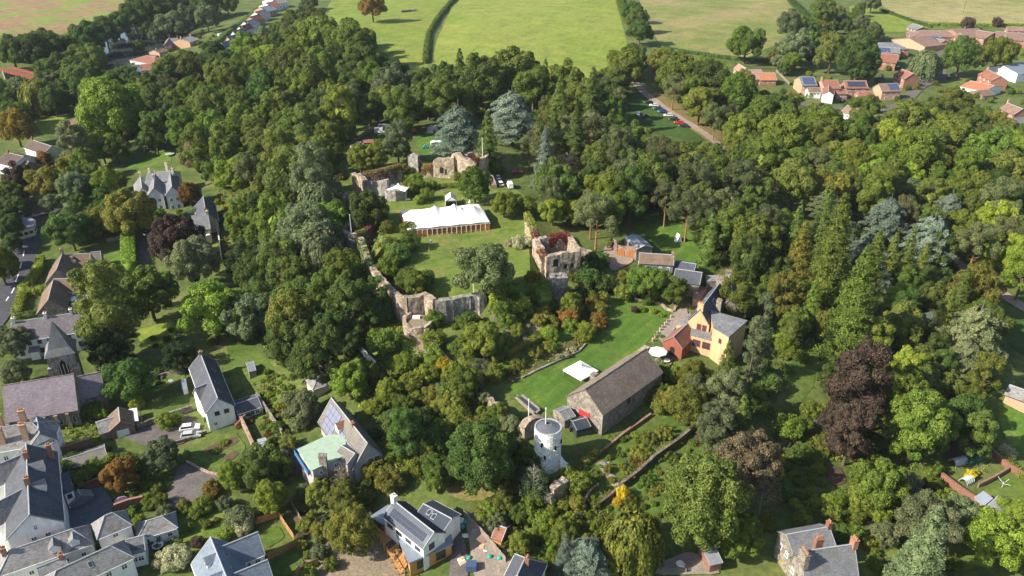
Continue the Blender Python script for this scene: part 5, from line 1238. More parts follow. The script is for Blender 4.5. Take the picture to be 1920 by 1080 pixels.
b = Bld('riverside_brick_house', 'red brick gabled house with grey roof near the river')
b.wing((318,69), (313,78), (307,83), 4.6, 7.2, brick_o, slate, 'gable', .3); b.win('B', 2, 2.8, 1.2, 1.2).win('B', 2, .6, 1.2, 1.2).chim(0, 0, 1.2, (.7, .7), brick, 2); b.wing((319,72), (333,71), (328,82), 4.6, 7.0, brick_o, slate, 'gable', .3); b.chim(1, 0, 1.2, (.7, .7), brick_tan, 2)
b = Bld('riverside_cottage', 'grey roofed cottage with tan chimneys beside the brick gabled house')
b.wing((339,72), (357,67), (352,80), 4.4, 6.6, brick_tan, slate_pale, 'gable', .3); b.chim(0, 0, 1.2, (.8, .7), brick_tan, 2).chim(1, 0, 1.2, (.8, .7), brick_tan, 2).win('R', 3, 2.6)
b = Bld('riverside_outhouse', 'brown roofed low outhouse between bungalow and brick house', 'outbuilding')
b.wing((288,94), (304,90), (300,99), 3.0, 4.6, brick_tan, tile_brown, 'gable', .2); b.chim(.3, 0, .8, (.6, .6), brick_tan, 1)
# terraced street at the top left
rs_ = [((417,79),(436,74),slate_blue,'first',white), ((428,68),(446,63),slate,'second',brick_tan), ((438,58),(455,53),slate,'third',white), ((449,49),(466,44),tile_rust,'fourth',white), ((459,40),(475,36),slate_blue,'fifth',white),
       ((469,31),(484,27),tile_rust,'sixth',brick_tan), ((479,22),(494,18),slate,'seventh',white), ((489,13),(504,10),slate_blue,'eighth',brick_tan), ((499,5),(513,2),tile_rust,'ninth',white), ((508,-3),(522,-5),slate,'tenth',white)]
for (A, B, rf, o_, wl) in rs_:
    b = Bld('roadside_house', f'{o_} house up the diagonal street, under a {"rust" if rf is tile_rust else "grey slate" if rf is slate else "bluish slate"} roof')
    b.wing(A, B, (B[0] - 3, B[1] + 12), 4.8, 8.0, wl, rf, 'gable', .3, ext=1.2); b.win('R', 3, 2.7, 1.1, 1.1).win('R', 3, .5, 1.2, 1.2).chim(.9, 0, 1.1, (.7, .7), brick, 2)
# estate at the top right
def est(label, wings, name='estate_house'):
    b = Bld(name, label)
    for (A, B, E, eh, rh, wl, rf, kd, ex) in wings:
        b.wing(A, B, E, eh, rh, wl, rf, kd, .35, ext=.7); b.win('R', 3, eh - 1.7, 1.2, 1.1)
        if eh > 4: b.win('R', 2, .7, 1.5, 1.2)
        b.win('A', 1, eh - 1.7)
        if ex == 'c': b.chim(.5, 0, 1.1, (.7, .7), brick_o, 1)
        elif ex == 'C': b.chim(0.0, 0, 1.3, (.7, 1.0), brick_tan, 2)
        elif ex: b.panels('R', *ex)
    return b
est('brick house with bright blue solar panels, leftmost of the front row', [((1501,144),(1523,144),(1512,160),5,7.8,brick_tan,slate,'gable',(.15,.95,.08,.85,4,3,solar)), ((1517,164),(1535,164),(1528,172),3,4.6,white,tile_brown,'gable',None)])
est('rust roofed house with white gabled front, second in the front row', [((1543,150),(1567,150),(1556,166),5,7.8,brick_tan,tile_rust,'gable','C'), ((1554,160),(1554,170),(1549,172),4.6,6.2,white,tile_rust,'gable',None), ((1568,168),(1584,168),(1576,176),2.8,4.2,brick_o,tile_rust,'gable',None)])
est('wide brick house with black solar panels, third in the front row', [((1585,151),(1621,151),(1606,165),5,7.8,brick_o,tile_rust,'gable',(.12,.92,.15,.8,7,2,solar_blk)), ((1610,171),(1634,171),(1622,180),2.8,4.4,brick_o,tile_rust,'gable',None)])
est('brick house with blue solar panels, fourth in the front row', [((1650,157),(1680,156),(1668,171),5,7.8,brick_tan,tile_estate,'gable',(.45,.97,.08,.8,4,3,solar))])
est('orange brick house with rust hipped roof beside the cul de sac', [((1693,130),(1711,137),(1694,147),5.2,8.0,brick_o,tile_rust,'gable','c')])
est('grey roofed house with a broad blue solar array above rust roofs', [((1652,80),(1676,80),(1664,92),5,7.6,brick_o,slate,'hip',None), ((1644,88),(1684,90),(1664,99),4.2,6.2,brick_o,slate,'gable',(.03,.6,.1,.9,6,2,solar)), ((1645,99),(1681,102),(1664,117),4.6,7.4,brick_o,tile_rust,'gable','c')])
est('tan gabled bungalow with brown roof and a small blue solar strip', [((1706,71),(1753,66),(1732,88),2.8,6.0,brick_tan,tile_estate,'gable',(.72,.98,.15,.6,5,1,solar)), ((1745,70),(1770,75),(1755,82),2.8,5.0,brick_tan,tile_estate,'gable',None)], 'bungalow')
est('brown roofed bungalow behind the tan gabled one', [((1730,57),(1775,58),(1752,69),2.8,5.6,brick_br,tile_estate,'hip',None)], 'bungalow')
est('orange brick bungalow with tall gable, left of the red brick pair', [((1786,55),(1832,53),(1808,71),2.8,6.2,brick_o,tile_estate,'gable','c'), ((1800,62),(1812,72),(1800,78),2.8,5.0,brick_o,tile_estate,'gable',None)], 'bungalow')
est('orange brick bungalow with low gables, middle of the top right row', [((1836,57),(1862,61),(1848,73),2.8,5.6,brick_o,tile_estate,'gable',None)], 'bungalow')
est('long brick bungalow with pinkish roof at the right edge', [((1869,59),(1930,63),(1895,75),2.8,5.4,brick_o,tile_estate,'gable','c'), ((1885,64),(1889,73),(1880,76),2.8,4.8,brick_o,tile_estate,'gable',None)], 'bungalow')
est('small brick house with grey brown roof behind the long bungalow', [((1890,50),(1930,51),(1908,58),2.8,5.0,brick_o,tile_estate,'gable',None)], 'bungalow')
est('small grey roofed lodge at the meadow edge', [((1713,45),(1730,50),(1716,55),2.6,4.4,brick_br,slate,'gable',None)], 'lodge')
est('brick house with rust roof and chimney, behind orange roofed wing', [((1853,131),(1876,142),(1856,150),5,7.6,brick_o,tile_rust,'gable','C'), ((1822,152),(1862,160),(1838,170),3.4,5.2,white,tile_orange,'gable',None), ((1832,170),(1850,168),(1845,180),2.6,4.2,brick_br,tile_brown,'gable',None)])
est('large white house with smooth blue grey roof at the right edge', [((1884,123),(1940,116),(1900,139),5,7.4,white,slate_blue,'gable',None)])
est('brick house with tall brick chimney at the right edge below the white house', [((1892,194),(1916,203),(1894,212),5,7.6,brick_o,tile_estate,'gable','C'), ((1904,222),(1935,218),(1920,232),4,6,brick_tan,slate,'gable',None)])
est('white walled house with brown roof half hidden in trees below the estate', [((1591,198),(1612,204),(1598,216),4.6,7.2,white,tile_estate,'gable',None)])
est('small brown roofed house with brick gable among trees below the estate', [((1619,215),(1640,216),(1628,228),3.8,5.8,brick_o,tile_estate,'gable',None)])
est('pinkish roofed bungalow wing beyond the wood, left of the orange roof', [((1394,131),(1424,130),(1410,149),2.8,6.2,brick_tan,tile_pink,'gable',None), ((1386,120),(1398,127),(1388,130),2.8,5.2,brick_tan,tile_pink,'gable',None), ((1425,136),(1450,136),(1438,150),2.8,5.6,brick_o,tile_orange,'gable',None)], 'bungalow')
b = Bld('green_roofed_shed', 'pale green roofed shed in the estate gardens', 'shed'); b.flat([(1608,76), (1616,73), (1641,79), (1638,85), (1612,82)], 3, fence_g, copper_roof, .15)
# ---------------------------------------------------------------- leaf clusters, hedges, ivy
nrng = np.random.default_rng(5)
def cloud(name, pos, nrm, size, leaf, parent=None, label=None, cat=None, kind=None, core=None, seed=0, elong=1.0):
    me = leaf_mesh(name, np.array(pos, float), unit(np.array(nrm, float)), size, np.random.default_rng(seed), elong, None, core)
    o = link(name, me, [LEAF[leaf]], parent)
    return tag(o, label, cat, None, kind)
def hedge(px, h, w_, leaf, label, dens=16, size=.2, name='hedge', cat='hedge', rough=.15, closed=False):
    path = smooth_poly(wpoly(px), 1, closed); pos = []; nr = []; core = MB()
    if closed: path.append(path[0])
    for a, b in zip(path[:-1], path[1:]):
        d = b - a; L_ = d.length; d = d / max(L_, 1e-6); n = Vector((-d.y, d.x)); za, zb = terr(*a), terr(*b)
        k = int(dens * L_ * (w_ + 2 * h)) + 1
        for _ in range(k):
            t = nrng.random(); s_ = nrng.random() * (w_ + 2 * h); q = a + d * (L_ * t); z = za + (zb - za) * t; j = nrng.normal() * rough
            if s_ < w_: p = (*(q + n * (s_ - w_ / 2)), z + h + j); m = (0, 0, 1)
            elif s_ < w_ + h: p = (*(q + n * (w_ / 2 + j)), z + s_ - w_); m = (n.x, n.y, .3)
            else: p = (*(q - n * (w_ / 2 + j)), z + s_ - w_ - h); m = (-n.x, -n.y, .3)
            pos.append(p); nr.append([c + nrng.normal() * .45 for c in m])
        i = n * (w_ / 2 * .86)
        core.hexa([(*(a - i), za - .5), (*(b - i), zb - .5), (*(b + i), zb - .5), (*(a + i), za - .5)], [(*(a - i), za + h * .9), (*(b - i), zb + h * .9), (*(b + i), zb + h * .9), (*(a + i), za + h * .9)])
    return cloud(name, pos, nr, size, leaf, None, label, cat, None, (np.array(core.v), core.f), len(pos))
def clumps(cs, rs, per, sq=.8):
    """leaf positions over the upper sides of many small mounds"""
    cs = np.array(cs, float); rs = np.array(rs, float); k = np.repeat(np.arange(len(cs)), np.maximum(3, (per * rs ** 2).astype(int)))
    v = unit(nrng.normal(size=(len(k), 3)) + np.array([0, 0, .6])); v[:, 2] = np.abs(v[:, 2])
    pos = cs[k] + v * rs[k][:, None] * np.array([1, 1, sq]) * nrng.uniform(.7, 1.1, size=(len(k), 1))
    return pos, v + .45 * nrng.normal(size=v.shape)
def undergrowth(px, dens, r0, r1, mixl, per=26, size=.26, name='undergrowth', avoid=()):
    poly = wpoly(px); xs = [p[0] for p in poly]; ys = [p[1] for p in poly]
    area = abs(sum(poly[i][0] * poly[(i+1) % len(poly)][1] - poly[(i+1) % len(poly)][0] * poly[i][1] for i in range(len(poly)))) / 2
    n = int(area * dens); got = {l: ([], []) for l, _ in mixl}; bag = [l for l, c in mixl for _ in range(c)]; cnt = 0; at = 0
    while cnt < n and at < n * 8:
        at += 1; x = nrng.uniform(min(xs), max(xs)); y = nrng.uniform(min(ys), max(ys))
        if not inpoly(x, y, poly): continue
        if any(inpoly(x, y, a) for a in avoid): continue
        l = bag[int((math.sin(x * .21 + y * .13) * .5 + .5 + nrng.random() * .9) * len(bag)) % len(bag)]; r = nrng.uniform(r0, r1)
        got[l][0].append((x, y, terr(x, y) + r * .1)); got[l][1].append(r); cnt += 1
    for l, (c, r) in got.items():
        if c:
            p, v = clumps(c, r, per); cloud(name, p, v, size, l, None, None, None, 'stuff', None, len(c))
# ---------------------------------------------------------------- ruined masonry
def wnoise(x, s): return math.sin(x * 1.7 + s) * .4 + math.sin(x * 4.1 + s * 2.3) * .3 + math.sin(x * 9.7 + s * 5.1) * .3
def ruin(pts, th, mat, parent, name='wall', rag=.5, seed=1.0, base=1.5, disp=.10, step=.8, zabs=None):
    """pts: (x, y, ztop) in the world; ragged broken top"""
    S_ = []
    for (a, b) in zip(pts[:-1], pts[1:]):
        L_ = math.hypot(b[0] - a[0], b[1] - a[1]); n = max(1, int(L_ / step))
        for i in range(n): t = i / n; S_.append(tuple(a[k] + (b[k] - a[k]) * t for k in range(3)))
    S_.append(tuple(pts[-1])); V = []; F = []; R = 5; o = parent.matrix_basis.translation if parent else Vector()
    for i, s_ in enumerate(S_):
        p, q = S_[max(i-1, 0)], S_[min(i+1, len(S_)-1)]; d = Vector((q[0] - p[0], q[1] - p[1])).normalized(); n = Vector((-d.y, d.x))
        zb = min(terr(s_[0], s_[1]), terr(s_[0] + n.x, s_[1] + n.y), terr(s_[0] - n.x * 1.5, s_[1] - n.y * 1.5)) - base if zabs is None else zabs
        zt = s_[2] + rag * wnoise(i * step, seed); tt = th * (1 + .12 * wnoise(i * .9, seed + 3))
        ring = []
        for k in range(R + 1): ring.append((tt / 2 + disp * wnoise(i * 2.3 + k * 1.9, seed + k), zb + (zt - zb) * k / R))
        for k in range(R, -1, -1): ring.append((-tt / 2 + disp * wnoise(i * 1.9 + k * 2.7, seed - k), zb + (zt + .18 * wnoise(i * 3.1, seed + 7) - zb) * k / R))
        for off, z in ring: V.append((s_[0] + n.x * off - o[0], s_[1] + n.y * off - o[1], z - o[2]))
    m = 2 * R + 2
    for i in range(len(S_) - 1):
        for k in range(m - 1): F.append((i * m + k, (i + 1) * m + k, (i + 1) * m + k + 1, i * m + k + 1))
    F.append(tuple(range(m))); F.append(tuple((len(S_) - 1) * m + k for k in range(m))[::-1])
    mb = MB(); mb.v = V; mb.f = [f[::-1] for f in F]; mb.mi = [0] * len(F)
    return mb.build(name, mat, parent)
def tops(px): return [(lambda p: (p.x, p.y, p.z))(P(u, v, H)) for u, v, H in px]
def thing(name, p, label, cat): return empty(name, (p[0], p[1], terr(p[0], p[1])), 0, label, cat)
def ivy(parent, pts, hang, leaf, n, th, size=.2, name='creeper', seed=0):
    """leaves over the head and down the face of a wall line"""
    rng = np.random.default_rng(seed + n); pts = [np.array(p) for p in pts]; L_ = [np.linalg.norm(b - a) for a, b in zip(pts[:-1], pts[1:])]; pr = np.array(L_) / sum(L_)
    k = rng.choice(len(L_), n, p=pr); t = rng.random(n); pos = []; nr = []
    for i in range(n):
        a, b = pts[k[i]], pts[k[i] + 1]; q = a + (b - a) * t[i]; d = (b - a)[:2]; d = d / (np.linalg.norm(d) + 1e-6); nn = np.array([-d[1], d[0]])
        h_ = hang * (.6 + .4 * math.sin(t[i] * 9 + k[i] * 2)); s_ = rng.random() * (th + 2 * h_) - h_
        if s_ < 0: q[:2] -= nn * (th / 2 + .15 + .15 * rng.random()); q[2] += s_; v = (-nn[0], -nn[1], .3)
        elif s_ < th: q[:2] += nn * (s_ - th / 2); q[2] += .1 + .3 * rng.random(); v = (0, 0, 1)
        else: q[:2] += nn * (th / 2 + .15 + .15 * rng.random()); q[2] -= s_ - th; v = (nn[0], nn[1], .3)
        pos.append(q); nr.append(np.array(v) + .5 * rng.normal(size=3))
    me = leaf_mesh(name, np.array(pos) - np.array(parent.location), unit(np.array(nr)), size, rng); return link(name, me, [LEAF[leaf]], parent)
def painted_opening(parent, p, nrm, w_, h_, arch=True, mat=None):
    """doorway shade painted as a flat dark panel, stone frame proud of the masonry"""
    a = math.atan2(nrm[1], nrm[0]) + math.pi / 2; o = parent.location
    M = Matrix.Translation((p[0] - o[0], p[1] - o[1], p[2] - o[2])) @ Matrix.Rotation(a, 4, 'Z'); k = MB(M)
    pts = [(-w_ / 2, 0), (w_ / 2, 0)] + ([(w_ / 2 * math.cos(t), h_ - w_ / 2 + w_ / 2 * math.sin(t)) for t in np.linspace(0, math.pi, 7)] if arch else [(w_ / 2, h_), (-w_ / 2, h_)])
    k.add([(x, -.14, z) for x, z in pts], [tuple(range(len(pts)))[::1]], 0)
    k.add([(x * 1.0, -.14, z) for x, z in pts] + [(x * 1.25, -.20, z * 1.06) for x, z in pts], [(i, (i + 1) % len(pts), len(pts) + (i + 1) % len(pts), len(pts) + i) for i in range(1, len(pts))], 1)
    k.build('painted_opening', [opening_shade, mat or castle_grey], parent)

# keep: square tower open to the sky
kc = P(1056, 455, 8.0); keep = thing('castle_keep', kc, 'square roofless castle keep with red creeper on its rear wall', 'castle keep')
F0, F1 = P(1023, 474, 8.5), P(1087, 473, 8.5); z_ = (F0.z + F1.z) / 2; dx_ = Vector((F1.x - F0.x, F1.y - F0.y)); W_ = dx_.length; dx_.normalize(); dy_ = Vector((-dx_.y, dx_.x)); D_ = 9.0
o2 = Vector((F0.x, F0.y)); q = lambda a, b_, z: (*(o2 + dx_ * a + dy_ * b_), z); th = 1.5; zb_ = z_ - 13
ruin([q(0, 0, z_ - .6), q(W_ * .3, 0, z_), q(W_ * .62, 0, z_ + .1), q(W_, 0, z_)], th, castle, keep, 'front_wall', .25, 1.1, zabs=zb_)
ruin([q(W_, .7, z_), q(W_, D_ * .45, z_ + .3), q(W_, D_, z_ + 1.0)], th, castle, keep, 'side_wall', .4, 2.2, zabs=zb_)
ruin([q(0, D_, z_ + 1.2), q(W_ * .5, D_, z_ + .8), q(W_, D_, z_ + 1.2)], th, castle_grey, keep, 'rear_wall', .4, 3.1, zabs=zb_)
ruin([q(0, .7, z_ - .6), q(0, D_ * .5, z_ + .4), q(0, D_, z_ + 1.0)], 1.8, castle, keep, 'side_wall', .5, 4.2, zabs=zb_)
MB().prism([q(0, 0, 0)[:2], q(W_, 0, 0)[:2], q(W_, D_, 0)[:2], q(0, D_, 0)[:2]], zb_ - keep.location.z, z_ - 6.5 - keep.location.z)
fl = MB(Matrix.Translation(-keep.location)); fl.prism([q(0, 0, 0)[:2], q(W_, 0, 0)[:2], q(W_, D_, 0)[:2], q(0, D_, 0)[:2]], z_ - 8.5, z_ - 6.5); fl.build('floor', M_bed, keep)
for a_, zz, w_, h_ in ((.28, 3.6, 1.5, 2.4), (.56, 4.6, 1.0, 1.4), (.76, 4.6, 1.0, 1.4), (.3, 7.6, 1.6, 2.0)): painted_opening(keep, q(W_ * a_, -th / 2, z_ - zz - (0 if a_ != .3 else .3)), (-dy_.x, -dy_.y), w_, h_)
ivy(keep, [q(W_ * .35, D_, z_ + 1.1), q(W_, D_, z_ + 1.3)], 3.2, 'red', 2600, 1.7, .2); ivy(keep, [q(-.1, 0, z_ - .7), q(-.1, D_ * .5, z_ + .3)], 1.6, 'red', 500, 1.8, .2)
# ivy clad wall behind the keep
cw = thing('ivy_curtain_wall', P(1003, 440, 5), 'narrow high wall clad in yellow ivy and red creeper left of the keep', 'castle wall')
wl = tops([(988,398,6.5),(996,412,6.8),(1003,432,6.2),(1009,452,5.8),(1018,478,5.2),(1023,500,3.5)]); ruin(wl, 1.4, castle, cw, 'wall', .4, 7.0)
ivy(cw, wl[:3], 2.6, 'lime', 2200, 1.5, .2); ivy(cw, wl[2:5], 2.4, 'red', 1500, 1.5, .2); ivy(cw, wl[3:6], 2.0, 'rust', 900, 1.5, .2)
pt = thing('stone_turret', P(1050, 540, 3), 'square stump of grey stone turret below the keep', 'castle tower')
a_, b_ = P(1035, 521, 6.5), P(1065, 523, 6.5); zt = (a_.z + b_.z) / 2; d = Vector((b_.x - a_.x, b_.y - a_.y)); n = Vector((-d.y, d.x)).normalized() * 3.4; tw_ = MB(Matrix.Translation(-pt.location))
r1 = [(a_.x, a_.y), (b_.x, b_.y), (b_.x + n.x, b_.y + n.y), (a_.x + n.x, a_.y + n.y)]; c_ = sum((Vector(x) for x in r1), Vector((0, 0))) / 4
ruin([(*p, zt) for p in [(Vector(x) * .75 + c_ * .25) for x in (r1 + [r1[0]])]], 1.3, castle_grey, pt, 'wall', .25, 5.5, zabs=zt - 9); tw_.prism(r1, zt - 9, zt - .5).build('infill', castle_grey, pt)
rw = thing('sloping_castle_wall', P(1110, 470, 2), 'low broken stone wall running down from the keep to the yard', 'castle wall')
ruin(tops([(1090,465,3.0),(1105,470,2.5),(1120,477,2.2),(1134,486,2.0)]), 1.2, castle, rw, 'wall', .3, 8.1)
# hall range
hr = thing('hall_range', P(840, 315, 3), 'long sunlit ruined hall wall with window holes behind the marquee', 'castle hall')
wl = tops([(791,314,3.6),(806,310,4.2),(815,307,4.4),(816.5,298,6.8),(830,296,7.2),(848,296,7.4),(849,288,8.6),(860,287,9.0),(868,296,8.5),(884,303,8.0),(893,306,7.6)]); ruin(wl, 1.6, castle, hr, 'wall', .35, 2.9)
for (u, v, w_, h_) in ((829,318,1.3,2.2), (856,318,.9,1.8), (872,316,1.4,2.2), (885,320,1.2,1.4)):
    p = P(u, v, 3.0); painted_opening(hr, (p.x, p.y - .9, p.z - 1), (0, -1), w_, h_)
ivy(hr, [tuple(x) for x in wl[:3]], 2.4, 'rust', 900, 1.8, .25)
def round_tower(name, label, u, v, H, R_, h_, mat, rag=.4, gap=None, th=1.1, floor=None, cat='castle tower', low=2.0):
    c = P(u, v, H); t = thing(name, c, label, cat); pts = []
    for i in range(25):
        a = 2 * math.pi * i / 24 + .3
        hh = H + (h_ * math.sin(a * 1.0 + 1.0)); pts.append((c.x + R_ * math.cos(a), c.y + R_ * math.sin(a), terr(c.x, c.y) + hh))
    if gap: pts = pts[gap[0]:gap[1]]
    ruin(pts, th, mat, t, 'wall', rag, R_, low, .08, .7)
    zf = (terr(c.x, c.y) + (floor if floor is not None else H - 2.5)) - t.location.z
    MB().lathe([(R_, zf - H - low if floor is None else zf - 4), (R_, zf)], 20, 0, (c.x - t.location.x, c.y - t.location.y, 0)).build('floor', M_paving, t)
    return t, pts, c
t, pts, c = round_tower('hall_tower', 'round ruined tower at the right end of the hall wall, flying a flagpole', 893, 290, 8.5, 3.9, .6, castle)
ivy(t, [pts[i] for i in (15, 16, 17, 18)], 4.0, 'red', 1200, 1.2, .22)
for (u, v, w_, h_) in ((880,316,1.1,2),):
    painted_opening(t, (c.x - 2.4, c.y - 3.9, t.location.z + 3), (-.5, -.85), 1.1, 2)
rp = thing('collapsed_masonry', P(912, 325, 2), 'tumbled stone stump at the foot of the round hall tower', 'castle ruin'); ruin(tops([(900,318,4.5),(912,322,3.6),(921,334,2.5),(925,346,1.5)]), 2.2, castle, rp, 'wall', .5, 6.1); ivy(rp, tops([(905,319,4.2),(915,324,3.2)]), 1.5, 'red', 350, 2.4, .2)
# gate range on the left
gr = thing('gate_tower', P(680, 345, 3), 'tall broken gate tower corner lit from the left with grassy top', 'castle tower')
ruin(tops([(662,324,8.0),(670,325,8.2),(678,330,8.0),(686,338,7.6)]), 1.6, castle, gr, 'wall', .5, 9.3)
ruin(tops([(686,340,7.0),(700,340,7.2),(716,338,7.2),(727,336,7.0)]), 1.5, castle_grey, gr, 'wall', .35, 1.9)
rb = tops([(680,324,6.8),(706,320,6.9),(730,314,6.8),(752,308,6.6)]); ruin(rb, 1.5, castle_grey, gr, 'wall', .2, 4.9)
ivy(gr, rb, 4.8, 'red', 1500, 1.6, .24); ivy(gr, rb, 4.6, 'brown', 1600, 1.6, .24); ivy(gr, rb, .6, 'lime', 900, 1.8, .2)
lw = thing('arched_ruin', P(742, 360, 3), 'low grey ruin with a dark arch below the white canopy', 'castle ruin'); ruin(tops([(728,354,3.6),(742,355,3.8),(757,354,3.4)]), 3.4, castle_grey, lw, 'wall', .15, 3.3)
p = P(735, 369, .9); painted_opening(lw, (p.x, p.y - .3, p.z - .9), (0, -1), 1.8, 2.2)
sb = thing('wall_stub', P(776, 300, 5), 'free standing stub of wall left of the hall range', 'castle ruin'); ruin(tops([(767,290,6.5),(776,288,7),(785,292,6.2)]), 1.8, castle_grey, sb, 'wall', .5, 5.2); ruin(tops([(785,296,4.5),(791,306,2.5)]), 1.2, castle, sb, 'wall', .3, 2.2)
gw = thing('west_curtain_wall', P(648, 385, 3), 'pale curtain wall fragment with mossy roofed hut on the tree edge', 'castle wall'); ruin(tops([(650,361,3.5),(641,374,3.5),(641,385,3.2),(650,402,3.0)]), 1.1, castle, gw, 'wall', .3, 8.8)
b = Bld('mossy_hut', 'small mossy roofed stone hut left of the gate tower', 'hut'); b.wing((652,358), (664,368), (647,366), 2.4, 3.6, castle, slate_mossy, 'gable', .1)
t, pts, c = round_tower('round_castle_tower', 'open topped round castle tower at the edge of the dark wood', 669, 424, 9.5, 4.1, .7, castle_grey, .35, None, 1.3, 6.5)
ivy(t, [pts[i] for i in (20, 21, 22, 23)], 5.5, 'red', 700, 1.4, .22); ivy(t, [pts[i] for i in (17, 18, 19, 20)], 7.0, 'olive', 1500, 1.4, .22); painted_opening(t, (c.x + 4.0, c.y - 2.6, t.location.z + 2.6), (.8, -.6), 1.1, 2.0)
# curtain wall round the front of the bailey
def absw(px): return [(*flat(u, v, z), z) for u, v, z in px]
cu = thing('broken_curtain_wall', P(740, 575, 0), 'long ragged curtain wall curving down from the round tower to the bastion', 'castle wall')
wl = absw([(676,446,22.5),(684,466,21.5),(691,489,20.8),(700,503,20.5),(714,520,20.4),(729,537,20.3),(742,549,20.3),(752,556,20.6),(764,557,20.6)]); ruin(wl, 1.6, castle, cu, 'wall', .6, 1.3, 9.0); ivy(cu, wl[:4], 5.0, 'dark', 1500, 1.7, .26)
wl2 = absw([(764,557,20.6),(779,554,20.7),(796,551,20.8),(806,554,21.0),(815,562,20.6)]); ruin(wl2, 1.6, castle, cu, 'wall', .35, 2.7, 8.0)
painted_opening(cu, (wl2[2][0] - 1.6, wl2[2][1] - .9, 15.5), (.05, -1), 1.5, 2.8)
sw = thing('grey_curtain_wall', P(860, 598, 0), 'straight grey curtain wall between bastion and pine', 'castle wall')  # built in the greyer castle stone
wl3 = absw([(815,562,20.6),(835,561,20.6),(860,556,20.6),(885,552,20.6),(896,549,21.0),(899,541,22.4),(905,548,21.2),(909,554,20.0)]); ruin(wl3, 1.6, castle_grey, sw, 'wall', .2, 3.4, 8.0)
MB(Matrix.Translation(-sw.location)).box((wl3[3][0] - 1.2, wl3[3][1] - .95, 18.4), (1.7, .35, 2.8)).build('patch', castle, sw)
cz = 15.4; cx_, cy_ = flat(784, 602, cz); ba = thing('round_bastion', (cx_, cy_), 'low round bastion with brown floor jutting from the curtain wall', 'castle tower'); R_ = 3.5
ruin([(cx_ + R_ * math.cos(a), cy_ + R_ * math.sin(a), cz + .7 + .6 * math.sin(a)) for a in np.linspace(math.radians(130), math.radians(410), 24)], .9, castle, ba, 'wall', .25, 4.1, 6.0)
lo = ba.location; MB().lathe([(R_ + .6, -7), (R_ - .2, cz - lo.z)], 20, 0, (cx_ - lo.x, cy_ - lo.y, 0)).build('floor', M_rubble, ba)
MB().box((cx_ - lo.x - .6, cy_ - lo.y + 1.6, cz - lo.z + .25), (1.9, 1.1, .5)).build('slab', paint_w, ba)
bw = thing('descending_wall', P(820, 640, 1), 'crumbling wall running down the slope from the bastion to the golden shrub', 'castle wall')
ruin(tops([(799,618,3.5),(808,632,3.4),(816,648,3.0),(828,662,1.8),(840,676,1.6),(852,690,1.4)]), 1.3, castle, bw, 'wall', .5, 6.6, 3)
lr = thing('lower_ward_wall', P(945, 760, 1), 'broken castle wall between the garden pool and the white round tower', 'castle wall')
ruin(tops([(916,745,2.6),(925,752,3.0),(938,758,2.4),(948,772,2.8),(962,784,2.2),(975,792,2.2)]), 1.2, castle, lr, 'wall', .5, 7.7, 3); ruin(tops([(978,800,3.8),(986,788,4.4),(1000,782,4.2),(1016,780,3.2)]), 1.6, castle, lr, 'wall', .5, 3.8, 3)
fr_ = thing('fallen_wall_block', P(1045, 905, 1), 'pinkish block of fallen wall at the foot of the white round tower', 'castle ruin'); ruin(tops([(1034,915,3.2),(1046,905,3.6),(1060,898,3.0)]), 1.8, castle, fr_, 'wall', .5, 2.0, 3); ruin(tops([(1020,930,2.4),(1034,928,2.8),(1040,940,1.6)]), 1.6, castle, fr_, 'wall', .6, 2.8, 3)
# rock garden terraces inside the castle gardens
tg = thing('rock_garden_wall', P(960, 610, .6), 'low stone terrace walls stepping down the castle garden', 'garden wall')
for px in ([(925,592,1.0),(945,588,1.4),(960,598,1.0)], [(935,622,.8),(965,618,.8)]): ruin(tops(px), .6, castle_grey, tg, 'wall', .2, 4.4, 1)

# white round tower
c = P(1026, 868, 0); H = 9.5; tw0 = thing('white_round_tower', c, 'white limewashed round tower with flat grey conical cap roof', 'round tower')
R_ = 2.8; MB().lathe([(R_ + .3, -4), (R_ + .12, 0), (R_ + .03, 3), (R_, 6), (R_, H - .9), (R_ + .03, H - .9), (R_ + .03, H - .6), (R_, H - .55), (R_ + .02, H), (R_ - .3, H)], 30, 0, cap=False).build('wall', wtower, tw0, smooth=False)
rm = MB(); n_ = 14
rm.add([((R_ - .3) * math.cos(2*math.pi*i/n_), (R_ - .3) * math.sin(2*math.pi*i/n_), H - .05) for i in range(n_)] + [(.9 * math.cos(2*math.pi*i/n_), .9 * math.sin(2*math.pi*i/n_), H + .5) for i in range(n_)], [(i, (i+1) % n_, n_ + (i+1) % n_, n_ + i) for i in range(n_)] + [tuple(range(n_, 2*n_))])
rm.build('roof', simple('tower_lead_roof', (.115,.12,.135), .15, 1.0, .5), tw0); MB().lathe([(R_ + .02, H), (R_ + .02, H + .08), (R_ - .3, H + .08), (R_ - .3, H - .3)], 30, cap=False).build('coping', lead, tw0)
hm = MB().box((-.2, .5, H + .5), (.7, .5, .3)); hm.build('hatch', opening_shade, tw0)
for a, z in ((-118, 6.3), (-104, 3.2), (-60, 5.5), (-20, 6)):
    a = math.radians(a); rr = R_ + .05; m = MB(Matrix.Translation((rr * math.cos(a), rr * math.sin(a), z)) @ Matrix.Rotation(a + math.pi / 2, 4, 'Z'))
    m.box((0, 0, .5), (.42, .3, 1.0), 0); m.box((0, -.02, -.06), (.6, .36, .12), 1); m.build('slit_window', [opening_shade, wtower], tw0)
ruin([(c.x + 2.6, c.y - 2.4, c.z + 3.4), (c.x + 4.2, c.y - 2.6, c.z + 1.6)], 1.3, wtower, tw0, 'buttress', .4, 3.0, 3)
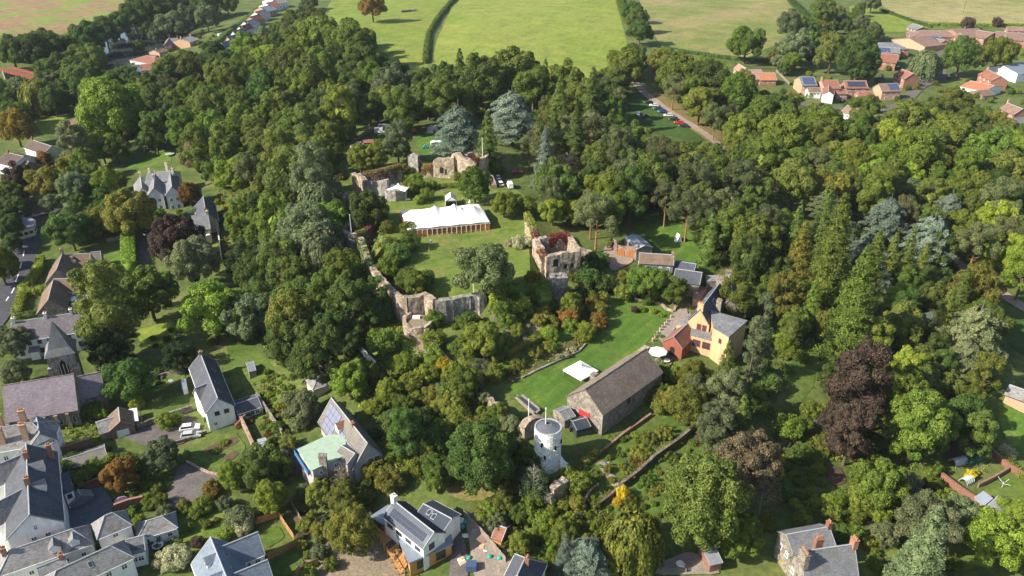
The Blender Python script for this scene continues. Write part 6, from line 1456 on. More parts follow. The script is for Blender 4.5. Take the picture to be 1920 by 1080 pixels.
def flagpole(u, v, h, label, z=None, base_h=0.0, mat=None):
    p = P(u, v, base_h); t = empty('flagpole', p, 0, label, 'flagpole')
    MB().tube([(0, 0, -1.5), (0, 0, h * .6), (0, 0, h)], [.11, .09, .06], 8).build('pole', mat or paint_w, t); MB().lathe([(.0, 0), (.14, .06), (.16, .16), (.08, .28), (0, .3)], 8, 0, (0, 0, h)).build('finial', paint_w, t)
flagpole(905, 296, 7.0, 'white flagpole on the round tower of the hall range', base_h=8.0)
flagpole(659.5, 441, 6.5, 'white flagpole on the open round castle tower by the wood', base_h=8.5)
flagpole(888, 552, 5.5, 'white flagpole on the grey curtain wall beside the pine', base_h=2.0)
flagpole(991, 802, 7.5, 'taller white flagpole just left of the white round tower', base_h=0.5)
flagpole(1023, 800, 4.5, 'white pole on top of the white round tower', base_h=9.3)
# ---------------------------------------------------------------- tents
def arch_panel(M, w_, h_, parent):
    k = MB(M); k.box((0, 0, h_ / 2), (w_, .05, h_), 0); k.build('side_panel', [simple_cache('honey_tent_wall', (.42, .16, .05))], parent)
_sc = {}
def simple_cache(n, c, **k):
    if n not in _sc: _sc[n] = simple(n, c, .12, 1.0, **k)
    return _sc[n]
fl, fr = P(764, 434, 2.2), P(919, 419, 2.2); d = Vector((fr.x - fl.x, fr.y - fl.y)); ML = d.length; d.normalize(); n = Vector((-d.y, d.x)); MD = 15.0; ang = math.atan2(d.y, d.x)
zg = min(terr(fl.x, fl.y), terr(fr.x, fr.y)); mq = empty('marquee', (fl.x, fl.y, zg), ang, 'long white pole marquee with scalloped honey coloured front on the castle lawn', 'marquee')
mq.rotation_euler = (0, -math.atan2(terr(fr.x, fr.y) - terr(fl.x, fl.y), ML), ang); mq.location.z = terr(fl.x, fl.y) + .1
poles = [ML * t for t in (.14, .38, .62, .86)]
def mz(x, y):
    e = min(y, MD - y, x * .9, (ML - x) * .9) / (MD / 2); e = max(0, min(1, e)); base = 2.5 + 1.8 * e ** .8
    pk = max((math.exp(-abs(x - p) / 3.2) * math.exp(-abs(y - MD / 2) / 3.6)) for p in poles)
    seam = .16 * abs(math.sin(math.pi * x / (ML / 10))) * e
    return base + 2.3 * pk - seam - .25 * math.sin(math.pi * e)
nx_, ny_ = 100, 30; cv = MB(); V = [(ML * i / nx_, MD * j / ny_, mz(ML * i / nx_, MD * j / ny_)) for i in range(nx_ + 1) for j in range(ny_ + 1)]
cv.add(V, [(i * (ny_ + 1) + j, (i + 1) * (ny_ + 1) + j, (i + 1) * (ny_ + 1) + j + 1, i * (ny_ + 1) + j + 1) for i in range(nx_) for j in range(ny_)])
o = cv.build('canopy', canvas, mq, smooth=True); md = o.modifiers.new('thickness', 'SOLIDIFY'); md.thickness = .04
np_ = 17; w_ = ML / np_
hon = simple_cache('honey_tent_wall', (.50, .20, .06)); clear = simple_cache('smoky_tent_window', (.20, .09, .05))
for side_y, vis in ((0.06, 1), (MD - .06, 1)):
    for i in range(np_):
        k = MB(); x = (i + .5) * w_; pts = [(-w_ * .40, .5), (w_ * .40, .5)] + [(w_ * .40 * math.cos(t), 1.5 + .55 * math.sin(t)) for t in np.linspace(0, math.pi, 8)]
        k.box((x, side_y, 1.1), (w_ - .06, .04, 2.25), 0); s_ = -1 if side_y < 1 else 1; q = [(x + a, side_y + s_ * .03, z) for a, z in pts]
        k.add(q, [tuple(range(len(q))) if s_ < 0 else tuple(range(len(q)))[::-1]], 1); k.build('side_panel', [hon, clear if 3 < i < 15 else hon], mq)
        m = MB().tube([(i * w_, side_y - .05, -.2), (i * w_, side_y - .05, 2.3)], .05, 6); m.build('pole', canvas, mq)
for e in (0.05, ML - .05):
    for j in range(6): MB().box((e, (j + .5) * MD / 6, 1.1), (.04, MD / 6 - .08, 2.25)).build('side_panel', [hon], mq)
va = MB()
for i in range(np_ * 4):
    x0, x1 = i * w_ / 4, (i + 1) * w_ / 4; d0, d1 = [.42 if k % 4 == 0 else (.16 if k % 4 == 2 else .22) for k in (i, i + 1)]
    for yy in (-.06, MD + .06): va.add([(x0, yy, 2.42), (x1, yy, 2.42), (x1, yy, 2.42 - d1), (x0, yy, 2.42 - d0)], [(0, 1, 2, 3)])
va.build('valance', canvas, mq)
gy_ = MB()
for i in range(0, np_ + 1, 2):
    gy_.tube([(i * w_, 0, 2.3), (i * w_, -2.2, 0)], .02, 3); gy_.tube([(i * w_, MD, 2.3), (i * w_, MD + 2.2, 0)], .02, 3)
gy_.build('guy_rope', canvas, mq)
for p in poles: MB().tube([(p, MD / 2, 0), (p, MD / 2, mz(p, MD / 2) + .2)], .07, 6).build('king_pole', timber, mq)

def frame_tent(u, v, h, w_, l_, rz, label, peak=1.7, name='pyramid_tent', legs=True, eh=2.3):
    p = P(u, v, eh); t = empty(name, (p.x, p.y, terr(p.x, p.y)), rz, label, 'tent'); N_ = 14; cv = MB(); V = []
    for i in range(N_ + 1):
        for j in range(N_ + 1):
            a, b = i / N_ * 2 - 1, j / N_ * 2 - 1; e = 1 - max(abs(a), abs(b)); V.append((a * w_ / 2, b * l_ / 2, eh + peak * (.55 * e + .45 * e ** 3.5) + (.5 if e > .99 else 0)))
    cv.add(V, [(i * (N_ + 1) + j, (i + 1) * (N_ + 1) + j, (i + 1) * (N_ + 1) + j + 1, i * (N_ + 1) + j + 1) for i in range(N_) for j in range(N_)])
    for a, b in (((-1, -1), (1, -1)), ((1, -1), (1, 1)), ((1, 1), (-1, 1)), ((-1, 1), (-1, -1))):
        x0, y0, x1, y1 = a[0] * w_ / 2, a[1] * l_ / 2, b[0] * w_ / 2, b[1] * l_ / 2; cv.add([(x0, y0, eh - .28), (x1, y1, eh - .28), (x1, y1, eh), (x0, y0, eh)], [(0, 1, 2, 3)])
    cv.build('canopy', canvas, t).modifiers.new('t', 'SOLIDIFY').thickness = .03
    for a in (-1, 1):
        for b in (-1, 1): MB().tube([(a * w_ / 2 * .98, b * l_ / 2 * .98, -.3), (a * w_ / 2 * .98, b * l_ / 2 * .98, eh)], .04, 6).build('leg', steel, t)
    return t
frame_tent(1089, 694, 0, 6.0, 6.0, math.radians(42), 'small white pyramid roofed tent on the lower lawn', 2.0)
t = frame_tent(747, 352, 0, 6.5, 4.5, math.radians(-12), 'white canopy tent tucked behind the arched ruin', 1.3, 'canopy_tent', True, 3.6)
# ridge tent behind the marquee
def ridge_tent(u, v, w_, l_, rz, label, eh=2.0, rh=3.4, mat=None, name='ridge_tent', walls=True):
    p = P(u, v, eh); t = empty(name, (p.x, p.y, terr(p.x, p.y)), rz, label, 'tent'); mat = mat or canvas
    m = MB()
    for q in (-1, 1): m.slab([(-w_ / 2, -l_ / 2, eh), (0, -l_ / 2, rh), (0, l_ / 2, rh), (-w_ / 2, l_ / 2, eh)] if q < 0 else [(0, -l_ / 2, rh), (w_ / 2, -l_ / 2, eh), (w_ / 2, l_ / 2, eh), (0, l_ / 2, rh)], .04)
    m.build('canopy', mat, t); k = MB()
    for q in (-1, 1): k.box((q * (w_ / 2 - .05), 0, eh / 2), (.04, l_ - .1, eh))
    k.add([(-w_ / 2 + .05, l_ / 2 - .1, 0), (w_ / 2 - .05, l_ / 2 - .1, 0), (w_ / 2 - .05, l_ / 2 - .1, eh), (0, l_ / 2 - .1, rh - .06), (-w_ / 2 + .05, l_ / 2 - .1, eh)], [(4, 3, 2, 1, 0)])
    k.add([(-w_ / 2 + .05, -l_ / 2 + .1, eh), (w_ / 2 - .05, -l_ / 2 + .1, eh), (0, -l_ / 2 + .1, rh - .06)], [(0, 1, 2)]); k.build('side_wall', mat, t); return t
ridge_tent(845, 372, 3.6, 4.2, math.radians(6), 'small white ridge tent joined behind the marquee', 2.2, 3.6)
ridge_tent(777, 245, 2.4, 3.2, math.radians(20), 'little orange tent on the camping lawn', .6, 2.0, simple_cache('orange_nylon', (.65, .22, .05)), 'camping_tent')
ridge_tent(797, 276, 1.6, 2.0, 0, 'tiny bright blue tent low on the camping lawn', .4, 1.4, simple_cache('blue_nylon', (.03, .28, .50)), 'camping_tent')
ridge_tent(818, 266, 4.5, 2.4, math.radians(10), 'flat white awning under the cedar edge', 2.0, 2.5, canvas, 'awning')
ridge_tent(1271, 452, 1.8, 1.8, .3, 'white cone shaped summer tent on the slope behind the garage', .1, 2.6, canvas, 'cone_tent')
p = P(811, 248, 0); t = empty('yurt', p, 0, 'cream canvas yurt with wooden door at the back of the camping lawn', 'yurt')
MB().lathe([(2.3, -.4), (2.3, 1.9)], 18).build('wall', cream, t); MB().lathe([(2.42, 1.85), (.4, 3.2), (0, 3.3)], 18).build('roof', greyr, t); MB().box((1.0, -2.25, .9), (1.0, .3, 1.8)).build('door', brick, t); MB().lathe([(2.9, -.5), (2.9, .05)], 18).build('deck', fence_g, t)
p = P(690, 284, 0); t = empty('bell_tent', p, 0, 'striped red white and blue bell tent beside the caravan', 'tent')
n_ = 12; sm = MB()
for i in range(n_):
    a0, a1 = 2 * math.pi * i / n_, 2 * math.pi * (i + 1) / n_; sm.add([(2.4 * math.cos(a0), 2.4 * math.sin(a0), .7), (2.4 * math.cos(a1), 2.4 * math.sin(a1), .7), (0, 0, 3.2)], [(0, 1, 2)], i % 3)
    sm.add([(2.4 * math.cos(a0), 2.4 * math.sin(a0), -.2), (2.4 * math.cos(a1), 2.4 * math.sin(a1), -.2), (2.4 * math.cos(a1), 2.4 * math.sin(a1), .7), (2.4 * math.cos(a0), 2.4 * math.sin(a0), .7)], [(0, 1, 2, 3)], i % 3)
sm.build('canvas', [simple_cache('pink_stripe', (.55, .25, .2)), canvas, simple_cache('blue_stripe', (.08, .14, .35))], t); MB().tube([(0, 0, 0), (0, 0, 3.6)], .05, 6).build('pole', timber, t)
p = P(1234, 660, 2.4); t = empty('parasol', (p.x, p.y, terr(p.x, p.y)), 0, 'big white eight sided parasol beside the red chapel', 'parasol')
MB().lathe([(2.3, 2.35), (2.3, 2.6), (1.2, 2.95), (.05, 3.15)], 8).build('canopy', canvas, t); MB().tube([(0, 0, -.3), (0, 0, 3.3)], .06, 8).build('pole', timber, t); MB().box((0, 0, .1), (1.0, 1.0, .25)).build('base', stone, t)

# ---------------------------------------------------------------- vehicles
glass_car, N_, L_, b_ = nt('car_glass'); b_.inputs['Base Color'].default_value = (.02,.025,.03,1); b_.inputs['Roughness'].default_value = .05; b_.inputs['Specular IOR Level'].default_value = .8
tyre = simple('tyre_rubber', (.02,.02,.02), .1); rimm = simple('alloy_rim', (.4,.4,.42), .1, 1, .3, .7); lampm = simple('headlamp', (.7,.7,.68), .05, 1, .2)
def paint(n, c):
    if 'car_' + n not in MATS:
        m, N, L, b = nt('car_' + n); b.inputs['Base Color'].default_value = (*c, 1); b.inputs['Roughness'].default_value = .25; b.inputs['Coat Weight'].default_value = .5
    return MATS['car_' + n]
CC = {'white': (.75,.75,.76), 'silver': (.42,.44,.46), 'red': (.50,.02,.02), 'blue': (.03,.10,.30), 'dark': (.025,.028,.035), 'green': (.03,.10,.10), 'bluegrey': (.16,.22,.30), 'grey': (.14,.15,.16)}
def bev(o, w_=.08, s_=2): m = o.modifiers.new('bevel', 'BEVEL'); m.width = w_; m.segments = s_; m.limit_method = 'ANGLE'; return o
def make_car(van=False):
    L_, W_ = (4.9, 1.95) if van else (4.3, 1.78); root = empty('van' if van else 'parked_car', (0, 0, 0))
    prof = [(-L_/2, .35), (-L_/2, .80), (-L_/2 + .15, .95), (L_/2 - 1.15, 1.0 if not van else 1.1), (L_/2 - .25, .80), (L_/2, .62), (L_/2, .35)]
    m = MB(); n_ = len(prof); m.add([(x, -W_/2, z) for x, z in prof] + [(x, W_/2, z) for x, z in prof], [tuple(range(n_)), tuple(range(n_, 2 * n_))[::-1]] + [(i, n_ + i, n_ + (i+1) % n_, (i+1) % n_) for i in range(n_)])
    body = bev(m.build('body', paint('white', CC['white']), root)); 
    zt = 2.1 if van else 1.45; xr = -L_/2 + (.1 if van else .25); xf = L_/2 - 1.0; g = MB()
    g.hexa([(xr, -W_/2 + .08, .96), (xf, -W_/2 + .08, .96), (xf, W_/2 - .08, .96), (xr, W_/2 - .08, .96)], [(xr + .35, -W_/2 + .26, zt - .05), (xf - .75, -W_/2 + .26, zt - .05), (xf - .75, W_/2 - .26, zt - .05), (xr + .35, W_/2 - .26, zt - .05)])
    if van: g = MB(); g.hexa([(xf - .9, -W_/2 + .06, 1.0), (xf + .15, -W_/2 + .06, 1.0), (xf + .15, W_/2 - .06, 1.0), (xf - .9, W_/2 - .06, 1.0)], [(xf - .9, -W_/2 + .16, zt - .1), (xf - .5, -W_/2 + .16, zt - .1), (xf - .5, W_/2 - .16, zt - .1), (xf - .9, W_/2 - .16, zt - .1)])
    g.build('window', glass_car, root); r = MB()
    if van: r.hexa([(xr, -W_/2 + .04, .9), (xf - .85, -W_/2 + .04, .9), (xf - .85, W_/2 - .04, .9), (xr, W_/2 - .04, .9)], [(xr + .05, -W_/2 + .14, zt), (xf - .55, -W_/2 + .14, zt), (xf - .55, W_/2 - .14, zt), (xr + .05, W_/2 - .14, zt)])
    else: r.box(((xr + xf - .4) / 2, 0, zt - .02), (xf - xr - 1.1, W_ - .5, .06))
    bev(r.build('roof', paint('white', CC['white']), root), .04)
    wm_ = MB().lathe([(0, -.11), (.30, -.11), (.32, -.08), (.32, .08), (.30, .11), (0, .11)], 14).mesh('wheel', tyre); rm_ = MB().lathe([(0, .09), (.19, .09), (.2, .125), (0, .13)], 10).mesh('rim', rimm)
    for a in (-1, 1):
        for b in (-1, 1):
            wo = link('wheel', wm_, None, root, (a * L_ * .31, b * (W_/2 - .1), .32), (-b * math.pi / 2, 0, 0)); link('rim', rm_, None, wo)
        MB().box((L_/2 - .08, a * W_ * .36, .70), (.22, .34, .14)).build('headlight', lampm, root); MB().box((-L_/2 + .03, a * W_ * .40, .80), (.1, .25, .18)).build('tail_light', door_red, root)
    return root
CARP, VANP = make_car(), make_car(True); used_ = {id(CARP): False, id(VANP): False}
def place_car(u, v, col, ang, label, van=False, s=1.0, group=None):
    pr = VANP if van else CARP
    if not used_[id(pr)]: o = pr; used_[id(pr)] = True
    else: o = copy_tree(pr)
    p = P(u, v, .6); o.location = (p.x, p.y, terr(p.x, p.y) + .04); o.scale = (s, s, s); o.rotation_euler = (0, 0, math.radians(ang)); tag(o, label, 'van' if van else 'car', group)
    for ch in o.children:
        if ch.name.startswith(('body', 'roof')):
            for sl2 in ch.material_slots: sl2.link = 'OBJECT'; sl2.material = paint(col, CC[col])
g_ = 'cars parked along the lane'
for u, v, c_, a, l_ in ((1216,192,'dark',190,'black car, farthest of the row parked by the lane'), (1226,197,'white',175,'white car, second in the row by the lane, next to the black one'), (1233,203,'green',185,'dark teal car between the white and blue ones by the lane'),
    (1242,209,'blue',188,'deep blue car in the middle of the row by the lane'), (1253,216,'white',178,'white estate car between the blue and dark ones by the lane'), (1263,223,'dark',182,'dark car next to the bright red one by the lane'),
    (1273,230,'red',170,'bright red car near the near end of the row by the lane'), (1282,236,'dark',176,'dark car at the near end of the row by the lane'), (1198,213,'bluegrey',70,'blue grey car parked apart on the meadow'), (1209,217,'dark',60,'dark car parked on the meadow under the tree edge')): place_car(u, v, c_, a, l_, False, 1.0, g_)
place_car(356, 802, 'white', 12, 'white estate car on the gravel yard, the farther of two', s=1.05); place_car(358, 816, 'silver', 12, 'silver car on the gravel yard, nearer of two', s=1.05)
for u, v, c_, a, l_ in ((932,332,'white',110,'white car parked just right of the hall tower'), (938,344,'white',105,'white car in front of the other white one by the castle ruins'), (968,322,'red',0,'red car half hidden by trees right of the hall'), (676,270,'white',10,'white car between the caravan and the lorry'),
    (1730,97,'white',150,'white car outside the tan gabled bungalow'), (1790,85,'silver',170,'silver car in the estate driveway'), (1734,150,'white',10,'white car beside the orange brick house'), (1652,146,'grey',0,'grey car behind the hedge of the estate'), (1685,127,'dark',0,'dark car in the shade beside the rust roofed house'),
    (1778,145,'dark',80,'black car on the estate turning head'), (1533,181,'red',10,'red car in front of the half timbered houses'), (1581,189,'dark',40,'dark car outside the wide brick house'), (1634,188,'bluegrey',60,'bluish car on the drive of the estate front row'), (66,327,'white',20,'white car in the drive of the brown roofed house'), (278,436,'silver',80,'silver car in the villa drive under trees')): place_car(u, v, c_, a, l_)
place_car(714,247,'white',5,'white camper van at the top of the camping yard', True, 1.15); place_car(956,348,'white',100,'white van behind the parked cars by the hall tower', True, .95); place_car(414,66,'white',60,'white delivery van on the riverside road', True)
def caravan(u, v, a, label):
    p = P(u, v, .5); t = empty('caravan', (p.x, p.y, terr(p.x, p.y)), math.radians(a), label, 'caravan'); bev(MB().box((0, 0, 1.45), (2.2, 4.6, 2.0)).build('body', greyr, t), .25)
    MB().box((0, -2.32, 1.7), (1.4, .06, .6)).build('window', glass, t); MB().box((-1.12, .3, 1.8), (.06, 1.2, .6)).build('window', glass, t)
    for q in (-1, 1): MB(Matrix.Translation((q * 1.05, 0, .35)) @ Matrix.Rotation(math.pi / 2, 4, 'Y')).lathe([(0, -.1), (.33, -.1), (.33, .1), (0, .1)], 10).build('wheel', tyre, t)
caravan(662, 284, 5, 'grey white caravan at the left edge of the camping yard')
b = Bld('trailer_shelter', 'low rust red flat roof of a trailer in the camping yard', 'trailer'); b.flat([(680,262), (700,261), (701,267), (682,268)], 2.0, wood_d, tile_rust, .12)
b = Bld('camp_barn', 'dark roofed timber shed behind the camper van', 'shed'); b.wing((710,233), (732,233), (722,240), 2.2, 3.0, timber, slate_dark, 'gable', .2)
# ---------------------------------------------------------------- iron bridge over the river valley
rust = simple('rusted_iron', (.20, .06, .04), .3, .8)
zb = 4.0; A_, B_ = Vector(flat(8, 131, zb)), Vector(flat(75, 149, zb)); d = (B_ - A_); Lb = d.length; ab = math.atan2(d.y, d.x); t = empty('iron_bridge', (A_.x, A_.y, zb), ab, 'rusty red iron girder bridge over the river valley', 'bridge')
MB().box((Lb / 2, 2.8, -.9), (Lb + 8, 5.4, .3)).build('deck', M_bed, t)
for y in (0, 5.6): MB().box((Lb / 2, y, -.3), (Lb + 8, .25, 2.4)).box((Lb / 2, y, .95), (Lb + 8, .5, .12)).box((Lb / 2, y, -1.5), (Lb + 8, .5, .12)).build('girder', rust, t)
for i in range(14):
    MB().box((i * Lb / 13, -.2, -.3), (.16, .2, 2.4)).build('stiffener', rust, t)
for x in (-2, Lb * .5, Lb + 2): MB().box((x, 2.8, -6), (1.6, 6.5, 10)).build('pier', stone, t)

# ---------------------------------------------------------------- garden walls and fences
def gwall(px, h, th, mat, label, name='garden_wall', cat='wall', cap=None, rag=0.0):
    path = wpoly(px); pts = [Vector(p) for p in path]; t = empty(name, (pts[0].x, pts[0].y, terr(*pts[0])), 0, label, cat); o = t.location; m = MB(Matrix.Translation(-o)); c = MB(Matrix.Translation(-o)); k = 0
    for a, b in zip(pts[:-1], pts[1:]):
        n_ = max(1, int((b - a).length / 4)); d = (b - a).normalized(); nn = Vector((-d.y, d.x)) * th / 2
        for i in range(n_):
            p, q = a.lerp(b, i / n_), a.lerp(b, (i + 1) / n_); z0, z1 = terr(*p), terr(*q)
            for mm, e, lo, hi in ((m, 1.0, -1.2, h), (c, 1.35, h, h + .1)): mm.hexa([(*(p - nn * e), z0 + lo), (*(q - nn * e), z1 + lo), (*(q + nn * e), z1 + lo), (*(p + nn * e), z0 + lo)], [(*(p - nn * e), z0 + hi), (*(q - nn * e), z1 + hi), (*(q + nn * e), z1 + hi), (*(p + nn * e), z0 + hi)])
    m.build('wall', mat, t); c.build('coping', cap or mat, t)
def fence(px, h, mat, label, pw=1.9, boards=True):
    pts = [Vector(p) for p in wpoly(px)]; t = empty('panel_fence', (pts[0].x, pts[0].y, terr(*pts[0])), 0, label, 'fence')
    for a, b in zip(pts[:-1], pts[1:]):
        n_ = max(1, round((b - a).length / pw)); L_ = (b - a).length / n_; d = (b - a).normalized(); rz = math.atan2(d.y, d.x)
        pn = MB(); nb = 9
        for i in range(nb): pn.box(((i + .5) * L_ / nb, .015 * (i % 2), h / 2), (L_ / nb * .94, .03, h - .04 * (i % 3)))
        pn.box((L_ / 2, .05, h * .25), (L_, .04, .09)).box((L_ / 2, .05, h * .8), (L_, .04, .09)); pm_ = pn.mesh('fence_panel', mat); po = box_mesh('fence_post', (.11, .11, h + 1.0), mat)
        for i in range(n_):
            q = a + d * (L_ * i); z = terr(*q); loc = Vector((q.x, q.y, z + .02)) - t.location
            link('fence_panel', pm_, None, t, loc, (0, 0, rz)); link('fence_post', po, None, t, loc + Vector((0, 0, h / 2 - .4)), (0, 0, rz))
gwall([(652,632),(666,648),(684,668),(705,690)], 1.7, .3, white, 'long white rendered garden wall below the castle slope')
gwall([(482,745),(505,780),(530,817)], 1.5, .35, stone, 'stone wall between terraced vegetable gardens and the red path')
gwall([(452,790),(464,815),(476,842)], 1.8, .45, pink_stone, 'orange tinged stone wall beside the white gabled house garden')
gwall([(258,806),(317,784),(362,769)], 1.5, .4, stone, 'grey wall along the back of the gravel yard')
gwall([(326,834),(352,826),(388,812)], .8, .35, stone, 'low wall below the two cars on the gravel yard')
gwall([(350,868),(372,880),(392,889),(410,893)], .6, .35, pink_stone, 'low curved wall above the turning circle')
gwall([(106,859),(140,848),(174,837)], 2.4, .4, brick_br, 'tall brown brick wall beside the lean to shed', cap=brick_o)
gwall([(158,921),(190,909),(205,905)], 2.0, .35, brick, 'red brick wall behind the slate chip court')
gwall([(218,963),(245,953),(272,947)], 2.4, .4, brick, 'red brick wall with tiled coping between court and turning circle', cap=brick_o)
gwall([(1313,797),(1270,833),(1227,863),(1195,893),(1163,917)], 1.5, .5, shaded_stone, 'long stone retaining wall across the terraced garden')
gwall([(1163,918),(1138,940),(1113,958)], 1.2, .4, shaded_stone, 'lower stone retaining wall continuing past the garden steps')
gwall([(1120,857),(1170,815),(1220,780)], .7, .4, brick_br, 'thin low wall below the barn')
gwall([(1070,975),(1090,955),(1105,925),(1122,912)], .7, .3, pink_stone, 'pale low wall edging the bottom of the terraces')
gwall([(1763,897),(1800,925),(1842,952)], 1.6, .35, brick, 'brick wall left of the vegetable frames')
gwall([(1800,812),(1855,850),(1890,880),(1930,905)], 1.5, .35, brick, 'long brick wall behind the vegetable plot')
gwall([(1890,883),(1862,900),(1833,914)], 1.0, .3, brick_br, 'short brown wall below the vegetable plot')
gwall([(1505,788),(1535,800),(1567,810)], 1.8, .4, stone, 'pale old wall under the copper beech')
gwall([(1190,563),(1206,566),(1222,568),(1240,572),(1250,582),(1263,586),(1267,576)], .6, .5, castle, 'low curved cream wall along the top of the lower lawn')
gwall([(978,710),(1010,694),(1050,676),(1085,660),(1098,646)], .35, .35, castle_grey, 'low stone edging below the long flower border')
gwall([(1166,690),(1190,672),(1213,655)], .9, 1.2, castle, 'pale thick wall along the lawn side of the barn roof')
gwall([(408,427),(412,455),(416,488)], 1.8, .3, cream, 'cream wall running down beside the cottage')
gwall([(455,770),(468,765),(482,750)], 1.4, .3, stone, 'short wall behind the low white extension')
gwall([(640,655),(650,672)], 1.2, .25, stone, 'short grey wall by the white outhouse')
gwall([(200,455),(240,447),(256,444)], 1.4, .35, stone, 'stone wall behind the tall clipped hedge')
gwall([(28,455),(40,440),(52,420)], 1.2, .35, stone, 'stone wall beside the town road by the flat roofed hall')
gwall([(270,720),(310,705),(345,700)], 1.0, .35, stone, 'old churchyard wall below the yew')
fence([(480,984),(523,969),(536,990),(552,1013)], 1.8, fence_t, 'orange board fence round the upper of two turf plots')
fence([(505,1050),(540,1032),(567,1016)], 1.8, fence_t, 'curving orange board fence between the two turf plots')
fence([(556,1082),(578,1068),(598,1058)], 1.8, fence_t, 'orange board fence at the bottom edge by the lower turf plot')
fence([(542,938),(558,968),(575,998),(594,986),(613,974)], 1.8, fence_g, 'weathered grey fence round the dug vegetable bed')
fence([(870,968),(905,1005),(930,1035),(948,1056)], 1.6, fence_g, 'grey fence between the brick path and the cluttered yard')
fence([(530,818),(512,790),(500,765)], 1.2, fence_g, 'thin grey fence beside the vegetable garden path')
fence([(672,262),(690,250),(706,240)], 1.6, fence_g, 'grey fence along the camping yard edge')
fence([(1455,135),(1480,160)], 1.6, fence_g, 'grey fence beside the orange roofed bungalow garden')
b = Bld('white_outhouse', 'tiny white outhouse with dark roof at the wood edge', 'outhouse'); b.wing((630,634), (642,631), (638,642), 2.4, 3.2, white, slate_dark, 'gable', .15)
b = Bld('glasshouse', 'small glazed greenhouse beside the barn gable', 'greenhouse'); b.wing((1073,790), (1100,783), (1094,800), 1.8, 2.6, glass, glass, 'gable', .05)
b = Bld('garden_store', 'small slate roofed brick store at the corner of the barn', 'shed'); b.wing((1048,772), (1068,764), (1064,780), 2.0, 2.9, stone, slate, 'gable', .15)
b = Bld('garden_gazebo', 'small grey white pavilion tent in the garden above the green roofed house', 'gazebo'); b.wing((596,709), (602,707), (608,722), 2.2, 3.2, cream, slate_pale, 'hip', .2)
b = Bld('glass_frame', 'silver framed glasshouse at the end of the vegetable garden', 'greenhouse'); b.wing((484,830), (500,826), (498,842), 1.6, 2.3, glass, metal_roof, 'gable', .05)
# ---------------------------------------------------------------- small things
bo = MB().lathe([(.26, -.4), (.24, .75), (.30, .8), (.30, .92), (.12, 1.05)], 8).mesh('stone_bollard', castle)
for i, (x, y) in enumerate([(400,848),(418,822),(433,799),(452,774),(468,755),(487,733),(503,711),(532,681)]):
    p = P(1120 + x / 3.856, 420 + y / 3.856, 0); o = link('stone_bollard', bo, None, None, p); tag(o, ['nearest','second','third','fourth','fifth','sixth','seventh','farthest'][i] + ' cream stone bollard along the terrace edge' + (' counted from the barn' if 0 < i < 7 else ' of the row'), 'bollard', 'stone bollards along the terrace')
gm = [MB().box((0, 0, .4), (.6, .14, 1.2)).mesh('gravestone', stone), MB().box((0, 0, .3), (.9, .16, 1.0)).mesh('gravestone', castle_grey), MB().box((0, 0, .1), (.9, 2.0, .4)).mesh('gravestone', lead)]
for i, (u, v) in enumerate([(282,690),(292,684),(300,694),(310,688),(287,702),(318,700),(296,706),(234,684),(322,716),(305,712)]):
    p = P(u, v, 0); o = link('gravestone', gm[i % 3], None, None, p, (0, 0, .1 * i)); add_label(o, ['upright grey gravestone', 'broad pale gravestone', 'flat lead grey tomb slab'][i % 3], u, v); o['category'] = 'gravestone'; o['group'] = 'gravestones in the churchyard'
# goal frame, airer, tunnels
p = P(277, 285, 0); t = tag(MB().tube([(-1.5, 0, 0), (-1.5, 0, 1.6), (1.5, 0, 1.6), (1.5, 0, 0)], .06, 5).tube([(-1.5, 1.2, 0), (-1.5, 0, 1.6)], .04, 4).tube([(1.5, 1.2, 0), (1.5, 0, 1.6)], .04, 4).build('goal_frame', paint_w, None, p), 'white football goal frame on the villa lawn', 'goal')
p = P(318, 288, .8); t = empty('trampoline', (p.x, p.y, terr(p.x, p.y)), 0, 'round pale green trampoline at the right of the villa lawn', 'trampoline'); MB().lathe([(2.0, .7), (2.0, .85), (1.6, .86), (0, .8)], 16).build('mat', copper_roof, t)
for a in range(4): MB().tube([(1.8 * math.cos(a * 1.57), 1.8 * math.sin(a * 1.57), 0), (1.8 * math.cos(a * 1.57), 1.8 * math.sin(a * 1.57), .75)], .04, 4).build('leg', steel, t)
p = P(1878, 915, 0); t = empty('rotary_airer', p, 0, 'white rotary washing line on the right hand lawn', 'clothes airer'); MB().tube([(0, 0, 0), (0, 0, 1.8)], .04, 6).build('pole', paint_w, t)
for i in range(4):
    a = i * 1.57 + .4; MB().tube([(0, 0, 1.2), (1.5 * math.cos(a), 1.5 * math.sin(a), 2.0)], .03, 4).build('arm', paint_w, t)
grn = simple('green_net', (.04, .22, .14), .1); clearp = simple('white_mesh', (.45, .48, .48), .1)
def tunnel(u, v, L_, r, rz, mat, label, hoops=6):
    p = P(u, v, 0); t = empty('cloche_tunnel', p, rz, label, 'cloche')
    for i in range(hoops):
        x = (i / (hoops - 1) - .5) * L_; MB().tube([(x, r * math.cos(a), 1.3 * r * math.sin(a)) for a in np.linspace(0, math.pi, 10)], .07, 5).build('hoop', mat, t)
    m = MB(); A = list(np.linspace(0.1, math.pi - .1, 9)); m.add([(s_ * L_ / 2, r * .9 * math.cos(a), 1.17 * r * math.sin(a)) for s_ in (-1, 1) for a in A], [(i, i + 1, 10 + i, 9 + i) for i in range(8)]); m.build('cover', [simple_cache('dull_netting', (.06, .11, .06)) if mat is grn else clearp], t)
tunnel(1822, 866, 4.4, .8, .6, grn, 'green hooped cloche tunnel, left of the pair'); tunnel(1834, 861, 4.4, .8, .6, grn, 'green hooped cloche tunnel, right of the pair'); tunnel(1796, 868, 3.4, 1.1, .3, clearp, 'white meshed polytunnel beside the green cloches', 5); tunnel(1812, 904, 2.4, 1.0, .5, clearp, 'small white ribbed cold frame below the cloches', 5)
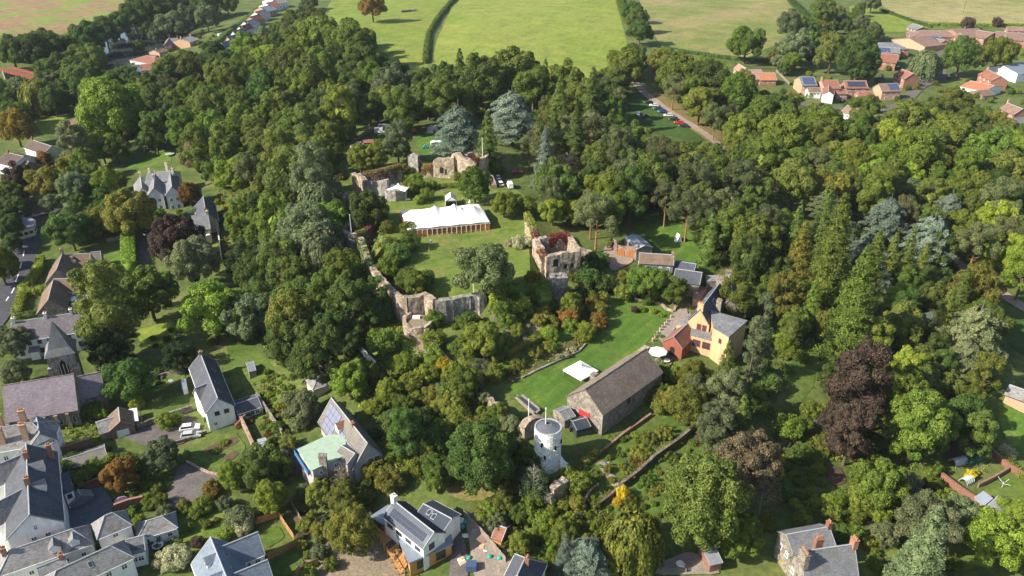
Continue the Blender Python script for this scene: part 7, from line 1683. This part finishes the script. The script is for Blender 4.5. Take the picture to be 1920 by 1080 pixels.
# benches
bm_ = MB().box((0, 0, .45), (1.6, .45, .06)).box((0, .22, .75), (1.6, .06, .4)).box((-.7, 0, .2), (.08, .45, .5)).box((.7, 0, .2), (.08, .45, .5))
for u, v, l_ in ((903, 424, 'pale wooden bench off the right end of the marquee'), (1141, 578, 'white bench on the shaded corner of the lower lawn'), (765, 377, 'dark picnic bench left of the marquee'), (788, 370, 'dark picnic bench nearer the hall wall'), (835, 361, 'grey bench below the clipped hedge of the hall')):
    tag(link('garden_bench', (bm_.mesh('garden_bench', fence_g)), None, None, P(u, v, 0), (0, 0, .2)), l_, 'bench')
# outdoor sculptures and wedding dress tent on the bailey
for u, v, h_, l_ in ((805,470,1.4,'pale garden statue on the castle lawn, left of two'), (847,473,1.5,'pale garden statue on the castle lawn, right of two'), (1807,20,7,'')):
    if l_: tag(MB().lathe([(.35, -.2), (.3, .3), (.12, .4), (.2, .8), (.1, 1.1), (.14, 1.3), (0, h_)], 8).build('garden_statue', castle, None, P(u, v, 0)), l_, 'statue')
p = P(781, 460, 0); tag(MB().lathe([(1.1, 0), (.7, .5), (.2, 1.1), (0, 1.3)], 7).build('white_cover', canvas, None, p), 'white fabric heap on the lawn in front of the marquee', 'fabric')
p = P(1806, 24, 0); t = empty('utility_pole', p, 0, 'dark wooden utility pole in the top right meadow', 'pole'); MB().tube([(0, 0, -1), (0, 0, 9)], [.18, .12], 7).build('pole', wood_d, t); MB().box((0, 0, 8.4), (1.6, .12, .12)).build('cross_arm', wood_d, t)
# felled trunk pile in the left pasture
p = P(768, 22, 0); t = empty('felled_tree', p, math.radians(28), 'bleached felled tree lying in the left pasture', 'felled tree'); MB().tube([(-7, 0, .7), (0, .3, .9), (7, .2, .8)], [.9, .8, .4], 8).build('trunk', bark, t); rl = random.Random(3)
for i in range(16):
    x = rl.uniform(-4, 7); MB().tube([(x, 0, .8), (x + rl.uniform(0, 3), rl.uniform(-3, 4), rl.uniform(.5, 3))], [.25, .06], 5).build('limb', bark_pale, t)
# street lamps of the estate
for u, v, l_ in ((1748, 148, 'grey street lamp on the estate turning head'), (1846, 138, 'tall aerial pole by the rust roofed house'), (44, 425, 'grey street lamp by the town road junction')):
    t = empty('street_lamp', P(u, v, 0), 0, l_, 'street lamp'); MB().tube([(0, 0, -.3), (0, 0, 6)], [.09, .06], 6).build('pole', steel, t); MB().box((.4, 0, 6.05), (1.0, .2, .12)).build('lamp_head', steel, t)
# stairs in the terraced garden
t = empty('garden_steps', P(1150, 900, 0), 0, 'stone steps climbing through the terraced garden', 'steps')
for i in range(13):
    p = P(1162 - i * 3, 917 - i * 4, 0); MB(Matrix.Translation(-t.location)).box((p.x, p.y, p.z + .02), (1.8, .7, .3), 0, .5).build('step', castle, t)
# construction leavings
rj = random.Random(11); dbm = [simple_cache('sand_board', (.45, .34, .22)), steel, simple_cache('green_sack', (.03, .30, .22)), canvas, brick_br]
for i in range(26):
    u, v = rj.uniform(865, 950), 0; v = 965 + (u - 865) * .9 + rj.uniform(5, 40) if i < 18 else 1050 + rj.uniform(-6, 10); u = u if i < 18 else rj.uniform(860, 885)
    if v > 1078: continue
    p = P(u, v, 0); k = i % 5; s_ = rj.uniform(.5, 1.5)
    m = MB(); m.box((0, 0, .12 * s_), (1.1 * s_, .7 * s_, .25 * s_), 0, 0, .9) if k != 2 else m.lathe([(.45, 0), (.5, .4), (.3, .7), (0, .75)], 7)
    o = m.build(['board_stack', 'metal_sheet', 'green_sack', 'white_bag', 'brick_stack'][k], dbm[k], None, p, False, (0, 0, rj.uniform(0, 3))); add_label(o, ['sand coloured board stack', 'grey metal sheet', 'green sack', 'white builders bag', 'brown brick stack'][k], u, v); o['category'] = ['boards', 'sheet', 'sack', 'bag', 'bricks'][k]
t = tag(MB().box((0, 0, .9), (1.9, 1.6, 1.4)).build('oil_tank', simple_cache('dark_blue_tank', (.05, .08, .16)), None, P(884, 1068, 0)), 'dark tank at the foot of the brick path', 'tank')

# ---------------------------------------------------------------- people
skin = simple('skin', (.45, .28, .20), .05); hairm = simple('brown_hair', (.06, .035, .02), .1)
def person(u, v, rz, label, top, legs, bend=0.0, dress=False, sc=1.0):
    p = P(u, v, 0); root = empty('person', p, rz, label, 'person')
    b_ = bend; J = {'pel': (0, 0, .95), 'che': (0, -.30 * b_ * 1.6, 1.35 - .12 * b_), 'nec': (0, -.45 * b_ * 1.4, 1.50 - .25 * b_), 'hed': (0, -.50 * b_ * 1.5 - .02, 1.64 - .30 * b_)}
    V = [J['pel'], J['che'], J['nec'], J['hed'], (J['hed'][0], J['hed'][1], J['hed'][2] + .08)]; R = [.15, .17, .06, .095, .07]; E = [(0,1),(1,2),(2,3),(3,4)]
    for s_ in (-1, 1):
        n_ = len(V); V += [(s_ * .10, 0, .88), (s_ * .11, -.03, .50), (s_ * .12, .02, .08), (s_ * .12, -.14, .03)]; R += [.10, .07, .045, .04]; E += [(0, n_), (n_, n_+1), (n_+1, n_+2), (n_+2, n_+3)]
        n_ = len(V); c = J['che']; V += [(s_ * .20, c[1], c[2] + .07), (s_ * .27, c[1] - .06, c[2] - .22), (s_ * .24, c[1] - .20, c[2] - .42), (s_ * .23, c[1] - .24, c[2] - .52)]; R += [.065, .045, .033, .038]; E += [(1, n_), (n_, n_+1), (n_+1, n_+2), (n_+2, n_+3)]
    me = bpy.data.meshes.new('body'); me.from_pydata(V, E, []); me.materials.append(skin); o = link('body', me, None, root); sk = o.modifiers.new('skin', 'SKIN')
    for i, r in enumerate(R): me.skin_vertices[0].data[i].radius = (r, r)
    me.skin_vertices[0].data[0].use_root = True; sb_ = o.modifiers.new('sub', 'SUBSURF'); sb_.levels = 1; sb_.render_levels = 2
    c = J['che']; MB().lathe([(.17, 0), (.20, .12), (.23, .40), (.18, .52), (.08, .55)], 12, 0, (0, 0, .92)).build('shirt', top, root) if not b_ else MB(Matrix.Translation((0, 0, .95)) @ Matrix.Rotation(.9 * b_, 4, 'X')).lathe([(.17, 0), (.20, .12), (.23, .36), (.12, .46)], 12).build('shirt', top, root)
    if dress: MB().lathe([(.55, .02), (.35, .5), (.19, .95)], 14).build('skirt', top, root)
    else:
        k = MB()
        for s_ in (-1, 1): k.tube([(s_ * .09, 0, .98), (s_ * .11, -.03, .5), (s_ * .12, .02, .1)], [.12, .09, .075], 9)
        k.build('trousers', legs, root)
    h = J['hed']; MB().lathe([(.10, -.02), (.115, .06), (.09, .13), (0, .17)], 10, 0, (h[0], h[1] + .025, h[2])).build('hair', hairm, root); root.scale = (sc,) * 3
cl = {n: simple_cache(n + '_cloth', c) for n, c in (('white', (.75, .75, .75)), ('navy', (.03, .04, .09)), ('blue', (.08, .15, .35)), ('pink', (.6, .3, .3)), ('dark', (.04, .04, .04)), ('grey', (.3, .3, .3)))}
person(808, 458, .3, 'person in white standing on the castle lawn before the marquee', cl['white'], cl['white']); person(868, 378, .8, 'person in a white top behind the marquee, left of two', cl['white'], cl['dark']); person(881, 380, -.5, 'person in a white dress behind the marquee, right of two', cl['white'], cl['white'], 0, True)
person(827, 437, 0, 'dark dressed person at the marquee entrance', cl['dark'], cl['dark']); person(776, 457, 1, 'person in navy beside the white fabric heap', cl['navy'], cl['navy'])
person(1138, 874, .7, 'gardener in blue bending over on the terraced garden', cl['blue'], cl['navy'], .9); person(1281, 1066, .4, 'person in pink and white on the bottom patio', cl['pink'], cl['white']); person(1890, 745, 0, 'person in a white shirt by the right edge bungalow', cl['white'], cl['dark']); person(1901, 748, .5, 'person in blue by the right edge bungalow', cl['blue'], cl['dark'])

def tbl(u, v, label, r=.8):
    t = empty('garden_table', P(u, v, 0), 0, label, 'table'); MB().lathe([(r, .70), (r, .76), (0, .76)], 14).build('tabletop', paint_w, t); MB().tube([(0, 0, 0), (0, 0, .7)], .06, 6).build('leg', steel, t)
    for i in range(4):
        a = i * 1.57 + .5; MB().box((1.35 * math.cos(a), 1.35 * math.sin(a), .42), (.45, .45, .06)).box((1.6 * math.cos(a), 1.6 * math.sin(a), .7), (.08, .45, .6)).build('chair', fence_g, t)
tbl(297, 1027, 'white round table in the small yard right of the glass roofed range', 1.1); tbl(490, 770, 'white round table in the little garden by the white extension'); tbl(1250, 680, 'white table under trees beside the red chapel'); tbl(1275, 1062, 'white table on the bottom patio')
b = Bld('playhouse', 'little grey blue playhouse on the slate chip court', 'playhouse'); b.wing((146,918), (151,928), (157,935), 1.4, 2.8, slate_blue, slate, 'gable', .15)
p = P(161, 940, 0); t = empty('red_slide', p, 0, 'red plastic slide beside the playhouse', 'slide'); MB().slab([(-.3, 0, .1), (.3, 0, .1), (.3, 1.6, 1.2), (-.3, 1.6, 1.2)], .08).build('chute', simple_cache('red_plastic', (.5, .03, .03)), t); MB().tube([(0, 1.7, 0), (0, 1.7, 1.2)], .06, 5).build('leg', steel, t)
p = P(227, 938, 1.6); t = empty('pink_parasol', (p.x, p.y, terr(p.x, p.y)), 0, 'small pinkish parasol under the orange tinged tree', 'parasol'); MB().lathe([(1.3, 1.6), (.6, 1.9), (0, 2.0)], 8).build('canopy', simple_cache('faded_pink', (.5, .3, .4)), t); MB().tube([(0, 0, 0), (0, 0, 1.9)], .04, 6).build('pole', steel, t)
b = Bld('white_shed', 'small white shed left of the white gabled house', 'shed'); b.wing((340,716), (349,714), (347,722), 1.8, 2.4, white, paint_w, 'gable', .1)
bn = {n: simple_cache('bin_' + n, c) for n, c in (('green', (.03,.12,.05)), ('black', (.03,.03,.03)), ('brown', (.12,.06,.03)))}
for u, v, c_, l_ in ((386,790,'green','green wheeled bin by the white gabled house'), (208,812,'black','black wheeled bin by the brick garage'), (700,1000,'green','green wheeled bin beside the new timber deck'), (1070,808,'black','black bin at the barn gable'), (545,905,'brown','brown bin below the blue balcony'), (1622,1008,'green','green bin right of the tall chimneyed house'), (1500,178,'black','black bin in front of the estate houses')):
    t = empty('wheelie_bin', P(u, v, 0), .3, l_, 'bin'); MB().box((0, 0, .5), (.55, .65, 1.0)).build('body', bn[c_], t); MB().box((0, .03, 1.05), (.6, .72, .1)).build('lid', bn[c_], t)
def wire(a, b, label, ha=6.5, hb=6.5):
    pa, pb = P(*a, 0), P(*b, 0); t = empty('telegraph_pole', pa, 0, label, 'pole'); MB().tube([(0, 0, -1), (0, 0, ha)], [.14, .10], 7).build('pole', wood_d, t); MB().box((0, 0, ha - .4), (1.2, .1, .1)).build('cross_arm', wood_d, t)
    q = [(0, 0, ha - .3)] + [((pb.x - pa.x) * s_, (pb.y - pa.y) * s_, (ha - .3) + (pb.z + hb - pa.z - ha) * s_ - 2.0 * math.sin(math.pi * s_) * .5) for s_ in (.25, .5, .75, 1)]; MB().tube(q, .03, 3).build('cable', tyre, t)
wire((270,800), (345,720), 'telegraph pole beside the gravel yard with a slack cable'); wire((545,860), (620,760), 'telegraph pole at the drive of the green roofed house'); wire((70,560), (30,610), 'telegraph pole by the clipped hedges of the town road')
# ---------------------------------------------------------------- thin summer haze
hz, N_, L_, b_ = nt('haze'); N_.remove(b_); pv = N_.new('ShaderNodeVolumePrincipled'); pv.inputs['Color'].default_value = (.80, .87, 1.0, 1); pv.inputs['Density'].default_value = .00004
L_.new(pv.outputs[0], N_['Material Output'].inputs['Volume'])
tag(MB().box((0, 1000, 54), (5000, 4000, 134)).build('haze', hz), kind='stuff')
# ---------------------------------------------------------------- single shrubs, hedges, undergrowth
SHRUBS = {
('round','mid'): "1028,512,22 1078,516,26 1092,500,26 1070,505,20 660,520,60 650,500,60 700,530,26 381,945,36 368,962,26 460,760,20 712,405,26 985,385,40 1170,548,34 1190,540,30 1240,520,34 470,772,18 815,596,34 860,650,36 880,662,34 935,655,34 950,600,34 965,560,30 940,575,36 1085,905,46 1065,890,30 1330,870,44 1440,900,30 1580,1000,40 1620,935,56 1680,950,50 1560,960,40 1500,900,26 150,900,40 175,880,40 215,870,44 240,870,50 160,775,26 180,770,30 215,790,1 540,830,30 520,800,22 720,640,60 690,700,40 1750,880,30 1010,860,40 880,610,30 1040,540,30 1075,560,30 1240,735,30 1200,540,30 520,870,50 285,425,30 295,400,26 740,470,36 730,500,44 760,525,36 655,475,1 110,560,20 300,940,30",
('round','ivy'): "740,850,40 780,870,44 812,640,44 815,670,36 850,700,40 800,700,40 770,720,46 840,740,44 730,740,46 700,760,36 760,680,40 900,560,1 1000,940,40 985,960,44 1020,975,40 960,980,1 1110,560,30 1090,520,24 1015,900,1 920,960,46 950,950,40 1240,700,30 1210,1000,1 1560,780,46 1520,770,40 1480,800,50 1650,960,40 860,330,20 780,335,26 765,355,30 790,350,24 770,325,22 1100,625,34 1070,610,30",
('round','bright'): "172,770,26 255,757,26 190,775,24 310,790,34 330,785,26 1098,618,34 1262,700,30 1290,735,26 1550,938,26 1530,940,24 1570,935,30 380,945,1 215,985,1 1470,650,36 1465,640,30 1480,660,28 1500,668,26 650,300,1 808,345,22 800,365,26 745,660,1 660,950,20 1600,1000,34 1640,960,30 300,1010,1 275,935,24 180,880,30 760,330,20 785,375,18 1030,625,30",
('round','olive'): "1120,578,34 1170,520,24 1130,560,26 345,948,26 300,975,22 845,705,30 880,690,36 950,640,30 925,700,36 1010,600,26 1020,580,26 970,620,24 810,740,40 860,790,50 900,800,50 730,900,50 620,930,30 700,880,40 1240,760,34 1225,745,26 1550,830,42 1440,980,30 765,430,30 726,425,26 1000,520,30 1660,920,26 1350,610,1 1140,880,16 1000,1040,30",
('round','dark'): "1060,580,30 770,455,36 750,475,40 735,460,30 800,520,30 640,690,26 880,600,36 870,580,26 990,870,44 975,890,40 1000,920,46 1215,560,24 490,860,56 500,890,50 810,585,20 1420,740,40 1440,720,44 1500,850,40 660,860,1 120,880,40 140,860,36 200,900,1 790,790,56 815,830,56 745,790,50 700,815,26 1085,500,44 1105,520,44 1120,490,40 1130,530,40 1095,545,30 725,465,1",
('round','gold'): "831,684,28 1451,862,34 1455,885,28 1448,875,30 1168,925,26 1158,940,18 912,808,16 375,412,12 440,405,12 455,402,12 430,400,10 1037,985,26 1030,970,22 1658,955,16 1478,1055,26 1790,850,1 1820,890,18 1830,885,12",
('round','rust'): "1068,594,38 1112,570,30 1122,600,34 395,912,30 400,925,22 345,365,20 1130,590,1 745,470,26 1075,625,1 640,330,16 900,440,1 875,640,18",
('round','cream'): "972,454,26 990,453,22 956,454,18 1060,600,1 455,985,36 330,1045,50 310,1050,40 1885,845,26 1895,852,20 990,612,12 1075,655,12 1062,665,12 1048,668,12 1250,1000,1",
('round','sage'): "360,405,30 310,960,30 450,970,50 420,945,30 560,790,36 1350,760,30 1550,1000,36 1700,910,50 1660,1000,50 640,900,40 690,980,30 900,690,40 770,830,40 1005,905,50 1160,540,26 1140,525,22",
('round','copper'): "370,1015,24 1815,45,24 1870,43,18 45,355,20 375,1018,1 1190,580,14",
('low','mid'): "420,830,20 405,845,18 1240,630,12 700,690,22 1000,555,30 960,540,34 1650,925,40 300,420,22 540,880,20 275,430,20 400,640,20 1330,830,30 1260,860,30 1215,900,30 1180,940,30",
('low','bright'): "640,680,20 1330,790,24 1205,580,16 1225,583,16 1240,590,14 520,760,16 505,740,16 470,690,16 430,770,14 820,700,24",
('low','olive'): "1245,810,34 1200,850,34 1180,885,30 1215,820,30 1090,630,24 1000,660,30 1030,650,30 970,680,30 955,695,24 620,800,18",
('low','rust'): "490,760,12 500,790,12 620,770,14 540,770,12 1190,860,20 1205,870,18 1030,640,12 470,790,12 447,800,10",
('low','copper'): "1262,855,22 1275,862,18 1265,870,14",
}
for (k, lf), s_ in SHRUBS.items():
    for tk in s_.split():
        u, v, w_ = map(float, tk.split(','))
        if w_ > 2: tree(k, lf, u, v, w_ * 1.1, rngt)
# scattered self sown shrubs and small trees in gardens and rough ground
def scatter(gname, poly, bag, d0, d1, n, gap=.42):
    cnt = 0; us = [p[0] for p in poly]; vs2 = [p[1] for p in poly]; at = 0; bag = [(a, b) for a, b, c in bag for _ in range(c)]
    while cnt < n and at < n * 12:
        at += 1; u = rngt.uniform(min(us), max(us)); v = rngt.uniform(min(vs2), max(vs2))
        if not inpoly(u, v, poly): continue
        k, lf = rngt.choice(bag); D = rngt.uniform(d0, d1); p = P(u, v, D * PROTO[k][2])
        if any((p[0] - q[0]) ** 2 + (p[1] - q[1]) ** 2 < (gap * (D + q[2])) ** 2 for q in PLACED): continue
        if any(inpoly(u, v, c) for c in KEEPOUT): continue
        tree(k, lf, 0, 0, 0, rngt, p, D, gname); cnt += 1
KEEPOUT = [[(905,690),(1000,640),(1060,612),(1110,640),(1060,690),(950,735)], [(690,640),(740,600),(810,600),(810,680),(740,720),(690,700)], [(0,580),(200,580),(200,800),(270,770),(270,820),(0,900)], [(0,770),(125,770),(220,910),(220,1080),(0,1080)], [(340,650),(490,650),(490,820),(340,820)], [(200,780),(390,775),(390,850),(210,850)],
 [(300,865),(415,865),(415,960),(300,960)], [(345,990),(520,990),(520,1080),(345,1080)], [(545,740),(715,740),(715,905),(545,905)], [(690,920),(865,920),(880,1080),(690,1080)],
 [(1055,645),(1250,645),(1250,815),(1055,815)], [(1210,510),(1405,510),(1405,690),(1210,690)], [(1135,430),(1330,430),(1330,540),(1135,540)], [(995,780),(1060,780),(1060,890),(995,890)],
 [(950,660),(1130,560),(1265,570),(1200,680),(1020,775),(950,745)], [(1000,425),(1100,425),(1100,570),(1030,570)], [(1455,980),(1630,980),(1630,1080),(1455,1080)], [(240,290),(345,290),(345,380),(240,380)],
 [(640,625),(712,625),(712,715),(655,715)], [(270,960),(340,960),(340,1005),(270,1005)], [(1540,878),(1590,870),(1592,915),(1550,918)], [(1780,830),(1890,830),(1920,960),(1780,960)], [(350,830),(465,810),(470,880),(400,890)]]
G = lambda *a: list(a)
scatter('shrubs on the wild slope', [(640,700),(700,690),(760,620),(800,690),(850,700),(900,740),(985,810),(1000,880),(960,940),(860,930),(780,900),(720,860),(700,780)], [('round','mid',3),('round','ivy',4),('round','sage',2),('round','olive',2),('round','bright',2)], 1.6, 3.6, 110)
scatter('shrubs in the castle garden', [(850,600),(900,560),(1000,555),(1035,570),(1090,600),(1050,640),(1000,650),(930,700),(880,690)], [('round','mid',3),('round','ivy',3),('low','olive',2),('round','bright',1),('round','dark',2)], 1.2, 2.6, 45)
scatter('shrubs below the white tower', [(960,890),(1060,900),(1110,960),(1160,960),(1180,1000),(1100,1080),(960,1060),(890,960)], [('round','mid',3),('round','ivy',3),('round','sage',2),('round','olive',1)], 1.8, 3.6, 60)
scatter('shrubs in the lower right gardens', [(1430,760),(1600,790),(1760,880),(1800,960),(1700,1000),(1500,980),(1440,900)], [('round','mid',3),('round','ivy',2),('round','sage',2),('round','bright',1),('round','olive',1)], 1.8, 4.2, 80)
scatter('shrubs in the bottom right corner', [(1620,1020),(1700,960),(1830,960),(1920,980),(1920,1080),(1640,1080)], [('round','mid',3),('round','sage',2),('round','olive',1)], 2, 4, 14)
scatter('shrubs in the town gardens', [(120,760),(290,790),(330,840),(330,900),(290,980),(215,980),(205,915),(130,930)], [('round','mid',3),('round','ivy',3),('round','dark',2),('low','bright',1)], 1.2, 3.0, 60)
scatter('shrubs along the garden edge', [(270,1000),(420,930),(480,960),(500,980),(440,1020),(340,1060),(280,1060)], [('round','mid',2),('round','sage',1),('low','bright',1)], 1.2, 2.6, 14)
scatter('plants in the vegetable gardens', [(440,690),(560,700),(600,750),(560,840),(500,830),(460,760)], [('low','mid',3),('low','bright',2),('low','rust',1),('round','mid',2),('low','olive',2)], .9, 2.2, 70)
scatter('shrubs round the villa', [(250,385),(345,385),(400,470),(250,470)], [('round','mid',2),('round','ivy',2),('low','olive',1)], 1.4, 3, 24)
scatter('shrubs in the cottage garden', [(405,350),(470,360),(470,470),(415,500),(410,420)], [('low','mid',3),('round','bright',1),('low','olive',2),('low','gold',1),('round','ivy',2)], 1.2, 2.6, 50)
scatter('bushes in the slope scrub', [(550,870),(720,860),(760,920),(700,930),(690,1000),(600,1080),(560,1080),(560,930)], [('round','olive',2),('round','sage',2),('round','mid',2)], 1.6, 3.6, 44)
scatter('shrubs beside the terraces', [(1080,850),(1160,800),(1290,740),(1330,800),(1270,880),(1230,990),(1090,960)], [('low','mid',3),('low','olive',3),('round','ivy',1),('low','bright',1)], 1.0, 2.2, 70)
scatter('shrubs round the yellow house', [(1380,590),(1430,560),(1450,700),(1350,720),(1240,690),(1245,670),(1350,690)], [('round','dark',2),('round','mid',3),('round','ivy',2)], 1.8, 3.6, 40)
scatter('shrubs in the churchyard', [(200,630),(340,600),(350,740),(200,750)], [('round','mid',1),('low','olive',1),('round','dark',2)], 1.2, 2.6, 18)
scatter('garden shrubs of the estate', [(1450,130),(1760,60),(1920,70),(1920,240),(1860,210),(1700,210),(1500,200)], [('round','mid',3),('round','olive',2),('round','dark',2),('round','bright',1)], 1.8, 4.2, 110)
scatter('shrubs of the riverside gardens', [(250,80),(400,40),(420,80),(310,150),(240,140)], [('round','mid',2),('round','olive',1)], 2, 4, 30)
scatter('shrubs in the far left gardens', [(60,240),(170,250),(110,340),(60,340)], [('round','mid',2),('round','sage',1),('round','bright',1)], 1.5, 3.2, 24)
scatter('bushes at the edge of the camping lawn', [(650,250),(780,250),(770,320),(660,320)], [('round','mid',2),('round','olive',2)], 2.5, 4.2, 16)
scatter('bushes below the keep', [(1080,470),(1140,490),(1150,540),(1060,560),(1075,520)], [('round','dark',2),('round','mid',2)], 2, 3.6, 26)

hedge([(798,120),(800,90),(806,60),(822,35),(850,2),(870,-20)], 2.4, 2.2, 'dark', 'dark field hedge between the left and middle pastures', 7, .45, rough=.5)
hedge([(1158,-10),(1165,15),(1180,45),(1195,70)], 3.0, 4.0, 'mid', 'thick field hedge along the right side of the middle pasture', 6, .45, rough=.6)
hedge([(1240,92),(1300,103),(1392,114),(1440,118)], 1.8, 2.0, 'dark', 'long dark hedge along the bottom of the dry pasture', 9, .35, rough=.3)
hedge([(390,95),(440,55),(480,25),(520,-15)], 2.4, 3.0, 'mid', 'clipped hedge beside the riverside road', 8, .4)
hedge([(1740,48),(1830,50),(1925,50)], 2.0, 2.0, 'bright', 'bright hedge between the bungalows and the meadow', 9, .35)
hedge([(1650,20),(1700,38),(1745,52)], 1.6, 2.0, 'dark', 'dark hedge running down from the meadow to the bungalows', 9, .35)
hedge([(1470,-10),(1500,20),(1540,60)], 2.5, 3.5, 'dark', 'overgrown hedge at the right of the dry pasture', 6, .45, rough=.5)
hedge([(243,452),(243,480),(246,512)], 4.0, 4.0, 'bright', 'tall clipped bright green hedge beside the vicarage drive', 16, .24)
hedge([(42,548),(62,528),(75,505),(78,488)], 2.0, 2.4, 'bright', 'long clipped hedge between the road and the brown tiled house', 16, .24)
hedge([(45,555),(70,552),(90,548)], 2.2, 3.0, 'bright', 'short clipped hedge across the front of the tiled house', 16, .24)
hedge([(32,596),(40,570),(45,556)], 2.0, 2.4, 'lime', 'yellowish clipped hedge at the road end of the tiled house', 16, .24)
hedge([(30,598),(90,590),(145,575)], 1.8, 1.8, 'dark', 'dark hedge between the tiled house and the white terrace', 14, .24)
hedge([(923,680),(960,662),(1000,644),(1028,628),(1044,614),(1030,600),(1008,588)], 1.6, 1.8, 'olive', 'clipped yellowish hedge curving round the castle garden', 18, .18)
hedge([(918,566),(940,572),(965,574),(985,570)], 2.4, 6.0, 'bright', 'broad bright green creeper bank right of the grey curtain wall', 14, .24, rough=.4)
hedge([(1000,528),(1015,550),(1022,575)], 2.6, 4.5, 'ivy', 'hanging green bank of creeper left of the stone turret', 14, .24, rough=.4)
hedge([(822,353),(845,352),(866,349)], 1.5, 1.4, 'ivy', 'low clipped hedge before the hall range', 18, .2)
hedge([(410,1022),(440,1000),(475,975),(505,962)], 1.8, 1.8, 'ivy', 'dark clipped hedge behind the blue slate house', 16, .2)
hedge([(272,1002),(300,990),(320,975)], 2.0, 2.0, 'ivy', 'hedge climbing over the low hipped cottage', 16, .2)
hedge([(1485,945),(1500,965),(1518,990)], 1.6, 1.8, 'bright', 'clipped hedge behind the chimneyed house', 16, .2)
hedge([(1618,1022),(1650,1018),(1668,1012)], 1.8, 2.4, 'lime', 'yellow green clipped hedge right of the chimneyed house', 16, .2)
hedge([(1840,832),(1870,856),(1925,902)], 1.4, 1.4, 'bright', 'long bright hedge above the vegetable plot wall', 16, .2)
hedge([(1093,870),(1110,860),(1120,850)], 1.2, 1.6, 'olive', 'brownish clipped hedge beside the white round tower', 16, .18)
hedge([(1165,905),(1195,880),(1224,856)], .5, 1.2, 'ivy', 'grassy bank planting on top of the long retaining wall', 16, .2)
hedge([(1325,455),(1345,462),(1352,470)], 1.8, 2.2, 'ivy', 'dark curved hedge beyond the slate extensions', 14, .22)
hedge([(300,850),(280,905),(290,950)], 1.6, 2.0, 'mid', 'loose hedge left of the turning circle', 12, .24) if 0 else None
hedge([(335,870),(345,862),(352,850)], 1.0, 1.2, 'ivy', 'small hedge by the low curved wall', 14, .2)
hedge([(700,680),(730,700),(745,712)], 1.4, 1.4, 'mid', 'hedge at the bottom of the white garden wall', 12, .22)
hedge([(1340,232),(1380,262),(1430,310)], 1.6, 2.4, 'olive', 'scrubby hedge along the far side of the lane', 8, .35, rough=.5)

MIXA = [('mid', 3), ('ivy', 3), ('sage', 1), ('olive', 2)]
undergrowth([(620,690),(700,690),(760,600),(800,680),(850,700),(900,740),(985,810),(1000,890),(960,940),(860,930),(780,900),(720,860),(700,790),(650,740)], .45, .5, 1.5, MIXA)
undergrowth([(850,590),(900,560),(1000,555),(1035,570),(1090,600),(1050,640),(1000,650),(930,700),(880,690)], .3, .3, .9, MIXA + [('dark', 2)])
undergrowth([(690,440),(725,430),(745,470),(775,520),(760,545),(740,530),(710,500)], .5, .5, 1.3, [('dark', 2), ('ivy', 2), ('rust', 1)])
undergrowth([(700,540),(740,560),(770,600),(750,650),(690,660),(670,600)], .4, .6, 1.5, [('dark', 2), ('ivy', 3)])
undergrowth([(960,890),(1060,900),(1110,960),(1160,960),(1180,1000),(1100,1080),(960,1060),(900,980)], .4, .5, 1.3, MIXA)
undergrowth([(1430,760),(1600,790),(1760,880),(1800,960),(1700,1000),(1500,980),(1440,900)], .22, .5, 1.3, MIXA, avoid=[wpoly(c) for c in ([(1470,870),(1540,855),(1565,920),(1500,950),(1470,930)], [(1540,878),(1590,870),(1592,915),(1550,918)])])
undergrowth([(120,780),(200,795),(210,870),(150,920),(120,900)], .6, .4, 1.1, [('ivy', 2), ('mid', 2), ('dark', 1)])
undergrowth([(225,860),(330,840),(325,900),(300,960),(215,985),(215,930)], .35, .4, 1.1, MIXA)
undergrowth([(470,720),(545,720),(585,780),(545,830),(505,790)], .55, .3, .8, [('mid', 2), ('bright', 2), ('rust', 1), ('olive', 2)])
undergrowth([(410,350),(470,360),(475,470),(420,500),(412,420)], .4, .4, 1.0, [('mid', 2), ('olive', 2), ('gold', 1), ('ivy', 2)])
undergrowth([(942,706),(1000,672),(1050,645),(1092,632),(1098,644),(1060,668),(985,704),(955,722)], 1.3, .25, .65, [('olive', 3), ('mid', 3), ('cream', 1), ('rust', 1), ('gold', 1)])
undergrowth([(1165,870),(1215,840),(1225,870),(1190,905),(1165,890)], .7, .25, .6, [('olive', 2), ('rust', 1), ('gold', 1), ('mid', 1)])
undergrowth([(1090,880),(1160,900),(1110,955),(1060,960),(1060,910)], .35, .3, .9, MIXA)
undergrowth([(1195,835),(1240,790),(1280,800),(1230,850)], .3, .25, .7, [('olive', 2), ('mid', 2)])
undergrowth([(1120,850),(1190,790),(1230,760),(1290,730),(1300,760),(1200,800)], .3, .4, 1.0, [('ivy', 2), ('dark', 2)])
undergrowth([(560,900),(720,880),(740,920),(690,940),(680,1000),(600,1080),(570,1080),(560,1010),(615,975)], .3, .4, 1.2, [('olive', 2), ('sage', 2), ('mid', 1)])
undergrowth([(1380,500),(1480,480),(1540,640),(1440,760),(1400,760),(1400,600)], .2, .6, 1.6, [('dark', 2), ('mid', 2)])
undergrowth([(1190,566),(1262,578),(1250,570),(1200,556)], 1.2, .25, .5, [('mid', 2), ('cream', 1), ('rust', 1)])
undergrowth([(1835,850),(1870,875),(1850,890),(1830,880)], 1.2, .25, .4, [('bright', 2), ('ivy', 2)])
for gname, poly, sp, dd, nmax in WOODS[:7]:
    undergrowth(poly, .045, 1.2, 2.6, [('mid', 2), ('dark', 3)], 14, .5, 'woodland_undergrowth')

gwp = [tuple(P(u, v, 2.4)) for u, v in ((1160,476),(1172,480),(1182,484))]
gt_ = bpy.data.objects['arched_garage']; ivy(gt_, gwp, 1.8, 'ivy', 700, 1.0, .22)
finish_labels()
